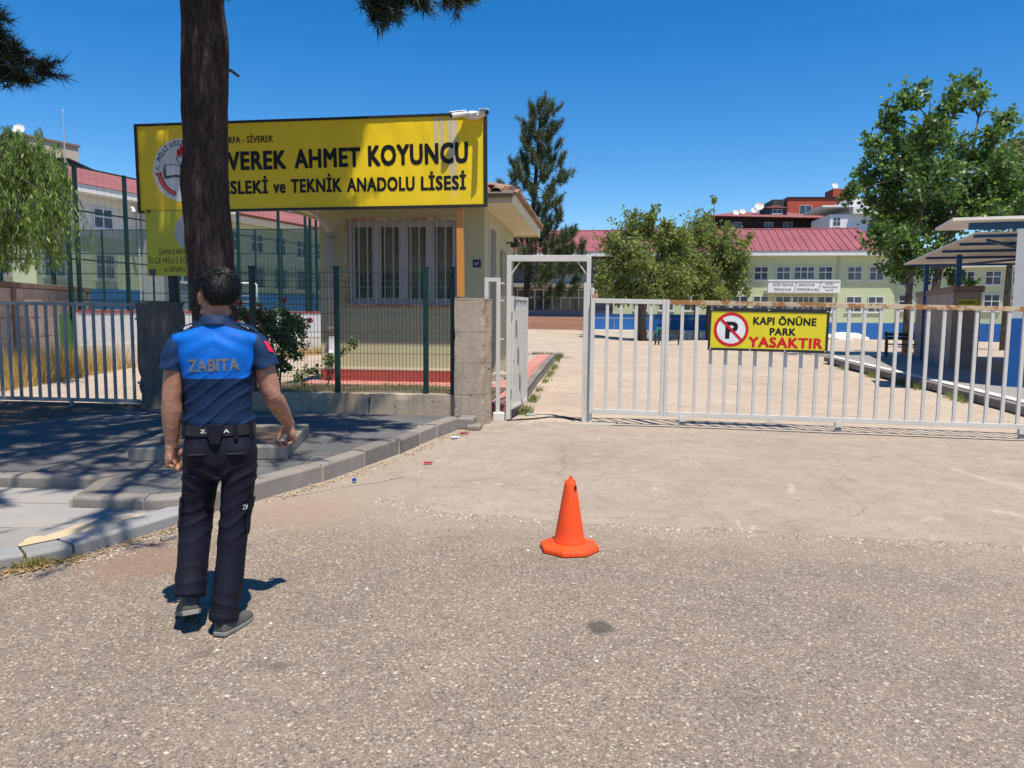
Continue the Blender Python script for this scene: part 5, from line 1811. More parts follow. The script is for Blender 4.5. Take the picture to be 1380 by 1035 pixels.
# stone faced wall beyond the bar fence
sw = thing('stone_clad_wall', 'brown travertine clad garden wall with dark coping beyond the bar fence', 'wall', (-12.45, 13.6, 0.0), math.atan2(18.7 - 13.6, -13.72 + 12.45))
SWL = 5.26
MB().box(-1.5, SWL, 0.03, 0.34, -0.05, 1.98).build('core', M['cap_stone'], sw)
MB().box(-1.55, SWL + 0.05, -0.04, 0.40, 1.981, 2.10).build('coping', M['cap_stone'], sw, bevel=0.012)
r_ = random.Random(9)
for j, (z0, z1) in enumerate(((-0.05, 0.42), (0.425, 0.88), (0.885, 1.32), (1.325, 1.975))):
    x = -1.5
    while x < SWL - 0.02:
        w = min(r_.uniform(0.55, 0.85), SWL - x)
        if SWL - x - w < 0.25: w = SWL - x
        MB().box(x + 0.004, x + w - 0.004, r_.uniform(-0.004, 0.002), 0.0295, z0, z1 - 0.006).build('stone_panel', M['travertine'], sw, bevel=0.004)
        x += w
for x in (SWL - 0.14, 0.0, 1.35):
    MB().box(x, x + 0.16, -0.03, -0.006, -0.05, 1.978).build('pilaster', M['cap_stone'], sw, bevel=0.006)

# ------------------------------------------------------------------ right hand side of the yard
KR = [(6.55, 10.9), (6.82, 12.75), (7.15, 17.0), (7.45, 22.0), (7.72, 26.7), (8.6, 27.6), (11.5, 28.3)]
ip = MB()
inner = [(x + 0.12, y) for x, y in KR]
poly = inner + [(16, 28.3), (16, 10.6)]
ip.prism(poly[::-1], -0.3, 0.115)
kind(ip.build('yard_pavement', M['slab_low'], None), 'structure')
kerb_run('yard_kerb', KR[::-1], 0.16, 0.10, M['kerb'], 0.8, 31, 0.025)
kc = MB(); kc.prism([(x + 0.13, y) for x, y in KR[:5]] + [(x + 0.34, y) for x, y in KR[:5]][::-1], 0.10, 0.125)
kind(kc.build('kerb_backing', M['white_sand'], None), 'structure')

sp = thing('stone_clad_block', 'grey brown stone clad block with a yellow notice under the blue canopy', 'wall', (9.42, 21.3, 0.0), rad(-13.6))
MB().box(0.02, 0.64, 0.02, 6.2, 0.1, 2.18).build('core', M['cap_stone'], sp)
MB().box(-0.04, 0.70, -0.04, 6.26, 2.181, 2.34).build('coping', M['cap_stone'], sp, bevel=0.012)
for j in range(4):
    z0, z1 = 0.1 + 0.52 * j, 0.1 + 0.52 * (j + 1)
    for k in range(8):
        MB().box(-0.012 + r_.uniform(-.003, .003), 0.0195, 0.02 + 0.772 * k + 0.003, 0.02 + 0.772 * (k + 1) - 0.003, z0 + 0.003, z1 - 0.003).build('stone_panel', M['travertine_grey'], sp, bevel=0.003)
    MB().box(0.021, 0.638, -0.012 + r_.uniform(-.003, .003), 0.0195, z0 + 0.003, z1 - 0.003).build('stone_panel', M['travertine_grey'], sp, bevel=0.003)
yn = thing('yellow_notice', 'small yellow two line notice on the end of the stone clad block', 'sign', sp.matrix_basis @ Vector((0.10, -0.022, 1.68)), rad(-13.6))
MB().box(0.0, 0.46, -0.006, 0.006, 0.15, 0.30).build('panel', M['yellow_faded'], yn)
MB().box(0.06, 0.40, -0.005, 0.006, 0.0, 0.149).build('panel', M['yellow_faded'], yn)
lettering('lettering', 'EMANET', 0.03, 0.18, 0.40, 0.085, M['print_black'], yn, -0.008, 0.02)
lettering('lettering', 'ALINIR', 0.10, 0.035, 0.26, 0.085, M['print_black'], yn, -0.008, 0.02)

cp = thing('steel_canopy', 'open blue steel canopy with pale sheet roof over the paved corner', 'canopy', (8.0, 17.3, 0.0), rad(-13.6))
BS = M['blue_steel']
MB().box(0, 7, 0, 10.7, 3.30, 3.34).build('roof_sheet', M['sheet_roof'], cp)
MB().box(-0.6, 7, -0.9, 1.1, 3.50, 3.56).build('upper_roof_sheet', M['sheet_roof'], cp)
for k, y in enumerate((0.15, 2.2, 4.4, 6.9, 10.5)):
    MB().box(0.12 if k else 0.0, 6.9, y - 0.03, y + 0.03, 3.235, 3.30).build('purlin', BS, cp)
MB().box(-0.2, 6.9, -0.4, -0.3, 3.36, 3.50).build('purlin', BS, cp)
MB().bar((0.3, 0.3, 3.19), (5.0, 9.8, 3.19), 0.06).build('brace', BS, cp)
MB().bar((4.8, 0.3, 3.12), (0.4, 9.6, 3.12), 0.06).build('brace', BS, cp)
for x, y in ((0.42, 8.6), (0.55, 4.45), (6.3, 0.4), (6.3, 8.6)):
    MB().box(x - 0.06, x + 0.06, y - 0.06, y + 0.06, 0.1, 3.18).build('post', BS, cp)
wk = thing('white_kiosk', 'white walled kiosk with blue base at the right edge beside the canopy', 'building', (8.26, 16.15, 0.0), rad(-36))
MB().box(0, 4, 0, 4, 1.5, 3.28).build('wall', M['school_white'], wk)
MB().box(-0.02, 4.02, -0.02, 4, 0.0, 1.499).build('blue_base', M['school_blue'], wk)

def bench(loc, rz, label, w=1.3):
    o = thing('bench', label, 'bench', loc, rz)
    for k in range(3): MB().box(-w / 2, w / 2, -0.22 + 0.15 * k, -0.09 + 0.15 * k, 0.42, 0.455).build('seat_slat', M['bark_flat'], o)
    for k in range(2): MB().box(-w / 2, w / 2, 0.25 + 0.02 * k, 0.285 + 0.02 * k, 0.58 + 0.14 * k, 0.69 + 0.14 * k).build('back_slat', M['bark_flat'], o)
    for x in (-w / 2 + 0.06, w / 2 - 0.06):
        mb = MB(); mb.bar((x, -0.22, 0), (x, -0.22, 0.42), 0.06); mb.bar((x, 0.22, 0), (x, 0.30, 0.86), 0.06); mb.bar((x, -0.24, 0.40), (x, 0.26, 0.40), 0.06); mb.bar((x, -0.25, 0.64), (x, 0.27, 0.64), 0.05); mb.bar((x, -.22, .42), (x, -.22, .64), .05)
        mb.build('bench_frame', M['black_steel'], o)
    return o
M['bark_flat'] = plain('dark_wood', (0.03, 0.02, 0.016), 0.6)
bench((3.75, 41.4, gz(3.75, 41.4)), rad(200), 'dark bench between the trunks of the two round yard trees', 1.5)
bench((10.6, 27.2, 0.1), rad(-15), 'dark bench at the corner of the stone clad block', 1.4)
ch = thing('plastic_chair', 'teal plastic chair beside the single trunked yard tree', 'chair', (3.55, 45.0, gz(3.5, 45)), rad(170))
teal = plain('teal_plastic', (0.02, 0.30, 0.30), 0.4)
MB().box(-0.22, 0.22, -0.22, 0.22, 0.42, 0.46).build('seat', teal, ch, bevel=0.015)
MB().hull([(-0.22, 0.2, 0.46), (0.22, 0.2, 0.46), (0.22, 0.23, 0.46), (-0.22, 0.23, 0.46)], [(-0.2, 0.28, 0.92), (0.2, 0.28, 0.92), (0.2, 0.31, 0.92), (-0.2, 0.31, 0.92)]).build('backrest', teal, ch, bevel=0.012)
for x in (-0.19, 0.19):
    for y in (-0.19, 0.19): MB().bar((x, y, 0.42), (x * 1.15, y * 1.15, 0), 0.035).build('leg', teal, ch)
tb = thing('white_table', 'white topped folding table in the shade under the canopy', 'table', (11.75, 20.4, 0.115), rad(-13))
MB().box(-0.6, 0.6, -0.3, 0.3, 0.70, 0.75).build('tabletop', M['print_white'], tb, bevel=0.01)
for x in (-0.52, 0.52):
    for y in (-0.24, 0.24): MB().bar((x, y, 0.70), (x * 1.05, y, 0), 0.03).build('leg', M['print_white'], tb)
MB().bar((-0.53, -0.24, 0.3), (0.53, -0.24, 0.3), 0.025).bar((-0.53, -0.24, 0.5), (0.53, -0.24, 0.5), 0.025).build('stretcher', M['print_white'], tb)
wp = thing('sand_heap', 'small heap of white sand against the blue school base', 'sand heap', (18.4, 58.9, -0.33))
bm = bmesh.new(); bmesh.ops.create_icosphere(bm, subdivisions=4, radius=1)
for v in bm.verts:
    v.co = Vector((v.co.x * 1.8, v.co.y * 1.0, max(v.co.z, -0.05) * 0.55)) * (1 + 0.15 * noise.noise(v.co * 2))
me = bpy.data.meshes.new('heap'); bm.to_mesh(me); bm.free()
link_mesh('heap', me, M['white_sand'], wp)

# ------------------------------------------------------------------ town houses on the rise behind the school
bh = thing('dark_brown_house', 'dark brown house with low red tiled roof beyond the school roof', 'house', (16.0, 114.5, 0.0), rad(4))
MB().box(0.6, 17.2, 0, 10, 0, 13.2).build('lower_wall', M['school_white'], bh)
MB().box(0.6, 17.2, 0.6, 10, 13.201, 15.9).build('wall', M['brown_wall'], bh)
MB().box(0.5, 17.3, -0.1, 0.1, 13.202, 13.75).build('balcony_parapet', rough_mat('pink_parapet', (0.42, 0.2, 0.19), 0.1, 1, 0.8, 0.05, 20), bh)
rf = MB()
rf.add([(-0.6, -0.9, 15.9), (18.0, -0.9, 15.6), (18.0, 11, 15.9), (-0.6, 11, 15.9), (4.5, 5, 17.2), (12.5, 5, 17.2)], [(0, 1, 5, 4), (1, 2, 5), (2, 3, 4, 5), (3, 0, 4), (3, 2, 1, 0)])
rfo = rf.build('roof', M['roof_tile_red'], bh)
dm = MB(); dm.box(8.2, 11.5, 1.4, 4, 16.2, 17.3); dmo = dm.build('dormer', M['dark_parapet'], bh)
school_window(bh, 9.3, 16.45, 1.5, 0.7, 1.4, rows=1)
rl = MB(); rl.add([(7.9, 1.1, 17.3), (9.8, 1.1, 17.75), (11.8, 1.1, 17.3), (7.9, 4.2, 17.3), (9.8, 4.2, 17.75), (11.8, 4.2, 17.3)], [(0, 1, 4, 3), (1, 2, 5, 4), (0, 2, 1), (3, 4, 5)]); rl.build('dormer_roof', M['roof_tile_red'], bh)
for u in (3.4, 8.0, 10.8, 15.2):
    school_window(bh, u, 14.2, 1.3, 0.95, 0.6, rows=1)
pp2 = MB()
for u in (6.4, 12.6, 17.0): pp2.box(u - 0.08, u + 0.08, 0.1, 0.3, 13.75, 15.8)
pp2.tube([(0.6, 0.0, 14.35), (17.2, 0.0, 14.35)], 0.05, 5)
pp2.build('balcony_rail', M['black_steel'], bh)
for k, (u, h, r, lb) in enumerate(((3.9, 16.3, 0.46, 'leftmost white satellite dish on the dark brown house roof'), (4.9, 16.5, 0.44, 'second white satellite dish from the left on the brown house roof'),
                                    (6.6, 16.7, 0.44, 'third white satellite dish, low beside the big one on the brown house'), (7.4, 17.0, 0.66, 'biggest white satellite dish on the brown house roof beside the dormer'))):
    dish('satellite_dish', bh.matrix_basis @ Vector((u, 1.2, h - 0.2)), r, rad(15 - 10 * k), lb, 'satellite dishes on the brown house')
rdh = thing('red_brick_block', 'red rendered apartment block with white framed windows on the skyline', 'building', (30.3, 131.5, 0.0), rad(3))
MB().box(0.6, 13.5, 0, 9, 0, 20.9).build('wall', M['brick_wall'], rdh)
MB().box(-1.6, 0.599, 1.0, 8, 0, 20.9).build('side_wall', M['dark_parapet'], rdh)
MB().box(0.5, 13.6, -0.15, 9.1, 20.901, 21.15).build('coping', M['black_steel'], rdh)
MB().box(9.0, 13.0, 3.0, 7.0, 21.151, 23.0).build('stair_head', M['brick_wall'], rdh)
for u, w in ((2.6, 2.0), (6.6, 3.2), (10.9, 1.8)):
    school_window(rdh, u, 18.3, w, 1.5, 0.0, cols=3 if w > 3 else 2, rows=1)
dish('satellite_dish', rdh.matrix_basis @ Vector((9.4, 3.5, 23.0)), 0.5, rad(10), 'white satellite dish on the red brick block stair head')
wh_ = thing('white_house', 'white house with balconies between the brown house and the tree', 'house', (30.2, 106.0, 0.0), rad(2))
MB().box(0.3, 9, 0, 8, 0, 15.0).build('wall', M['print_white'], wh_)
MB().box(3.0, 9.2, -0.8, 0.0, 15.001, 15.9).build('balcony_parapet', M['fascia'], wh_)
MB().box(-0.9, 3.6, -0.5, 8, 15.902, 16.15).build('roof_slab', M['fascia'], wh_)
MB().box(3.0, 9.0, 0.5, 8, 15.002, 17.2).build('upper_wall', M['print_white'], wh_)
school_window(wh_, 0.7, 13.4, 1.0, 1.2, 0.0); school_window(wh_, 5.2, 13.0, 1.8, 1.3, 0.0)
MB().box(2.2, 7.0, -1.0, -0.01, 12.0, 12.6).build('balcony_front', M['glass_blue'], wh_)
# ------------------------------------------------------------------ trees and plants
def rand_dirs(rs, n):
    v = rs.normal(size=(n, 3))
    return v / np.linalg.norm(v, axis=1, keepdims=True)

def leaf_cloud(name, pts, L, W, mat, parent, rs, down=0.25, dirs=None, fold=0.18):
    """pointed folded leaves, one small quad pair each"""
    pts = np.asarray(pts, dtype=np.float64)
    n = len(pts)
    d = rand_dirs(rs, n) if dirs is None else dirs + 0.35 * rand_dirs(rs, n)
    d[:, 2] -= down
    d /= np.linalg.norm(d, axis=1, keepdims=True)
    s = np.cross(d, rand_dirs(rs, n))
    s /= np.linalg.norm(s, axis=1, keepdims=True) + 1e-9
    nn = np.cross(d, s)
    k = rs.uniform(0.5, 1.35, (n, 1))
    l, w = L * k, W * k
    a = pts
    b = pts + d * l * 0.45 + s * w * 0.5 + nn * w * fold
    c = pts + d * l
    e = pts + d * l * 0.45 - s * w * 0.5 + nn * w * fold
    v = np.stack([a, b, c, e], 1).reshape(-1, 3)
    i = np.arange(n, dtype=np.int32) * 4
    f = np.concatenate([np.stack([i, i + 1, i + 2], 1), np.stack([i, i + 2, i + 3], 1)])
    return np_mesh(name, v, f, mat, parent)

def curve_pts(a, b, sag, n=6, wob=0.0, rs=None):
    a, b = np.array(a, float), np.array(b, float)
    out = []
    for k in range(n + 1):
        t = k / n
        p = a + (b - a) * t
        p[2] += sag * 4 * t * (1 - t)
        if rs is not None and 0 < k < n:
            p += rs.normal(size=3) * wob
        out.append(p)
    return out

def broadleaf(name, label, cat, base, trunks, clumps, nleaf, L, W, mat, bark, seed, limb_from=0.4, down=0.25, twigs=26, group=None, r_limb=0.05):
    """trunks: list of (points, radii); clumps: (x, y, z, r) in world space"""
    rs = np.random.RandomState(seed)
    root = thing(name, label, cat, base, 0, group)
    B = np.array(base, float)
    for pts, rad_ in trunks:
        t = MB()
        t.tube([np.array(p) - B for p in pts], rad_, 10)
        t.build('trunk', bark, root, smooth=True)
    br = MB()
    leaves = []
    tot = sum(c[3] ** 2 for c in clumps)
    tp = [np.array(p, float) for pts, _ in trunks for p in pts[max(1, int(len(pts) * limb_from)):]]
    for (x, y, z, r) in clumps:
        c = np.array((x, y, z))
        near = min(tp, key=lambda p: np.linalg.norm(p - c) + 0.6 * max(0, p[2] - z))
        br.tube([p - B for p in curve_pts(near, c, 0.12 * np.linalg.norm(c - near), 5, 0.06, rs)], [r_limb, r_limb * .8, r_limb * .6, r_limb * .45, r_limb * .35, r_limb * .25], 5, cap=False)
        m = max(6, int(twigs * min(1.2, r)))
        per = max(6, int(nleaf * r ** 2 / tot / m))
        for k in range(m):
            d = rand_dirs(rs, 1)[0]
            d[2] = d[2] * 0.9 + 0.12
            e = c + d * r * (rs.uniform(0.6, 1.05) if k % 4 else rs.uniform(1.1, 1.5))
            s = c + d * r * 0.1 + rs.normal(size=3) * 0.1 * r
            br.tube([s - B, (s + e) / 2 + rs.normal(size=3) * 0.04 * r - B, e - B], [0.012, 0.008, 0.004], 3, cap=False)
            t = rs.uniform(0.25, 1.08, per) ** 0.8
            leaves.append(s + (e - s) * t[:, None] + rs.normal(size=(per, 3)) * (0.11 * r + 0.02))
    br.build('branches', M['twig'] if r_limb < 0.04 else bark, root)
    pts = np.concatenate(leaves) - B
    leaf_cloud('crown', pts, L, W, mat, root, rs, down)
    return root

RIGHT = [(9.67, 30.76, 6.2, 0.46), (10.89, 33.31, 7.26, 0.68), (11.58, 33.01, 6.14, 0.93), (10.64, 31.44, 8.08, 0.64), (11.49, 32.44, 9.3, 0.72), (12.31, 32.47, 10.16, 0.66), (12.96, 33.27, 10.86, 0.3), (12.64, 33.44, 8.47, 1.11), (12.72, 31.21, 8.55, 0.98), (13.45, 31.19, 9.64, 0.74), (15.27, 34.18, 11.31, 0.5), (14.95, 32.73, 10.17, 0.42), (12.33, 33.2, 7.22, 1.23), (12.62, 30.73, 6.78, 1.19), (14.42, 32.49, 7.95, 0.95), (16.34, 33.78, 9.68, 0.61), (15.23, 31.94, 8.53, 0.58), (13.06, 33.74, 5.77, 1.32), (14.55, 33.77, 5.76, 1.41), (11.01, 30.41, 4.52, 1.0), (12.01, 30.44, 3.82, 0.91), (13.75, 32.35, 4.11, 0.9), (12.47, 33.42, 3.42, 0.69), (14.65, 32.13, 6.14, 1.18), (15.23, 31.77, 7.22, 0.99), (16.19, 32.48, 6.47, 1.01), (14.96, 30.94, 5.26, 0.85), (16.2, 31.75, 5.64, 0.73), (14.21, 31.96, 3.04, 0.42), (14.75, 32.19, 2.76, 0.3)]
REAR = [(20.3, 41.1, 9.4, 0.95), (21.3, 41.1, 8.5, 1.3), (19.9, 40.8, 7.8, 1.1), (22.2, 42.0, 10.1, 1.15), (19.5, 40.9, 6.9, 0.95), (21.2, 40.3, 6.8, 1.1)]
MULA = [(0.9, 48.15, 5.84, 1.04), (1.79, 47.42, 6.59, 1.02), (3.18, 47.87, 6.73, 1.11), (2.97, 46.44, 7.37, 0.45), (4.22, 49.05, 5.91, 1.24), (0.93, 48.09, 4.44, 1.23), (2.43, 45.91, 4.75, 1.34), (0.23, 46.23, 3.65, 0.64), (1.64, 47.61, 3.25, 1.03), (3.49, 47.84, 3.73, 1.4), (4.47, 48.76, 4.48, 1.14), (2.75, 46.74, 2.91, 0.82), (4.72, 48.63, 6.43, 0.66), (3.95, 47.69, 2.94, 0.74)]
MULB = [(5.96, 52.13, 6.43, 1.11), (7.07, 53.27, 7.3, 1.03), (7.44, 54.37, 8.34, 0.42), (7.77, 54.4, 9.47, 0.26), (8.07, 53.02, 6.26, 1.22), (9.15, 53.34, 5.53, 0.92), (9.31, 51.63, 6.13, 0.45), (6.47, 51.85, 4.92, 1.4), (8.51, 53.85, 4.54, 1.35), (9.23, 52.62, 3.82, 0.71), (6.96, 51.53, 3.42, 1.3), (5.86, 52.63, 3.45, 0.92), (9.0, 53.46, 3.14, 0.72), (5.36, 53.17, 5.52, 0.82), (10.0, 52.88, 6.84, 0.3)]
WIL = [(-11.74, 14.03, 4.95, 0.37), (-12.42, 14.04, 4.74, 0.45), (-11.71, 14.56, 4.77, 0.39), (-11.09, 14.17, 4.23, 0.33), (-11.67, 13.9, 4.27, 0.52), (-12.53, 13.91, 3.84, 0.6), (-10.64, 13.36, 3.6, 0.36), (-11.89, 14.29, 3.44, 0.46), (-12.86, 14.61, 3.18, 0.47), (-12.85, 13.77, 4.4, 0.59), (-12.82, 13.32, 3.47, 0.58)]
MULA += [(4.9, 48.4, 3.7, 1.0), (5.0, 49.2, 5.2, 0.9), (-0.2, 47.0, 3.0, 0.5), (1.0, 47.2, 2.7, 0.7), (2.2, 47.9, 2.6, 0.7), (3.4, 47.2, 2.5, 0.6), (2.1, 47.0, 7.6, 0.3), (4.0, 47.6, 7.1, 0.35), (3.4, 46.9, 8.0, 0.18), (5.1, 50.0, 6.2, 1.0), (5.2, 50.2, 4.4, 1.2), (5.0, 50.0, 3.0, 0.9)]
MULB += [(5.6, 51.6, 2.9, 0.8), (7.6, 52.0, 2.7, 0.8), (8.4, 52.6, 2.9, 0.6), (9.6, 52.9, 4.9, 0.6), (6.6, 52.6, 7.6, 0.4), (8.6, 53.2, 7.4, 0.35), (9.9, 52.6, 3.0, 0.35)]
ROSE = [(-5.34, 11.09, 1.4, 0.19), (-5.22, 11.35, 1.39, 0.21), (-4.94, 11.28, 1.37, 0.18), (-4.71, 11.18, 1.29, 0.14), (-5.36, 11.24, 1.1, 0.21), (-4.93, 10.97, 1.08, 0.23), (-4.76, 11.13, 1.03, 0.16), (-4.7, 11.37, 1.16, 0.08), (-5.12, 11.1, 0.76, 0.16), (-4.86, 11.06, 0.71, 0.12), (-4.65, 11.0, 0.85, 0.09), (-5.02, 11.07, 0.53, 0.09), (-5.62, 11.29, 1.41, 0.12), (-5.51, 10.83, 1.46, 0.09)]

broadleaf('leafy_tree', 'large glossy green leafy tree rising above the blue canopy', 'tree', (12.6, 32.4, -0.12),
          [([(12.6, 32.4, -0.2), (12.55, 32.4, 2.0), (12.7, 32.5, 4.0), (13.0, 32.5, 6.5), (13.1, 32.5, 8.8)], [0.17, 0.13, 0.12, 0.08, 0.03]),
           ([(13.4, 32.0, -0.2), (13.35, 32.0, 2.0), (13.7, 32.1, 4.5), (14.5, 32.3, 7.0), (14.9, 32.6, 9.5)], [0.19, 0.16, 0.12, 0.08, 0.03])],
          [(x, y, z, r * 0.93) for x, y, z, r in RIGHT], 25000, 0.185, 0.14, M['leaf_poplar'], M['bark'], 5, twigs=34, r_limb=0.05)
broadleaf('leafy_tree', 'paler yellow green tree behind the glossy one at the right edge', 'tree', (20.8, 41.2, -0.2),
          [([(20.8, 41.2, -0.3), (20.8, 41.2, 4.0), (21.0, 41.2, 8.0)], [0.2, 0.14, 0.05])],
          [(x - 0.4, y, z, r * 1.15) for x, y, z, r in REAR], 10000, 0.19, 0.12, M['leaf_acacia'], M['bark'], 6, twigs=30)
broadleaf('yard_tree', 'round crowned yard tree with one thick dark trunk, left of the parking board', 'tree', (2.65, 47.6, gz(2.6, 47.6)),
          [([(2.65, 47.6, -0.3), (2.6, 47.5, 1.2), (2.6, 47.4, 2.4), (2.7, 47.4, 4.5), (2.6, 47.4, 6.0)], [0.36, 0.27, 0.24, 0.13, 0.04])],
          MULA, 26000, 0.185, 0.135, M['leaf_mul'], M['bark'], 7, twigs=32, r_limb=0.06)
broadleaf('yard_tree', 'round crowned yard tree with forked trunk, partly behind the parking board', 'tree', (7.3, 52.6, gz(7.3, 52.6)),
          [([(7.6, 52.6, -0.4), (7.5, 52.6, 1.4), (7.6, 52.8, 3.5), (7.8, 53.0, 6.0)], [0.34, 0.27, 0.18, 0.05]),
           ([(6.7, 52.7, -0.4), (6.6, 52.7, 1.4), (6.5, 52.6, 3.2), (6.6, 52.7, 6.0)], [0.20, 0.17, 0.13, 0.04])],
          MULB, 21000, 0.185, 0.135, M['leaf_mul'], M['bark'], 8, twigs=32, r_limb=0.06)

# willow: hanging strands
def willow():
    rs = np.random.RandomState(11)
    base = (-12.9, 14.3, -0.03)
    root = thing('willow_tree', 'pale green weeping tree hanging over the bar fence at the left edge', 'tree', base)
    B = np.array(base)
    MB().tube([np.array(p) - B for p in [(-12.9, 14.3, -0.1), (-12.85, 14.3, 1.8), (-12.7, 14.2, 3.6), (-12.3, 14.1, 4.9)]], [0.19, 0.15, 0.12, 0.05], 10).build('trunk', M['bark'], root, smooth=True)
    br = MB(); P, D = [], []
    for (x, y, z, r) in WIL:
        c = np.array((x, y, z))
        br.tube([p - B for p in curve_pts((-12.7, 14.2, 3.6), c, 0.5, 5, 0.04, rs)], [0.05, .04, .03, .022, .015, .01], 5, cap=False)
        for k in range(int(74 * r + 14)):
            s = c + rs.normal(size=3) * r * 0.5 * np.array([1, 1, 0.7])
            ln = rs.uniform(0.5, 1.25)
            bend = rs.normal(size=2) * 0.12 + np.array([0.10, -0.04])
            n = 26
            t = np.linspace(0, 1, n)
            pts = np.stack([s[0] + bend[0] * t ** 1.5 * ln * 2, s[1] + bend[1] * t ** 1.5 * ln * 2, s[2] + 0.10 * np.sin(t * PI) - ln * t ** 1.3], 1)
            pts = pts[pts[:, 2] > 2.35]
            if len(pts) < 5: continue
            br.tube([pts[0] - B, pts[len(pts) // 2] - B, pts[-1] - B], 0.004, 3, cap=False)
            P.append(pts + rs.normal(size=pts.shape) * 0.02)
            P.append(pts + rs.normal(size=pts.shape) * 0.03)
    br.build('branches', M['twig'], root)
    P = np.concatenate(P) - B
    d = rand_dirs(rs, len(P)) * 0.55; d[:, 2] -= 0.9
    leaf_cloud('crown', P, 0.13, 0.026, M['leaf_willow'], root, rs, 0.2, dirs=d, fold=0.1)
willow()

# pines
def needle_tufts(name, tips, dirs, n, L, W, mat, parent, rs, spread=0.75):
    tips = np.repeat(np.asarray(tips), n, 0)
    d0 = np.repeat(np.asarray(dirs), n, 0)
    m = len(tips)
    back = rs.uniform(-1.0, 0.12, (m, 1))
    d = d0 * rs.uniform(0.25, 1.0, (m, 1)) + rand_dirs(rs, m) * spread
    d /= np.linalg.norm(d, axis=1, keepdims=True)
    base = tips + d0 * back * L * 1.6
    s = np.cross(d, rand_dirs(rs, m)); s /= np.linalg.norm(s, axis=1, keepdims=True) + 1e-9
    l = L * rs.uniform(0.7, 1.15, (m, 1))
    a, b, c = base - s * W / 2, base + s * W / 2, base + d * l
    v = np.stack([a, b, c], 1).reshape(-1, 3)
    f = np.arange(m * 3, dtype=np.int32).reshape(-1, 3)
    return np_mesh(name, v, f, mat, parent)

def pine(name, label, base, trunk, radii, branches, mat, bark, seed, tuft_n, L, W, twig_len=0.5, tw_per_m=7, up=0.25, stub=None, group=None, wood='twig', lod=None):
    """branches: (start, end, sag, radius)"""
    rs = np.random.RandomState(seed)
    root = thing(name, label, 'tree', base, 0, group)
    B = np.array(base, float)
    if trunk:
        t = MB().tube([np.array(p) - B for p in trunk], radii, 20)
        to = t.build('trunk', bark, root, smooth=True)
    br = MB(); tips, dirs = [], []
    for (a, b, sag, r) in branches:
        pts = curve_pts(a, b, sag, 7, 0.05 * twig_len * 2, rs)
        br.tube([p - B for p in pts], [r * (1 - 0.11 * k) for k in range(8)], 6, cap=False)
        ln = np.linalg.norm(np.array(b) - np.array(a))
        n = int(ln * tw_per_m * (2.2 if (r <= 0.036 and name == 'pine_tree' and not lod) else 1))
        ax = (np.array(b) - np.array(a)) / ln
        for k in range(n + 2):
            t = 1.0 if k >= n else rs.uniform(0.22, 1.0) ** 0.75
            i = min(6, int(t * 7)); q = t * 7 - i
            p = pts[i] * (1 - q) + pts[i + 1] * q
            side = rand_dirs(rs, 1)[0]; side[2] *= 0.5
            d = ax * 0.75 + side * 0.8; d[2] += up
            d /= np.linalg.norm(d)
            e = p + d * twig_len * rs.uniform(0.4, 1.1) * (0.42 if (r <= 0.036 and not lod) else 1.0)
            br.tube([p - B, (p + e) / 2 - np.array((0, 0, 0.03 * twig_len)) - B, e - B], [0.35 * r * .5 + .003, .006, .004], 4, cap=False)
            for z in (1.0, 0.72, 0.45):
                tips.append(p + (e - p) * z - B + rs.normal(size=3) * 0.02); dirs.append(d + np.array((0, 0, up * 0.8)) + rs.normal(size=3) * 0.25)
    br.build('branches', M[wood], root)
    dirs = np.array(dirs); dirs /= np.linalg.norm(dirs, axis=1, keepdims=True)
    needle_tufts('crown', tips, dirs, tuft_n, L, W, mat, root, rs)
    return root

# the big pine by the kerb: trunk in view, crown above the frame
tr_rs = np.random.RandomState(3)
trk = []
TX, TY = -3.83, 7.05
zs = [0.10, 0.22, 0.5, 1.0, 1.6, 2.2, 2.8, 3.4, 4.0, 4.6, 5.4, 6.4, 7.5, 8.6, 9.6]
trk = [(TX - 0.02 * (z - 2) + 0.02 * math.sin(z * 1.9), TY + 0.02 * math.cos(z * 1.3), z) for z in zs]
rdi = [0.28, 0.25, 0.225, 0.212, 0.203, 0.200, 0.200, 0.204, 0.206, 0.195, 0.18, 0.15, 0.11, 0.07, 0.03]
BRS = []
for k in range(92):
    z = 5.15 + 4.3 * (k / 92) ** 0.9
    az = k * 2.39996 + 0.3
    dx, dy = math.cos(az), math.sin(az)
    ext = 3.5 - 0.95 * max(0, dx) - 1.15 * max(0, dy) + 1.9 * max(0, -dy) + 0.4 * max(0, -dx)
    ext *= 1 - 0.40 * ((z - 5.15) / 4.3)
    ext *= tr_rs.uniform(0.72, 1.05)
    rise = 0.25 + 0.12 * (z - 5.3)
    BRS.append(((TX, TY, z), (TX + dx * ext, TY + dy * ext, z + rise + tr_rs.uniform(-0.2, 0.2)), 0.08, 0.045))
for k in range(13):
    z = 6.0 + 0.2 * k
    BRS.append(((TX, TY, z), (-4.1 + 1.75 * ((k * 0.618) % 1.0), TY + 1.55 + 0.7 * ((k * 0.377) % 1.0), z + 0.25), 0.08, 0.045))
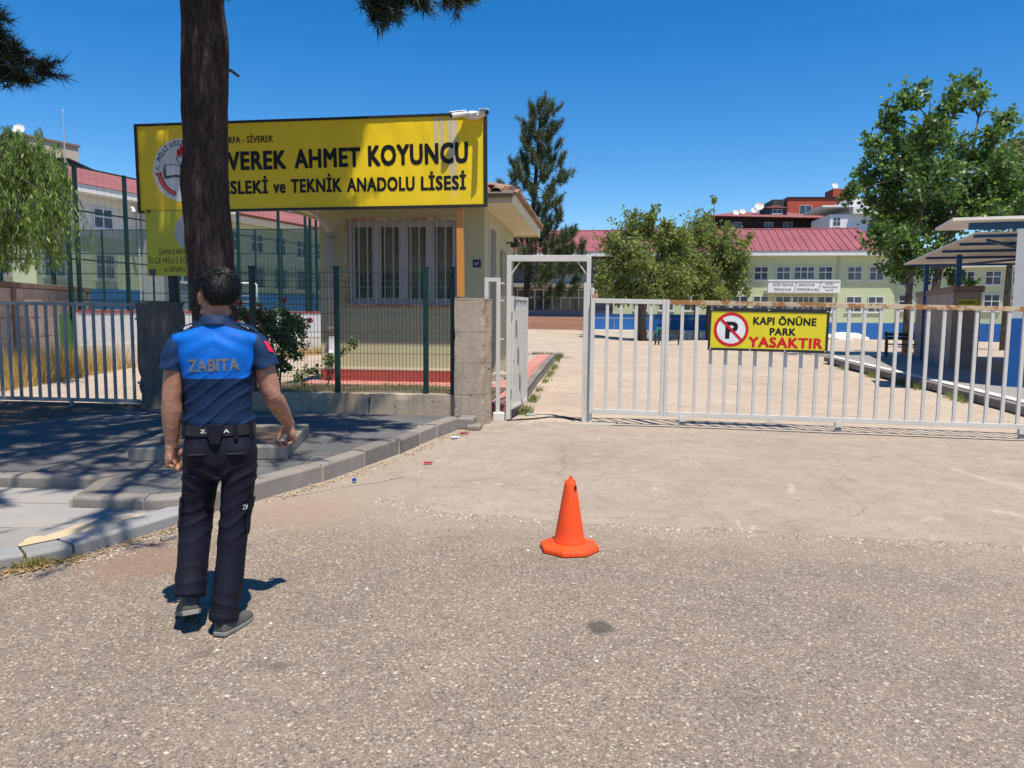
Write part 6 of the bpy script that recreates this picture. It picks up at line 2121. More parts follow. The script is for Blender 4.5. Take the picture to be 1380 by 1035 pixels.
# the two low branch ends that hang into the top of the picture
BRS += [((TX, TY, 5.15), (-2.05, 7.1, 4.38), 0.32, 0.035), ((TX, TY, 5.25), (-2.12, 7.0, 4.34), 0.38, 0.03), ((TX, TY, 5.3), (-1.95, 6.9, 4.31), 0.38, 0.03), ((TX, TY, 5.3), (-1.38, 7.1, 4.44), 0.40, 0.03), ((TX, TY, 5.3), (-1.42, 7.35, 4.55), 0.38, 0.035), ((TX, TY, 5.3), (-1.70, 6.9, 4.38), 0.36, 0.03),
        ((TX, TY, 5.3), (-4.7, 6.2, 4.55), 0.2, 0.03)]
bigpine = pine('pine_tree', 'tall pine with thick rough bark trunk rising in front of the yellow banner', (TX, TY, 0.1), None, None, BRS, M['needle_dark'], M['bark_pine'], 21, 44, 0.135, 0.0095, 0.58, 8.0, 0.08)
# sculpted trunk with plated bark
tb_ = bmesh.new()
NS, NR = 40, 150
ring_prev = None
def interp(z, vals):
    for i in range(len(zs) - 1):
        if z <= zs[i + 1]:
            t = (z - zs[i]) / (zs[i + 1] - zs[i]); return vals[i] * (1 - t) + vals[i + 1] * t
    return vals[-1]
for j in range(NR + 1):
    z = 0.10 + 9.5 * (j / NR) ** 1.15
    cx_, cy_, r_ = interp(z, [p[0] for p in trk]), interp(z, [p[1] for p in trk]), interp(z, rdi)
    ring_ = []
    for k in range(NS):
        a = 2 * PI * k / NS
        q = Vector((math.cos(a) * 2.6, math.sin(a) * 2.6, z * 1.1))
        pl_ = noise.noise(Vector((math.cos(a) * 5.5, math.sin(a) * 5.5, z * 1.7)))
        d = 0.018 * noise.noise(q) + 0.034 * max(-0.25, pl_) + 0.016 * noise.noise(Vector((math.cos(a) * 9, math.sin(a) * 9, z * 4)))
        rr2 = r_ + d + 0.03 * math.exp(-((z - 2.75) / 0.25) ** 2) * max(0, math.cos(a - 3.6))
        ring_.append(tb_.verts.new((cx_ + rr2 * math.cos(a) - TX, cy_ + rr2 * math.sin(a) - TY, z - 0.1)))
    if ring_prev:
        for k in range(NS):
            tb_.faces.new([ring_prev[k], ring_prev[(k + 1) % NS], ring_[(k + 1) % NS], ring_[k]])
    ring_prev = ring_
me = bpy.data.meshes.new('trunk'); tb_.to_mesh(me); tb_.free()
trunk_o = link_mesh('trunk', me, M['bark_pine'], bigpine)
MB().tube([(0.19, -0.10, 3.72), (0.30, -0.12, 3.70), (0.385, -0.13, 3.64)], [0.018, 0.015, 0.013], 7).build('dead_branch_stub', M['twig'], bigpine)

# a second pine out of frame on the left, one branch of which hangs into the corner
B2 = []
for k in range(52):
    z = 5.2 + 4.0 * (k / 52)
    az = k * 2.39996
    ext = (3.0 + 1.0 * max(0, math.cos(az)) + 0.8 * max(0, -math.sin(az))) * (1 - 0.4 * (z - 5.2) / 4.2)
    B2.append(((-8.9, 5.9, z), (-8.9 + math.cos(az) * ext, 5.9 + math.sin(az) * ext, z + 0.3), 0.08, 0.04))
B2 += [((-8.9, 5.9, 4.6), (-5.05, 5.85, 3.62), 0.45, 0.03), ((-6.9, 5.85, 4.55), (-4.72, 6.0, 3.56), 0.18, 0.018), ((-7.2, 5.8, 4.3), (-5.15, 5.6, 3.45), 0.1, 0.016), ((-7.6, 5.8, 4.6), (-5.1, 5.9, 3.95), 0.25, 0.018),
       ((-6.6, 5.8, 4.2), (-5.3, 5.75, 3.42), 0.0, 0.014), ((-6.4, 5.8, 4.1), (-4.95, 5.95, 3.5), 0.05, 0.014)]
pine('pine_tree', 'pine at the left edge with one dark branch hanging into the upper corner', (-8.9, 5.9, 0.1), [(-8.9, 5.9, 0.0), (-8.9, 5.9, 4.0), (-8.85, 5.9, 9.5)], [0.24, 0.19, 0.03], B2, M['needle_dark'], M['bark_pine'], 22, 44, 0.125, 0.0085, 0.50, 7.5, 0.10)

# young pine beyond the gate
B3 = []
r3 = random.Random(5)
for k in range(64):
    f = (k / 63) ** 0.85
    z = 2.0 + 6.3 * f
    az = k * 2.39996 + 0.4
    ext = (1.5 - 1.15 * f) * r3.uniform(0.65, 1.15)
    dx = math.cos(az)
    if dx > 0.3 and z < 5.5: ext *= 1.25
    if z < 3.0: ext *= 0.95
    cxp = -2.62 + 0.07 * z * 0.8
    B3.append(((cxp, 26.0, z), (cxp + dx * ext, 26.0 + math.sin(az) * ext, z + 0.30 * ext + 0.12), -0.06, 0.022))
for k in range(9):
    z = 2.0 + 0.22 * k
    B3.append(((-2.55, 26.0, z), (-2.55 + r3.uniform(1.1, 2.1), 26.0 + r3.uniform(-0.9, 0.6), z + r3.uniform(0.2, 0.7)), -0.05, 0.022))
pine('pine_tree', 'slim young pine with browning needles beside the gate frame in the yard', (-2.66, 26.2, -0.07),
     [(-2.72, 26.1, -0.1), (-2.62, 26.05, 1.5), (-2.50, 26.0, 3.5), (-2.3, 26.0, 6.0), (-2.14, 26.0, 8.6)], [0.15, 0.12, 0.10, 0.07, 0.02],
     B3, M['needle'], M['bark_pine'], 23, 44, 0.20, 0.021, 0.48, 4.2, 0.85, lod=1)

# rose bush
rb_ = broadleaf('rose_bush', 'leafy rose bush with red blooms behind the mesh fence', 'bush', (-5.05, 11.1, 0.2),
                [([(-5.05, 11.1, 0.15), (-5.08, 11.1, 0.6), (-5.12, 11.12, 1.2)], [0.02, 0.018, 0.01]), ([(-5.0, 11.1, 0.15), (-4.95, 11.08, 0.6), (-4.88, 11.1, 1.2)], [0.018, 0.015, 0.01])],
                ROSE, 4600, 0.058, 0.045, M['leaf_rose'], M['bark'], 12, twigs=60, r_limb=0.012)
rs_ = np.random.RandomState(4)
for (x, y, z) in ((-4.87, 11.08, 1.69), (-5.24, 11.02, 1.60), (-5.34, 10.89, 1.44), (-4.46, 11.09, 1.38), (-5.55, 11.0, 1.63), (-5.30, 10.92, 1.52)):
    pts = np.array((x + 5.05, y - 11.1, z - 0.2)) + rs_.normal(size=(26, 3)) * 0.014
    leaf_cloud('rose_bloom', pts, 0.04, 0.045, M['petal'], rb_, rs_, -0.2)
    MB().tube([(x + 5.05, y - 11.1, z - 0.21), (x * 0.6 - 5.05 * .4 + 5.05, y - 11.1, z - 0.5)], 0.005, 4).build('flower_stem', M['twig'], rb_)
# lighter weedy plant at the downpipe
broadleaf('weedy_shrub', 'thin weedy shrub by the drainpipe of the guard house', 'shrub', (-4.75, 12.4, 0.2),
          [([(-4.75, 12.4, 0.15), (-4.6, 12.4, 0.45), (-4.45, 12.4, 0.8)], [0.012, 0.01, 0.006])],
          [(-4.9, 12.3, 0.45, 0.15), (-4.6, 12.4, 0.62, 0.13), (-4.4, 12.4, 0.85, 0.10), (-4.25, 12.5, 0.98, 0.07), (-5.15, 12.3, 0.38, 0.14)], 330, 0.07, 0.045, M['leaf_rose'], M['bark'], 13, twigs=40, r_limb=0.008)

def grass_patch(name, label_kind, pts, h, w, mat, rs, lean=0.35, seg=1):
    pts = np.asarray(pts, float)
    n = len(pts)
    k = rs.uniform(0.45, 1.2, (n, 1))
    d = rs.normal(size=(n, 3)) * lean; d[:, 2] = 1.0
    d /= np.linalg.norm(d, axis=1, keepdims=True)
    a = rs.uniform(0, 2 * PI, n)
    s = np.stack([np.cos(a), np.sin(a), np.zeros(n)], 1)
    v = np.stack([pts - s * w / 2, pts + s * w / 2, pts + d * h * k], 1).reshape(-1, 3)
    f = np.arange(n * 3, dtype=np.int32).reshape(-1, 3)
    o = np_mesh(name, v, f, mat)
    kind(o, 'stuff')
    return o
rg = np.random.RandomState(8)
n = 7000
X = rg.uniform(-6.2, -1.7, n); Y = 10.15 + 2.9 * rg.uniform(0, 1, n) ** 1.0
keep = np.array([noise.noise((x * 1.3, y * 1.3, 5)) > -0.15 for x, y in zip(X, Y)])
grass_patch('grass', None, np.stack([X, Y, np.full(n, 0.205)], 1)[keep], 0.09, 0.010, M['grass'], rg, 0.5)
# dry stalks before the stone wall
n = 5200
S_ = rg.uniform(-1.6, 6.4, n); O_ = rg.uniform(0.1, 1.3, n) ** 1.0
ux, uy = math.cos(math.atan2(5.1, -1.27)), math.sin(math.atan2(5.1, -1.27))
X = -12.45 + ux * S_ + uy * O_; Y = 13.6 + uy * S_ - ux * O_
grass_patch('dry_grass', None, np.stack([X, Y, np.full(n, -0.02)], 1), 0.75, 0.012, M['dry_grass'], rg, 0.22)
n = 2600
t_ = rg.uniform(0, 1, n)
X = -12.6 + 2.2 * t_ + rg.uniform(0.25, 0.8, n); Y = 18.5 + 9.0 * t_ + rg.normal(size=n) * .1
grass_patch('dry_grass', None, np.stack([X, Y, np.full(n, -0.05)], 1), 0.35, 0.016, M['dry_grass'], rg, 0.3)
# weeds in the gutters of the yard
def strip_weeds(path, n, h, mat, spread, seed, clump=1.2):
    r = np.random.RandomState(seed)
    P = []
    for _ in range(n):
        s = r.uniform(0, len(path) - 1.001); i = int(s); f = s - i
        x = path[i][0] * (1 - f) + path[i + 1][0] * f; y = path[i][1] * (1 - f) + path[i + 1][1] * f
        if noise.noise((y * clump, x, 3)) < 0.05: continue
        P.append((x + r.normal() * spread, y + r.normal() * spread, gz(x, y) + 0.005))
    return grass_patch('weeds', None, P, h, 0.012, mat, r, 0.6)
strip_weeds([(6.72, 12.75), (7.05, 17.0), (7.35, 22.0), (7.6, 26.5)], 3600, 0.20, M['grass'], 0.09, 3, 0.7)
strip_weeds([(-1.10, 10.9), (-1.15, 13), (-1.22, 18), (-1.3, 24)], 1500, 0.16, M['grass'], 0.05, 4, 0.6)
r = np.random.RandomState(6)
P = np.stack([r.uniform(-2.4, -1.3, 1500), r.uniform(24.2, 27.0, 1500), np.full(1500, -0.05)], 1)
grass_patch('grass', None, P, 0.22, 0.016, M['grass'], r, 0.5)
# dry leaves and tufts along the lower kerb and the gutter
def litter(name, n, path, spread, mat, seed, L=0.03, z=0.008):
    r = np.random.RandomState(seed)
    P = []
    for _ in range(n):
        s = r.uniform(0, len(path) - 1.001); i = int(s); f = s - i
        x = path[i][0] * (1 - f) + path[i + 1][0] * f + abs(r.normal()) * spread
        y = path[i][1] * (1 - f) + path[i + 1][1] * f + r.normal() * spread * .6
        P.append((x, y, z + r.uniform(0, 0.006)))
    d = r.normal(size=(len(P), 3)); d[:, 2] *= 0.12
    P = np.array(P); d /= np.linalg.norm(d, axis=1, keepdims=True)
    s = np.stack([-d[:, 1], d[:, 0], r.normal(size=len(P)) * .2], 1)
    k = r.uniform(0.4, 1.2, (len(P), 1)) * L
    v = np.stack([P, P + d * k * .5 + s * k * .3, P + d * k, P + d * k * .5 - s * k * .3], 1).reshape(-1, 3)
    f = np.arange(len(P) * 4, dtype=np.int32).reshape(-1, 4)
    o = np_mesh(name, v, f, mat); kind(o, 'stuff'); return o
litter('dry_leaves', 700, [(-3.60, 3.66), (-3.34, 3.92), (-3.2, 4.14), (-2.9, 5.05)], 0.06, M['dry_leaf'], 2)
litter('dry_leaves', 420, [(-2.7, 5.6), (-2.40, 6.33), (-2.06, 7.7), (-1.88, 8.8), (-1.7, 9.4)], 0.07, M['dry_leaf'], 3)
litter('dry_leaves', 260, [(-12, 7.5), (-9, 8.3), (-7, 8.6)], 0.5, M['dry_leaf'], 4, 0.04, UPZ)
r = np.random.RandomState(9)
P = np.stack([-3.44 + r.normal(size=900) * 0.075, 3.97 + r.normal(size=900) * 0.05, np.full(900, 0.02)], 1)
grass_patch('weeds', None, P, 0.075, 0.006, M['dry_grass'], r, 0.9)
P = np.stack([-3.36 + r.normal(size=260) * 0.06, 3.96 + r.normal(size=260) * 0.05, np.full(260, 0.02)], 1)
grass_patch('weeds', None, P, 0.06, 0.006, M['grass'], r, 0.9)

# small litter one can point at
def scrap(name, label, cat, loc, size, mat, rz):
    mb = MB()
    a, b = size
    mb.hull([(-a, -b, 0), (a, -b * .8, 0), (a * .9, b, 0), (-a * .8, b, 0)], [(-a, -b, 0.012), (a, -b * .8, 0.02), (a * .9, b, 0.008), (-a * .8, b, 0.018)])
    o = mb.build(name, mat); o.location = loc; o.rotation_euler = (0, 0, rz)
    return tag(o, label, cat)
bc = MB().tube([(0, 0, 0), (0, 0, 0.022)], [0.021, 0.019], 14).build('bottle_cap', plain('blue_cap', (0.01, 0.04, 0.35), 0.4)); bc.location = (-2.16, 6.33, 0.02)
tag(bc, 'blue plastic bottle cap in the gutter by the kerb', 'bottle cap')
scrap('paper_scrap', 'red crumpled wrapper on the concrete near the kerb', 'litter', (-1.69, 7.2, 0.02), (0.045, 0.02), plain('red_wrapper', (0.5, 0.02, 0.04), 0.5), 0.4)
scrap('paper_scrap', 'white torn paper by the kerb bend under the pillar', 'litter', (-1.72, 8.75, 0.02), (0.06, 0.03), M['print_white'], 0.9)
scrap('paper_scrap', 'small dark red scrap farther up the gutter near the broken kerb', 'litter', (-1.66, 9.05, 0.02), (0.05, 0.02), plain('dark_red_wrapper', (0.25, 0.02, 0.03), 0.5), 0.2)
scrap('paper_scrap', 'pale blue plastic scrap in the gutter inside the gate', 'litter', (-1.0, 10.95, 0.02), (0.07, 0.03), plain('pale_blue_wrapper', (0.3, 0.55, 0.7), 0.5), 0.2)
scrap('stone_chip', 'grey stone chip on the asphalt beside the walking man', 'stone', (-2.85, 4.55, 0.0), (0.05, 0.03), M['kerb'], 1.1)
scrap('stone_chip', 'broken pale kerb chip among the weeds at the lower kerb corner', 'stone', (-3.42, 3.93, 0.03), (0.05, 0.03), M['sand'], 0.3)
# loose grit lying on the asphalt, thicker along the concrete edge and the kerbs
def grit(n, seed):
    r = np.random.RandomState(seed)
    P = []
    while len(P) < n:
        m = r.uniform()
        if m < 0.42:
            x = r.uniform(-1.8, 4.5); y = drive_front(x) - abs(r.normal()) * 0.10
        elif m < 0.62:
            s = r.uniform(0, 1); x = -3.3 + 0.45 * s + abs(r.normal()) * 0.12 + 0.05; y = 4.0 + 1.1 * s + r.normal() * 0.08
        elif m < 0.75:
            y = r.uniform(5.6, 9.4); x = -2.70 + (y - 5.58) * 0.27 + abs(r.normal()) * 0.12 + 0.06
        else:
            y = 1.7 + 4.0 * r.uniform() ** 1.4; x = r.uniform(-0.9, 0.75) * y
        P.append((x, y, gz(x, y)))
    P = np.array(P); n = len(P)
    s = r.uniform(0.0025, 0.0075, (n, 1)) * r.choice([1, 1, 1, 1.7], (n, 1))
    a = r.uniform(0, 2 * PI, n)
    base = np.stack([np.stack([np.cos(a + q), np.sin(a + q), np.zeros(n)], 1) for q in (0, 1.6, 3.1, 4.8)], 1) * s[:, None] * r.uniform(0.7, 1.2, (n, 4, 1))
    v = np.concatenate([P[:, None] + base, (P + np.concatenate([r.normal(size=(n, 2)) * s * .2, s * r.uniform(0.5, 0.9, (n, 1))], 1))[:, None]], 1).reshape(-1, 3)
    i = np.arange(n, dtype=np.int32) * 5
    f = np.concatenate([np.stack([i + q, i + (q + 1) % 4, i + 4], 1) for q in range(4)])
    t = NT('grit')
    g = t.n('ShaderNodeNewGeometry')
    t.color(t.ramp(g.outputs['Random Per Island'], [(0.0, (0.10, 0.09, 0.08)), (0.35, (0.22, 0.18, 0.145)), (0.75, (0.36, 0.30, 0.24)), (1.0, (0.60, 0.54, 0.45))]))
    t.set(0.9, 0, 0.2)
    kind(np_mesh('loose_grit', v, f, t.mat), 'stuff')
grit(6500, 77)
# ------------------------------------------------------------------ the walking man seen from behind
from mathutils.bvhtree import BVHTree
PE_LOC = Vector((-1.823, 3.379, 0.004))
PE_ROT = rad(18)

def ell_tube(mb, pts, radii, n=20, side=(1, 0, 0), ex=2.0):
    """tube of elliptical section; radii are (across side, other)"""
    pts = [Vector(p) for p in pts]
    side = Vector(side)
    vs, fs = [], []
    for i, p in enumerate(pts):
        t = (pts[min(i + 1, len(pts) - 1)] - pts[max(i - 1, 0)]).normalized()
        u = (side - t * side.dot(t)).normalized()
        w = t.cross(u).normalized()
        rx, ry = radii[i] if isinstance(radii[i], (tuple, list)) else (radii[i], radii[i])
        for k in range(n):
            a = 2 * PI * k / n
            c, s = math.cos(a), math.sin(a)
            c = math.copysign(abs(c) ** (2 / ex), c); s = math.copysign(abs(s) ** (2 / ex), s)
            vs.append(p + u * (c * rx) + w * (s * ry))
    for i in range(len(pts) - 1):
        for k in range(n):
            a, b = i * n + k, i * n + (k + 1) % n
            fs.append((a, b, b + n, a + n))
    fs.append(tuple(range(n - 1, -1, -1)))
    fs.append(tuple(range((len(pts) - 1) * n, len(pts) * n)))
    mb.add(vs, fs)

def smooth_path(pts, radii, m=4):
    """Catmull-Rom resampling so that limbs bend softly"""
    P = [Vector(p) for p in pts]
    Rr = [Vector(r if isinstance(r, (tuple, list)) else (r, r)) for r in radii]
    op, orr = [], []
    for i in range(len(P) - 1):
        p0, p1, p2, p3 = P[max(i - 1, 0)], P[i], P[i + 1], P[min(i + 2, len(P) - 1)]
        r0, r1, r2, r3 = Rr[max(i - 1, 0)], Rr[i], Rr[i + 1], Rr[min(i + 2, len(P) - 1)]
        for k in range(m):
            t = k / m
            def cr(a, b, c, d):
                return 0.5 * ((2 * b) + (c - a) * t + (2 * a - 5 * b + 4 * c - d) * t * t + (3 * b - a - 3 * c + d) * t ** 3)
            op.append(cr(p0, p1, p2, p3)); orr.append(tuple(cr(r0, r1, r2, r3)))
    op.append(P[-1]); orr.append(tuple(Rr[-1]))
    return op, orr

def ellipsoid(mb, c, r, rot=None, n=20):
    vs, fs = [], []
    m = n // 2
    for j in range(1, m):
        th = PI * j / m
        for k in range(n):
            a = 2 * PI * k / n
            p = Vector((r[0] * math.sin(th) * math.cos(a), r[1] * math.sin(th) * math.sin(a), r[2] * math.cos(th)))
            if rot is not None: p = rot @ p
            vs.append(Vector(c) + p)
    for j in range(m - 2):
        for k in range(n):
            a, b = j * n + k, j * n + (k + 1) % n
            fs.append((a, a + n, b + n, b))
    top, bot = Vector((0, 0, r[2])), Vector((0, 0, -r[2]))
    if rot is not None: top, bot = rot @ top, rot @ bot
    vs += [Vector(c) + top, Vector(c) + bot]
    for k in range(n):
        fs.append((len(vs) - 2, k, (k + 1) % n))
        q = (m - 2) * n
        fs.append((len(vs) - 1, q + (k + 1) % n, q + k))
    mb.add(vs, fs)

def fuse(mb, voxel, smooth=6, factor=0.5):
    me = bpy.data.meshes.new('tmp'); me.from_pydata(mb.v, [], mb.f); me.update()
    o = bpy.data.objects.new('tmp', me); COL.objects.link(o)
    m = o.modifiers.new('r', 'REMESH'); m.mode = 'VOXEL'; m.voxel_size = voxel; m.use_smooth_shade = True
    if smooth:
        s = o.modifiers.new('s', 'SMOOTH'); s.factor = factor; s.iterations = smooth
    dg = bpy.context.evaluated_depsgraph_get()
    out = bpy.data.meshes.new_from_object(o.evaluated_get(dg))
    bpy.data.objects.remove(o); bpy.data.meshes.remove(me)
    out.polygons.foreach_set('use_smooth', [True] * len(out.polygons))
    return out

def displace(me, fn):
    me.calc_loop_triangles() if hasattr(me, 'calc_loop_triangles') else None
    nor = [v.normal.copy() for v in me.vertices]
    for v, nn in zip(me.vertices, nor):
        v.co = v.co + nn * fn(v.co, nn)
    me.update()

pe = thing('person', 'man in blue and navy uniform walking away with his head turned left', 'person', PE_LOC, PE_ROT)

# --- materials
t = NT('skin')
n1 = t.noise(28, 4, 0.6); n2 = t.noise(7, 3)
c = t.ramp(n2, [(0.3, (0.29, 0.135, 0.085)), (0.7, (0.39, 0.205, 0.135))])
c = t.mix(0.4, c, t.ramp(n1, [(0.35, (0.24, 0.105, 0.065)), (0.65, (0.43, 0.235, 0.165))]))
t.color(c); t.set(0.5, 0, 0.35)
t.b.inputs['Subsurface Weight'].default_value = 0.12
t.b.inputs['Subsurface Radius'].default_value = (0.012, 0.005, 0.003)
t.bump(t.noise(160, 3), 0.12, 0.002)
M['skin'] = t.mat
t = NT('uniform_shirt')
tc = t.coord()
sx = t.n('ShaderNodeSeparateXYZ'); t.l(tc, sx.inputs[0])
ax = t.math('ABSOLUTE', sx.outputs[0])
line = t.math('ADD', sx.outputs[2], t.math('MULTIPLY', ax, 0.30))
up_m = t.math('LESS_THAN', line, 1.474)
lo_m = t.math('GREATER_THAN', sx.outputs[2], 1.213)
side_m = t.math('LESS_THAN', t.math('SUBTRACT', ax, t.math('MULTIPLY', t.math('SUBTRACT', sx.outputs[2], 1.21), 0.22)), 0.149)
msk = t.math('MULTIPLY', t.math('MULTIPLY', up_m, lo_m), side_m)
nf = t.noise(14, 4, 0.55)
c = t.mix(msk, (0.007, 0.022, 0.062), (0.003, 0.120, 0.50))
c = t.mix(1.0, c, t.ramp(nf, [(0.3, 0.88), (0.7, 1.1)]), 'MULTIPLY')
t.color(c); t.set(0.62, 0, 0.16)
t.bump(t.math('ADD', t.noise(700, 2), t.math('MULTIPLY', nf, 2)), 0.12, 0.003)
M['shirt'] = t.mat
M['navy'] = mk_cloth('navy_knit', (0.009, 0.030, 0.085), rough=0.62, fold=0.15)
M['trouser'] = mk_cloth('navy_trousers', (0.0062, 0.0068, 0.0150), rough=0.75, fold=0.2, var=0.2)
M['belt'] = plain('black_belt', (0.008, 0.008, 0.009), 0.5)
M['shoe'] = rough_mat('grey_shoe', (0.085, 0.085, 0.075), 0.25, 18, 0.8, 0.3, 200, spec=0.3)
M['sole'] = rough_mat('shoe_sole', (0.20, 0.19, 0.17), 0.2, 20, 0.85, 0.1, 100)
t = NT('black_hair'); t.color((0.0045, 0.004, 0.0045)); t.set(0.5, 0, 0.28); M['hair'] = t.mat

# --- skin body: head, neck, trunk, arms and hands in one surface
HEAD_YAW = rad(38)
HC = Vector((-0.002, 0.022, 1.600))
HR = Matrix.Rotation(HEAD_YAW, 3, 'Z') @ Matrix.Rotation(rad(-4), 3, 'X')
def hp_(x, y, z): return HC + HR @ Vector((x, y, z - 1.62))
body = MB()
ellipsoid(body, hp_(0, -0.012, 1.650), (0.074, 0.094, 0.084), HR)
ellipsoid(body, hp_(0, 0.028, 1.595), (0.060, 0.064, 0.088), HR)
ellipsoid(body, hp_(0, 0.052, 1.535), (0.040, 0.044, 0.035), HR)
ellipsoid(body, hp_(0, 0.075, 1.523), (0.022, 0.018, 0.016), HR)
ellipsoid(body, hp_(0, 0.082, 1.652), (0.05, 0.016, 0.014), HR)
for s in (-1, 1):
    ellipsoid(body, hp_(s * 0.038, 0.066, 1.600), (0.022, 0.022, 0.016), HR)
    ellipsoid(body, hp_(s * 0.052, 0.02, 1.548), (0.018, 0.04, 0.022), HR)
    er_ = HR @ Matrix.Rotation(rad(-18 * s), 3, 'Z') @ Matrix.Rotation(rad(10), 3, 'X')
    ellipsoid(body, hp_(s * 0.084, -0.010, 1.608), (0.012, 0.021, 0.034), er_, 14)
    ellipsoid(body, hp_(s * 0.089, -0.018, 1.622), (0.011, 0.018, 0.018), er_, 12)
nose = []
ell_tube(body, [hp_(0, 0.084, 1.645), hp_(0, 0.098, 1.618), hp_(0, 0.112, 1.592), hp_(0, 0.098, 1.580)], [(0.010, 0.010), (0.012, 0.012), (0.017, 0.013), (0.016, 0.010)], 12, HR @ Vector((1, 0, 0)))
ellipsoid(body, hp_(0, 0.094, 1.563), (0.024, 0.009, 0.006), HR, 12)
ellipsoid(body, hp_(0, 0.092, 1.552), (0.021, 0.009, 0.007), HR, 12)
p_, r_2 = smooth_path([(0, -0.012, 1.38), (0, -0.008, 1.45), (-0.002, 0.004, 1.52), (-0.002, 0.014, 1.58)], [(0.085, 0.075), (0.062, 0.064), (0.055, 0.060), (0.056, 0.062)])
ell_tube(body, p_, r_2)
for s in (-1, 1):
    ell_tube(body, [(0, -0.02, 1.43), (s * 0.08, -0.012, 1.405), (s * 0.165, -0.002, 1.372)], [(0.045, 0.045), (0.040, 0.040), (0.045, 0.045)], 14, (0, 1, 0))
p_, r_2 = smooth_path([(0, 0, 0.90), (0, 0, 1.02), (0, 0, 1.15), (0, 0, 1.28), (0, 0, 1.38), (0, 0, 1.43)], [(0.132, 0.09), (0.128, 0.088), (0.132, 0.092), (0.155, 0.10), (0.15, 0.09), (0.10, 0.07)])
ell_tube(body, p_, r_2)
SHL, ELL, WRL = (-0.182, -0.002, 1.365), (-0.211, -0.018, 1.105), (-0.226, 0.012, 0.872)
SHR, ELR, WRR = (0.186, -0.002, 1.365), (0.246, -0.005, 1.118), (0.306, 0.165, 0.950)
def arm(sh, el, wr, s):
    sh, el, wr = Vector(sh), Vector(el), Vector(wr)
    P = [sh, sh.lerp(el, 0.35), sh.lerp(el, 0.72), el, el.lerp(wr, 0.22), el.lerp(wr, 0.55), el.lerp(wr, 0.85), wr]
    R_ = [0.044, 0.048, 0.049, 0.0435, (0.0475, 0.045), (0.0415, 0.039), (0.0325, 0.029), (0.031, 0.025)]
    p, r = smooth_path(P, R_, 4)
    ell_tube(body, p, r, 18, (1, 0, 0))
arm(SHL, ELL, WRL, -1); arm(SHR, ELR, WRR, 1)
def hand(wr, d, pn, scale=1.0, curls=(40, 55, 35), thumb_in=0.45):
    """d: along the hand, pn: out of the palm; the index side is to the front"""
    d = Vector(d).normalized(); pn = Vector(pn); pn = (pn - d * pn.dot(d)).normalized()
    tt = d.cross(pn)
    if tt.y < 0: tt = -tt
    w = Vector(wr)
    S = scale
    P = [w - d * 0.012, w + d * 0.015 * S, w + d * 0.045 * S - pn * 0.002, w + d * 0.078 * S - pn * 0.003, w + d * 0.092 * S - pn * 0.002]
    ell_tube(body, P, [(0.030, 0.022), (0.033, 0.021), (0.042 * S, 0.0175), (0.043 * S, 0.0150), (0.039 * S, 0.012)], 20, tt, 2.6)
    ellipsoid(body, w + d * 0.035 * S + tt * 0.026 * S + pn * 0.010, (0.016, 0.016, 0.030), Matrix((tt, pn, d)).transposed(), 12)
    ellipsoid(body, w + d * 0.045 * S - tt * 0.026 * S + pn * 0.008, (0.014, 0.013, 0.030), Matrix((tt, pn, d)).transposed(), 12)
    for i, (off, ls, rr_) in enumerate(((0.0315, (0.042, 0.026, 0.021), 0.0086), (0.0105, (0.046, 0.029, 0.022), 0.0088), (-0.0105, (0.043, 0.027, 0.021), 0.0083), (-0.0300, (0.034, 0.021, 0.018), 0.0074))):
        root = w + d * (0.084 - (0.003 if i in (0, 3) else 0) - (0.006 if i == 3 else 0)) * S + tt * off * S
        p = root - d * 0.02
        pts, rs2 = [p, root], [rr_ * 1.05, rr_ * 1.1]
        ang = 0.0
        cur = root
        spread = off * 1.2
        for q, L_ in enumerate(ls):
            ang += rad(curls[q] * (0.75 + 0.13 * i))
            dir_ = (d * math.cos(ang) + pn * math.sin(ang) + tt * spread * 0.6).normalized()
            mid = cur + dir_ * L_ * 0.5 * S
            cur = cur + dir_ * L_ * S
            pts += [mid, cur]; rs2 += [rr_ * (0.98 - 0.06 * q), rr_ * (1.0 - 0.09 * q)]
        pts.append(cur + dir_ * 0.004); rs2.append(rr_ * 0.5)
        ell_tube(body, pts, [(a, a) for a in rs2], 12, tt)
    root = w + d * 0.022 * S + tt * 0.030 * S + pn * 0.010
    a1 = (d * 0.72 + tt * 0.55 + pn * thumb_in).normalized()
    a2 = (d * 0.90 + tt * 0.10 + pn * (thumb_in + 0.35)).normalized()
    a3 = (d * 0.95 - tt * 0.10 + pn * (thumb_in + 0.45)).normalized()
    q1 = root + a1 * 0.036 * S; q2 = q1 + a2 * 0.032 * S; q3 = q2 + a3 * 0.024 * S
    ell_tube(body, [root - a1 * 0.012, root, q1, q1.lerp(q2, .5), q2, q2.lerp(q3, .6), q3], [(a, a) for a in (0.012, 0.0135, 0.0110, 0.0100, 0.0102, 0.0092, 0.0055)], 12, pn)
hand(WRL, (0.03, 0.10, -1), (1.0, -0.55, 0.05), 1.06, (66, 74, 46), 0.65)
hand(WRR, (0.10, 0.30, -0.95), (-1.0, -0.55, -0.1), 1.04, (58, 66, 44), 0.3)
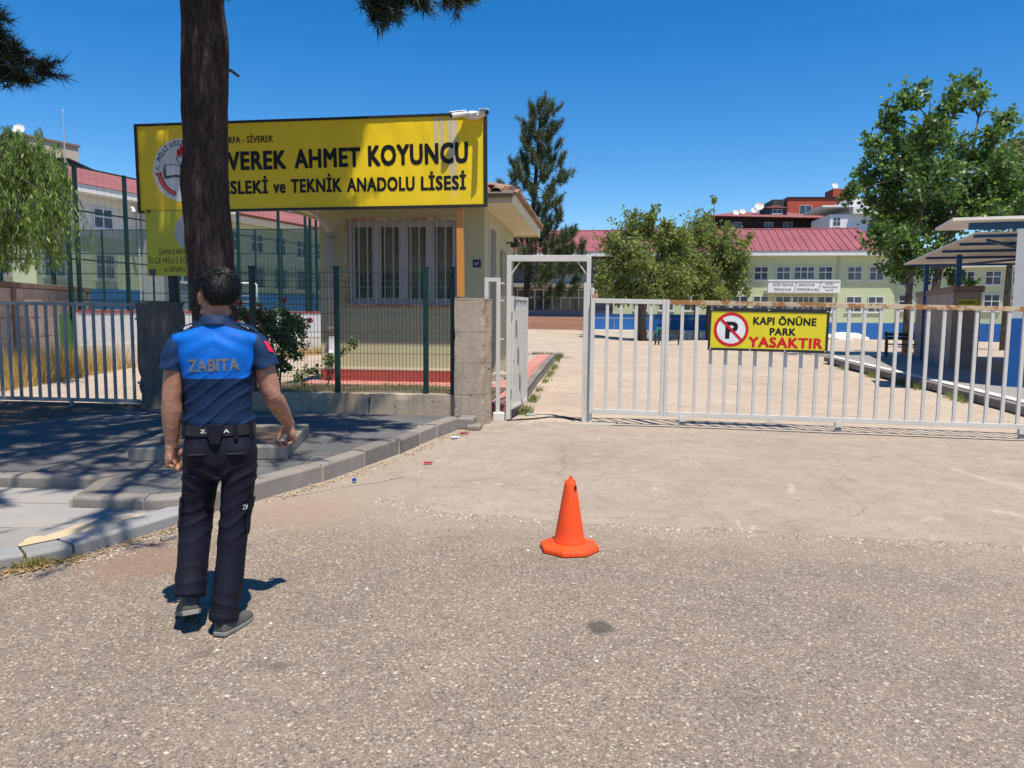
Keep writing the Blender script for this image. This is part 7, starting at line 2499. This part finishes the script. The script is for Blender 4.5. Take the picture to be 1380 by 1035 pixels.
# legs inside the trousers down to the ankles, so the body is whole
LEG = {-1: [(-0.085, -0.01, 0.90), (-0.10, 0.005, 0.72), (-0.125, 0.020, 0.53), (-0.135, -0.03, 0.36), (-0.138, -0.085, 0.19), (-0.139, -0.105, 0.13)],
       1: [(0.085, -0.015, 0.90), (0.082, -0.018, 0.72), (0.062, -0.035, 0.53), (0.040, -0.085, 0.30), (0.018, -0.135, 0.11), (0.012, -0.145, 0.07)]}
for s in (-1, 1):
    p, r = smooth_path(LEG[s], [(0.062, 0.075), (0.062, 0.072), (0.050, 0.053), (0.048, 0.055), (0.034, 0.038), (0.035, 0.04)], 4)
    ell_tube(body, p, r, 16)
bme = fuse(body, 0.0036, 5, 0.45)
def vein(co, n):
    return 0.0012 * noise.noise(co * 22) + 0.0006 * noise.noise(co * 60)
displace(bme, vein)
bme.name = 'body'
link_mesh('body', bme, M['skin'], pe)
# eyes and brows
for s in (-1, 1):
    mb = MB(); ellipsoid(mb, hp_(s * 0.032, 0.081, 1.628), (0.013, 0.010, 0.008), HR, 12)
    eo = mb.build('eye', M['print_white'], pe, smooth=True)
    mb = MB(); ellipsoid(mb, hp_(s * 0.032, 0.0885, 1.628), (0.006, 0.004, 0.006), HR, 10); mb.build('iris', M['hair'], eo, smooth=True)
    mb = MB(); ell_tube(mb, [hp_(s * 0.014, 0.097, 1.648), hp_(s * 0.034, 0.094, 1.654), hp_(s * 0.053, 0.078, 1.648)], [(0.004, 0.003)] * 3, 8); mb.build('eyebrow', M['hair'], pe)

# --- hair: a cap with locks combed from the crown
bm = bmesh.new(); bmesh.ops.create_icosphere(bm, subdivisions=5, radius=1)
dead = []
hair_pts = []
for v in bm.verts:
    u = v.co.copy()
    p = Vector((u.x * 0.0915, u.y * 0.110 - 0.016, math.copysign(abs(u.z) ** 0.9, u.z) * 0.092 + 1.650))
    top = max(0, u.z)
    p *= 1.0
    p += Vector((0, 0, 1)) * (0.008 * top * (1 + 0.8 * u.y)) + u * (0.006 * noise.noise(u * 3.0) + 0.005 * noise.noise(u * 8.0))
    back = max(0, -u.y) * max(0, -u.z)
    p -= Vector((0, -1, 0)) * 0.022 * back
    v.co = p
    def bare(p):
        if p.z < 1.570: return True
        if p.y > 0.066 and p.z < 1.705: return True
        if p.y > 0.035 and p.z < 1.672: return True
        if p.y > -0.046 and p.z < 1.645: return True
        return False
    if bare(p): dead.append(v)
    elif u.z > -0.75: hair_pts.append((p.copy(), u.copy()))
bmesh.ops.delete(bm, geom=dead, context='VERTS')
for v in bm.verts: v.co = hp_(*v.co)
for f in bm.faces: f.smooth = True
me = bpy.data.meshes.new('hair'); bm.to_mesh(me); bm.free()
hair = link_mesh('hair', me, M['hair'], pe)
sm = hair.modifiers.new('thick', 'SOLIDIFY'); sm.thickness = 0.012; sm.offset = -1
rh = random.Random(14)
lk = MB()
for _ in range(5200):
    p, u = rh.choice(hair_pts)
    crown = Vector((0.01, -0.045, 1.75))
    fl = (p - crown); fl = fl - u * fl.dot(u)
    if p.z > 1.705: fl += Vector((0.02, 0.06, 0)) * 1.2
    fl += Vector((rh.gauss(0, 1), rh.gauss(0, 1), rh.gauss(0, 1))) * 0.012
    fl = (fl - u * fl.dot(u))
    if fl.length < 1e-4: continue
    fl.normalize()
    side = fl.cross(u).normalized()
    L_ = rh.uniform(0.018, 0.038) if p.z < 1.66 else rh.uniform(0.028, 0.055)
    w = rh.uniform(0.0010, 0.0022)
    lift = rh.uniform(0.001, 0.009) * (1.2 if p.z > 1.68 else 0.35)
    a = p + u * 0.0005; b = a + fl * L_ * 0.5 + u * lift; c_ = a + fl * L_ + u * lift * 0.3 - Vector((0, 0, 0.006))
    if c_.z < 1.566 or (c_.y > -0.045 and c_.z < 1.640): continue
    vs = [a - side * w, a + side * w, b - side * w, b + side * w, c_ - side * w * .25, c_ + side * w * .25]
    lk.add([hp_(*q) for q in vs], [(0, 1, 3, 2), (2, 3, 5, 4)])
lo_ = lk.build('hair_locks', M['hair'], hair)
kind(lo_, 'stuff')

# --- shirt
sh = MB()
TZ = [(0.960, 0, .000, .153, .110), (1.000, 0, -.002, .155, .115), (1.05, 0, -.002, .152, .114), (1.13, 0, 0, .155, .115), (1.21, 0, 0, .165, .120), (1.29, 0, 0, .179, .124), (1.36, 0, -.002, .184, .119), (1.405, 0, -.004, .180, .106), (1.435, 0, -.006, .150, .09), (1.458, 0, -.008, .112, .078), (1.476, 0, -.008, .082, .073), (1.486, 0, -.006, .068, .068)]
p, r = smooth_path([(a[1], a[2], a[0]) for a in TZ], [(a[3], a[4]) for a in TZ], 4)
ell_tube(sh, p, r, 40, (1, 0, 0), 2.45)
for s in (-1, 1):
    ellipsoid(sh, (s * 0.155, -0.004, 1.385), (0.058, 0.062, 0.055))
sme = fuse(sh, 0.005, 6, 0.5)
def folds(co, n):
    z, x = co.z, co.x
    low = max(0, min(1, (1.30 - z) / 0.22))
    d = 0.0
    q = (z * 0.86 - x * 0.62) if co.y < 0 else (z * 0.9 + x * 0.3)
    wv = 0.5 + 0.5 * math.sin(100 * q + 2.6 * noise.noise((x * 6, z * 4, 1)))
    d += 0.0105 * low * (wv ** 5 - 0.2) * max(0, 0.75 + 0.9 * noise.noise((x * 8, z * 7, 4)))
    mid = max(0, 1 - abs(z - 1.27) / 0.12)
    d += 0.0075 * mid * ((0.5 + 0.5 * math.sin(70 * (x * 0.9 - z * 0.45) + 2.4 * noise.noise((x * 8, z * 6, 9)))) ** 3 - 0.2) * max(0, 0.5 + 1.2 * noise.noise((x * 6, z * 6, 14)))
    d += 0.004 * max(0, 1 - abs(z - 1.39) / 0.07) * math.sin(60 * (abs(x) * 0.6 + z) + 2 * noise.noise((x * 7, z * 7, 3)))
    d += 0.006 * math.exp(-((z - 1.005) / 0.022) ** 2) * (0.6 + 0.6 * noise.noise((x * 14, 0, co.y * 14)))
    d += 0.0022 * noise.noise((x * 16, co.y * 16, z * 11))
    return d
displace(sme, folds)
sme.name = 'shirt'
shirt = link_mesh('shirt', sme, M['shirt'], pe)
bvh_shirt = BVHTree.FromPolygons([v.co.copy() for v in sme.vertices], [tuple(p.vertices) for p in sme.polygons])
def sleeve(s, P, R_):
    mb = MB()
    p, r = smooth_path(P, R_, 6)
    n = 36
    ell_tube(mb, p, r, n, (0, 1, 0))
    # open the hem: replace end cap by an inner wall
    mb.f = mb.f[:-1]; mb.m = mb.m[:-1]
    base = len(mb.v) - n
    c_ = p[-1]; t_ = (p[-1] - p[-2]).normalized()
    inner = [Vector(mb.v[base + k]) * 0.94 + c_ * 0.06 - t_ * 0.004 for k in range(n)]
    inner2 = [Vector(mb.v[base + k]) * 0.90 + c_ * 0.10 - t_ * 0.06 for k in range(n)]
    i0 = len(mb.v)
    mb.v += [tuple(q) for q in inner] + [tuple(q) for q in inner2]
    for k in range(n):
        a, b = base + k, base + (k + 1) % n
        c1, d1 = i0 + k, i0 + (k + 1) % n
        mb.f.append((a, b, d1, c1)); mb.f.append((c1, d1, d1 + n, c1 + n)); mb.m += [0, 0]
    o = mb.build('sleeve', M['navy'], shirt, smooth=True)
    me = o.data
    ss_ = o.modifiers.new('s', 'SUBSURF'); ss_.levels = 1; ss_.render_levels = 1
    displace(me, lambda co, nn: 0.0045 * noise.noise(co * 11) + 0.0035 * math.sin(70 * (co.z + 0.5 * abs(co.x)) + 3 * noise.noise(co * 9)) * max(0, min(1, (1.38 - co.z) / 0.1)))
    return o
sl_l = sleeve(-1, [(-0.152, -0.002, 1.398), (-0.180, -0.003, 1.372), (-0.197, -0.005, 1.32), (-0.209, -0.008, 1.246)], [(0.048, 0.038), (0.060, 0.046), (0.064, 0.053), (0.066, 0.059)])
sl_r = sleeve(1, [(0.155, -0.002, 1.398), (0.184, -0.003, 1.374), (0.204, -0.005, 1.325), (0.224, -0.006, 1.256)], [(0.048, 0.038), (0.060, 0.047), (0.064, 0.055), (0.066, 0.061)])
# collar: folded band
cb_ = MB()
n = 44
prof = [(0.064, 0.066, 1.470), (0.066, 0.068, 1.500), (0.0685, 0.0705, 1.506), (0.072, 0.074, 1.502), (0.084, 0.086, 1.472), (0.092, 0.090, 1.460), (0.088, 0.086, 1.458), (0.075, 0.076, 1.470)]
for rx, ry, z in prof:
    for k in range(n):
        a = 2 * PI * k / n
        front = max(0, math.sin(a))
        cb_.v.append((rx * math.cos(a), ry * math.sin(a) - 0.004 + 0.015 * front, z - 0.032 * front ** 2 + 0.002 * math.sin(3 * a)))
for j in range(len(prof)):
    for k in range(n):
        a, b = j * n + k, j * n + (k + 1) % n
        jn = (j + 1) % len(prof)
        cb_.f.append((a, b, jn * n + (k + 1) % n, jn * n + k)); cb_.m.append(0)
cb_.build('collar', M['navy'], shirt, smooth=True)

def decal(bvh, c, u, v, w, h, mat, name, parent, off=0.003, nx=6, nz=6, cast=None):
    u, v, c = Vector(u).normalized(), Vector(v).normalized(), Vector(c)
    mb = MB()
    for j in range(nz + 1):
        for i in range(nx + 1):
            p = c + u * (i / nx - 0.5) * w + v * (j / nz - 0.5) * h
            q, nn, _, _ = bvh.find_nearest(p)
            mb.v.append(tuple(q + nn * off))
    for j in range(nz):
        for i in range(nx):
            a = j * (nx + 1) + i
            mb.f.append((a, a + 1, a + nx + 2, a + nx + 1)); mb.m.append(0)
    return mb.build(name, mat, parent, smooth=True)
def bvh_of(o):
    return BVHTree.FromPolygons([v.co.copy() for v in o.data.vertices], [tuple(p.vertices) for p in o.data.polygons])
def text_on(bvh, body, x0, x1, z0, cap, mat, parent, y=-0.4, d=(0, 1, 0), bold=0.03, off=0.0022, slope=0.0):
    me = text_mesh(body, bold)
    bm = bmesh.new(); bm.from_mesh(me)
    bmesh.ops.triangulate(bm, faces=bm.faces)
    bmesh.ops.subdivide_edges(bm, edges=[e for e in bm.edges if e.calc_length() > 0.18], cuts=2)
    lo = min(v.co.x for v in bm.verts); hi = max(v.co.x for v in bm.verts)
    for v in bm.verts:
        x = x0 + (v.co.x - lo) / (hi - lo) * (x1 - x0)
        z = z0 + v.co.y / 0.73 * cap + slope * (x - x0)
        q, nn, _, _ = bvh.ray_cast(Vector((x, y, z)), Vector(d))
        v.co = (q + nn * (off + v.co.z)) if q is not None else Vector((x, y + 0.28, z))
    bm.to_mesh(me); bm.free(); me.update(); me.name = 'lettering'
    return link_mesh('lettering', me, mat, parent)
text_on(bvh_shirt, 'ZABITA', -0.112, 0.112, 1.247, 0.058, plain('reflective_grey', (0.135, 0.145, 0.165), 0.5), shirt, bold=0.036, slope=0.03)
# shoulder straps and the flag patch
for s, o in ((-1, sl_l), (1, sl_r)):
    mb = MB()
    P = [(s * 0.085, -0.012, 1.470), (s * 0.12, -0.010, 1.461), (s * 0.155, -0.006, 1.447), (s * 0.185, -0.002, 1.425)]
    for i, q in enumerate(P):
        w = 0.026
        mb.v += [(q[0], q[1] - w, q[2] + 0.000), (q[0], q[1] + w, q[2] + 0.004), (q[0], q[1] + w, q[2] + 0.010), (q[0], q[1] - w, q[2] + 0.007)]
    for i in range(3):
        for k in range(4):
            a, b = i * 4 + k, i * 4 + (k + 1) % 4
            mb.f.append((a, b, b + 4, a + 4)); mb.m.append(0)
    mb.f += [(3, 2, 1, 0), (12, 13, 14, 15)]; mb.m += [0, 0]
    ep = mb.build('epaulette', M['navy'], shirt, smooth=False)
    MB().lathe([(0.006, 0), (0.006, 0.003), (0.003, 0.005)], 10, (s * 0.10, -0.012, 1.478)).build('button', M['print_red'] if s > 0 else M['navy'], ep)
decal(bvh_of(sl_r), (0.262, -0.055, 1.372), (0.35, 0.85, -0.2), (0.30, 0, -0.95), 0.045, 0.062, plain('red_flag_patch', (0.62, 0.012, 0.05), 0.6), 'flag_patch', sl_r, 0.004)

# --- trousers
tr = MB()
PZ_ = [(0.975, 0, -.000, .154, .110), (0.93, 0, -.004, .158, .115), (0.88, 0, -.010, .165, .122), (0.83, 0, -.012, .168, .122), (0.78, 0, -.010, .166, .112), (0.73, 0, -.006, .155, .095)]
p, r = smooth_path([(a[1], a[2], a[0]) for a in PZ_], [(a[3], a[4]) for a in PZ_], 4)
ell_tube(tr, p, r, 36, (1, 0, 0), 2.3)
for s in (-1, 1):
    ellipsoid(tr, (s * 0.078, -0.055, 0.855), (0.078, 0.082, 0.085))
p, r = smooth_path([(-0.086, -0.008, 0.86), (-0.098, 0.004, 0.72), (-0.123, 0.018, 0.54), (-0.134, -0.025, 0.37), (-0.139, -0.080, 0.23), (-0.141, -0.105, 0.168)],
                   [(0.084, 0.105), (0.083, 0.096), (0.076, 0.082), (0.073, 0.080), (0.071, 0.082), (0.070, 0.085)], 5)
ell_tube(tr, p, r, 28)
p, r = smooth_path([(0.086, -0.014, 0.86), (0.082, -0.018, 0.72), (0.063, -0.034, 0.54), (0.042, -0.082, 0.30), (0.022, -0.128, 0.12), (0.014, -0.138, 0.055)],
                   [(0.084, 0.105), (0.081, 0.096), (0.071, 0.080), (0.067, 0.076), (0.066, 0.082), (0.066, 0.087)], 5)
ell_tube(tr, p, r, 28)
tme = fuse(tr, 0.006, 5, 0.5)
def tfold(co, n):
    x, y, z = co
    hem = 0.168 if x < -0.06 else 0.055
    h = z - hem
    d = 0.0
    stack = max(0, 1 - h / 0.22)
    d += 0.0060 * stack * ((0.5 + 0.5 * math.sin(95 * z + 22 * x + 3.2 * noise.noise((x * 9, y * 9, z * 5)))) ** 2.5 - 0.3) * min(1, h / 0.03 + 0.3)
    knee = math.exp(-((z - 0.53) / 0.10) ** 2) * (1 if y < 0.02 else 0.4)
    d += 0.0055 * knee * ((0.5 + 0.5 * math.sin(92 * z - 40 * x + 3 * noise.noise((x * 8, y * 8, z * 6)))) ** 3 - 0.25)
    seat = math.exp(-((z - 0.74) / 0.07) ** 2)
    d += 0.007 * seat * ((0.5 + 0.5 * math.sin(105 * (z - 0.6 * abs(x)) + 2 * noise.noise(co * 9))) ** 3 - 0.25) * (1 if y < 0 else 0.5)
    d += 0.0030 * noise.noise((x * 10, y * 10, z * 5)) + 0.0022 * noise.noise((x * 26, y * 26, z * 14))
    d -= 0.010 * math.exp(-(x / 0.010) ** 2) * max(0, min(1, (0.93 - z) / 0.05)) * (1 if z > 0.74 and y < 0 else 0)
    return d
displace(tme, tfold)
tme.name = 'trousers'
trous = link_mesh('trousers', tme, M['trouser'], pe)
bvh_tr = BVHTree.FromPolygons([v.co.copy() for v in tme.vertices], [tuple(p_.vertices) for p_ in tme.polygons])
stitch = plain('stitching', (0.05, 0.05, 0.06), 0.7)
for s in (-1, 1):
    fl_ = decal(bvh_tr, (s * 0.098, -0.14, 0.885), (1, 0, 0), (0, 0, 1), 0.105, 0.055, M['trouser'], 'pocket_flap', trous, 0.006, 8, 5)
    decal(bvh_tr, (s * 0.098, -0.14, 0.860), (1, 0, 0), (0, 0, 1), 0.100, 0.004, stitch, 'stitch', fl_, 0.0075, 8, 1)
cpk = decal(bvh_tr, (0.150, -0.075, 0.53), (0.45, -0.9, 0), (0, 0, 1), 0.11, 0.17, M['trouser'], 'cargo_pocket', trous, 0.007, 6, 8)
decal(bvh_tr, (0.150, -0.075, 0.60), (0.45, -0.9, 0), (0, 0, 1), 0.115, 0.055, M['trouser'], 'cargo_flap', cpk, 0.011, 6, 4)
text_on(bvh_of(cpk), 'ZA', 0.112, 0.148, 0.585, 0.024, M['print_white'], cpk, bold=0.02, off=0.006)
decal(bvh_tr, (-0.195, -0.04, 0.56), (0.45, 0.9, 0), (0, 0, 1), 0.10, 0.15, M['trouser'], 'cargo_pocket', trous, 0.007, 6, 8)

# --- belt
be = MB()
n = 60
for rx, ry, z in ((0.160, 0.116, 0.940), (0.166, 0.122, 0.942), (0.164, 0.120, 0.990), (0.158, 0.114, 0.992)):
    for k in range(n):
        a = 2 * PI * k / n
        c_, s_ = math.cos(a), math.sin(a)
        c_ = math.copysign(abs(c_) ** (2 / 2.3), c_); s_ = math.copysign(abs(s_) ** (2 / 2.3), s_)
        be.v.append((rx * c_, ry * s_ - 0.003, z))
for j in range(4):
    for k in range(n):
        a, b = j * n + k, j * n + (k + 1) % n
        jn = (j + 1) % 4
        be.f.append((a, b, jn * n + (k + 1) % n, jn * n + k)); be.m.append(0)
belt = be.build('belt', M['belt'], pe, smooth=False)
bvh_b = bvh_of(belt)
text_on(bvh_b, 'ZABITA', -0.068, 0.062, 0.958, 0.017, M['print_white'], belt, bold=0.02, off=0.0015)
fp_ = MB()
fp_.hull([(-0.042, -0.130, 1.000), (0.042, -0.130, 1.000), (0.022, -0.136, 0.905), (-0.022, -0.136, 0.905)], [(-0.042, -0.137, 1.000), (0.042, -0.137, 1.000), (0.022, -0.143, 0.905), (-0.022, -0.143, 0.905)])
fp_.build('belt_flap', M['trouser'], belt, bevel=0.003)
for x, y in ((0.090, -0.119), (0.150, -0.062), (-0.150, -0.062)):
    mb = MB(); a_ = math.atan2(y, x) + PI / 2
    mb.bar((x * 1.02, y * 1.05, 0.928), (x * 1.02, y * 1.05, 1.0), 0.016, 0.008)
    mb.build('belt_loop', M['trouser'], belt)

# --- shoes
def shoe(heel, yaw, pitch, S=1.0):
    """heel: where the back of the sole sits; pitch lifts the heel"""
    Rm = Matrix.Rotation(yaw, 3, 'Z') @ Matrix.Rotation(-pitch, 3, 'X')
    H = Vector(heel)
    def T(x, y, z): return H + Rm @ Vector((x * S, y * S, z * S))
    prof = [(0.000, 0.027, 0.078), (0.02, 0.034, 0.104), (0.055, 0.037, 0.112), (0.09, 0.039, 0.098), (0.13, 0.042, 0.072), (0.17, 0.046, 0.060), (0.21, 0.046, 0.052), (0.245, 0.038, 0.044), (0.268, 0.022, 0.034)]
    mb = MB(); n = 18
    for y, w, h in prof:
        cx = 0.008 * math.sin(y / 0.27 * PI)
        for k in range(n):
            a = 2 * PI * k / n
            c_, s_ = math.cos(a), math.sin(a)
            z = 0.020 + (h - 0.020) * max(0, s_) ** 0.75 if s_ > 0 else 0.020 + 0.006 * s_
            mb.v.append(tuple(T(cx + w * math.copysign(abs(c_) ** 0.8, c_), y, z)))
    for j in range(len(prof) - 1):
        for k in range(n):
            a, b = j * n + k, j * n + (k + 1) % n
            mb.f.append((a, b, b + n, a + n)); mb.m.append(0)
    mb.f += [tuple(range(n - 1, -1, -1)), tuple(range((len(prof) - 1) * n, len(prof) * n))]; mb.m += [0, 0]
    o = mb.build('shoe', M['shoe'], pe, smooth=True)
    s_ = o.modifiers.new('s', 'SUBSURF'); s_.levels = 1; s_.render_levels = 2
    # sole
    ol = []
    for y, w, h in prof: ol.append((w * 1.06 + 0.008 * math.sin(y / 0.27 * PI), y))
    ol.append((0.008, 0.280))
    for y, w, h in prof[::-1]: ol.append((-w * 1.06 + 0.008 * math.sin(y / 0.27 * PI), y))
    mb = MB()
    mb.hull([T(x, y, 0.0) for x, y in ol], [T(x * 1.02, y, 0.020) for x, y in ol])
    mb.build('sole', M['sole'], o, bevel=0.004)
    mb = MB(); mb.hull([T(x, 0.0 - .004, z) for x, z in ((-.012, .05), (.012, .05), (.012, .10), (-.012, .10))], [T(x, 0.004, z) for x, z in ((-.012, .05), (.012, .05), (.012, .10), (-.012, .10))])
    mb.build('heel_tab', M['black_plastic'], o)
    return o
shoe((0.004, -0.212, 0.002), rad(-22), rad(3))
shoe((-0.124, -0.165, 0.098), rad(18), rad(19), 1.2)
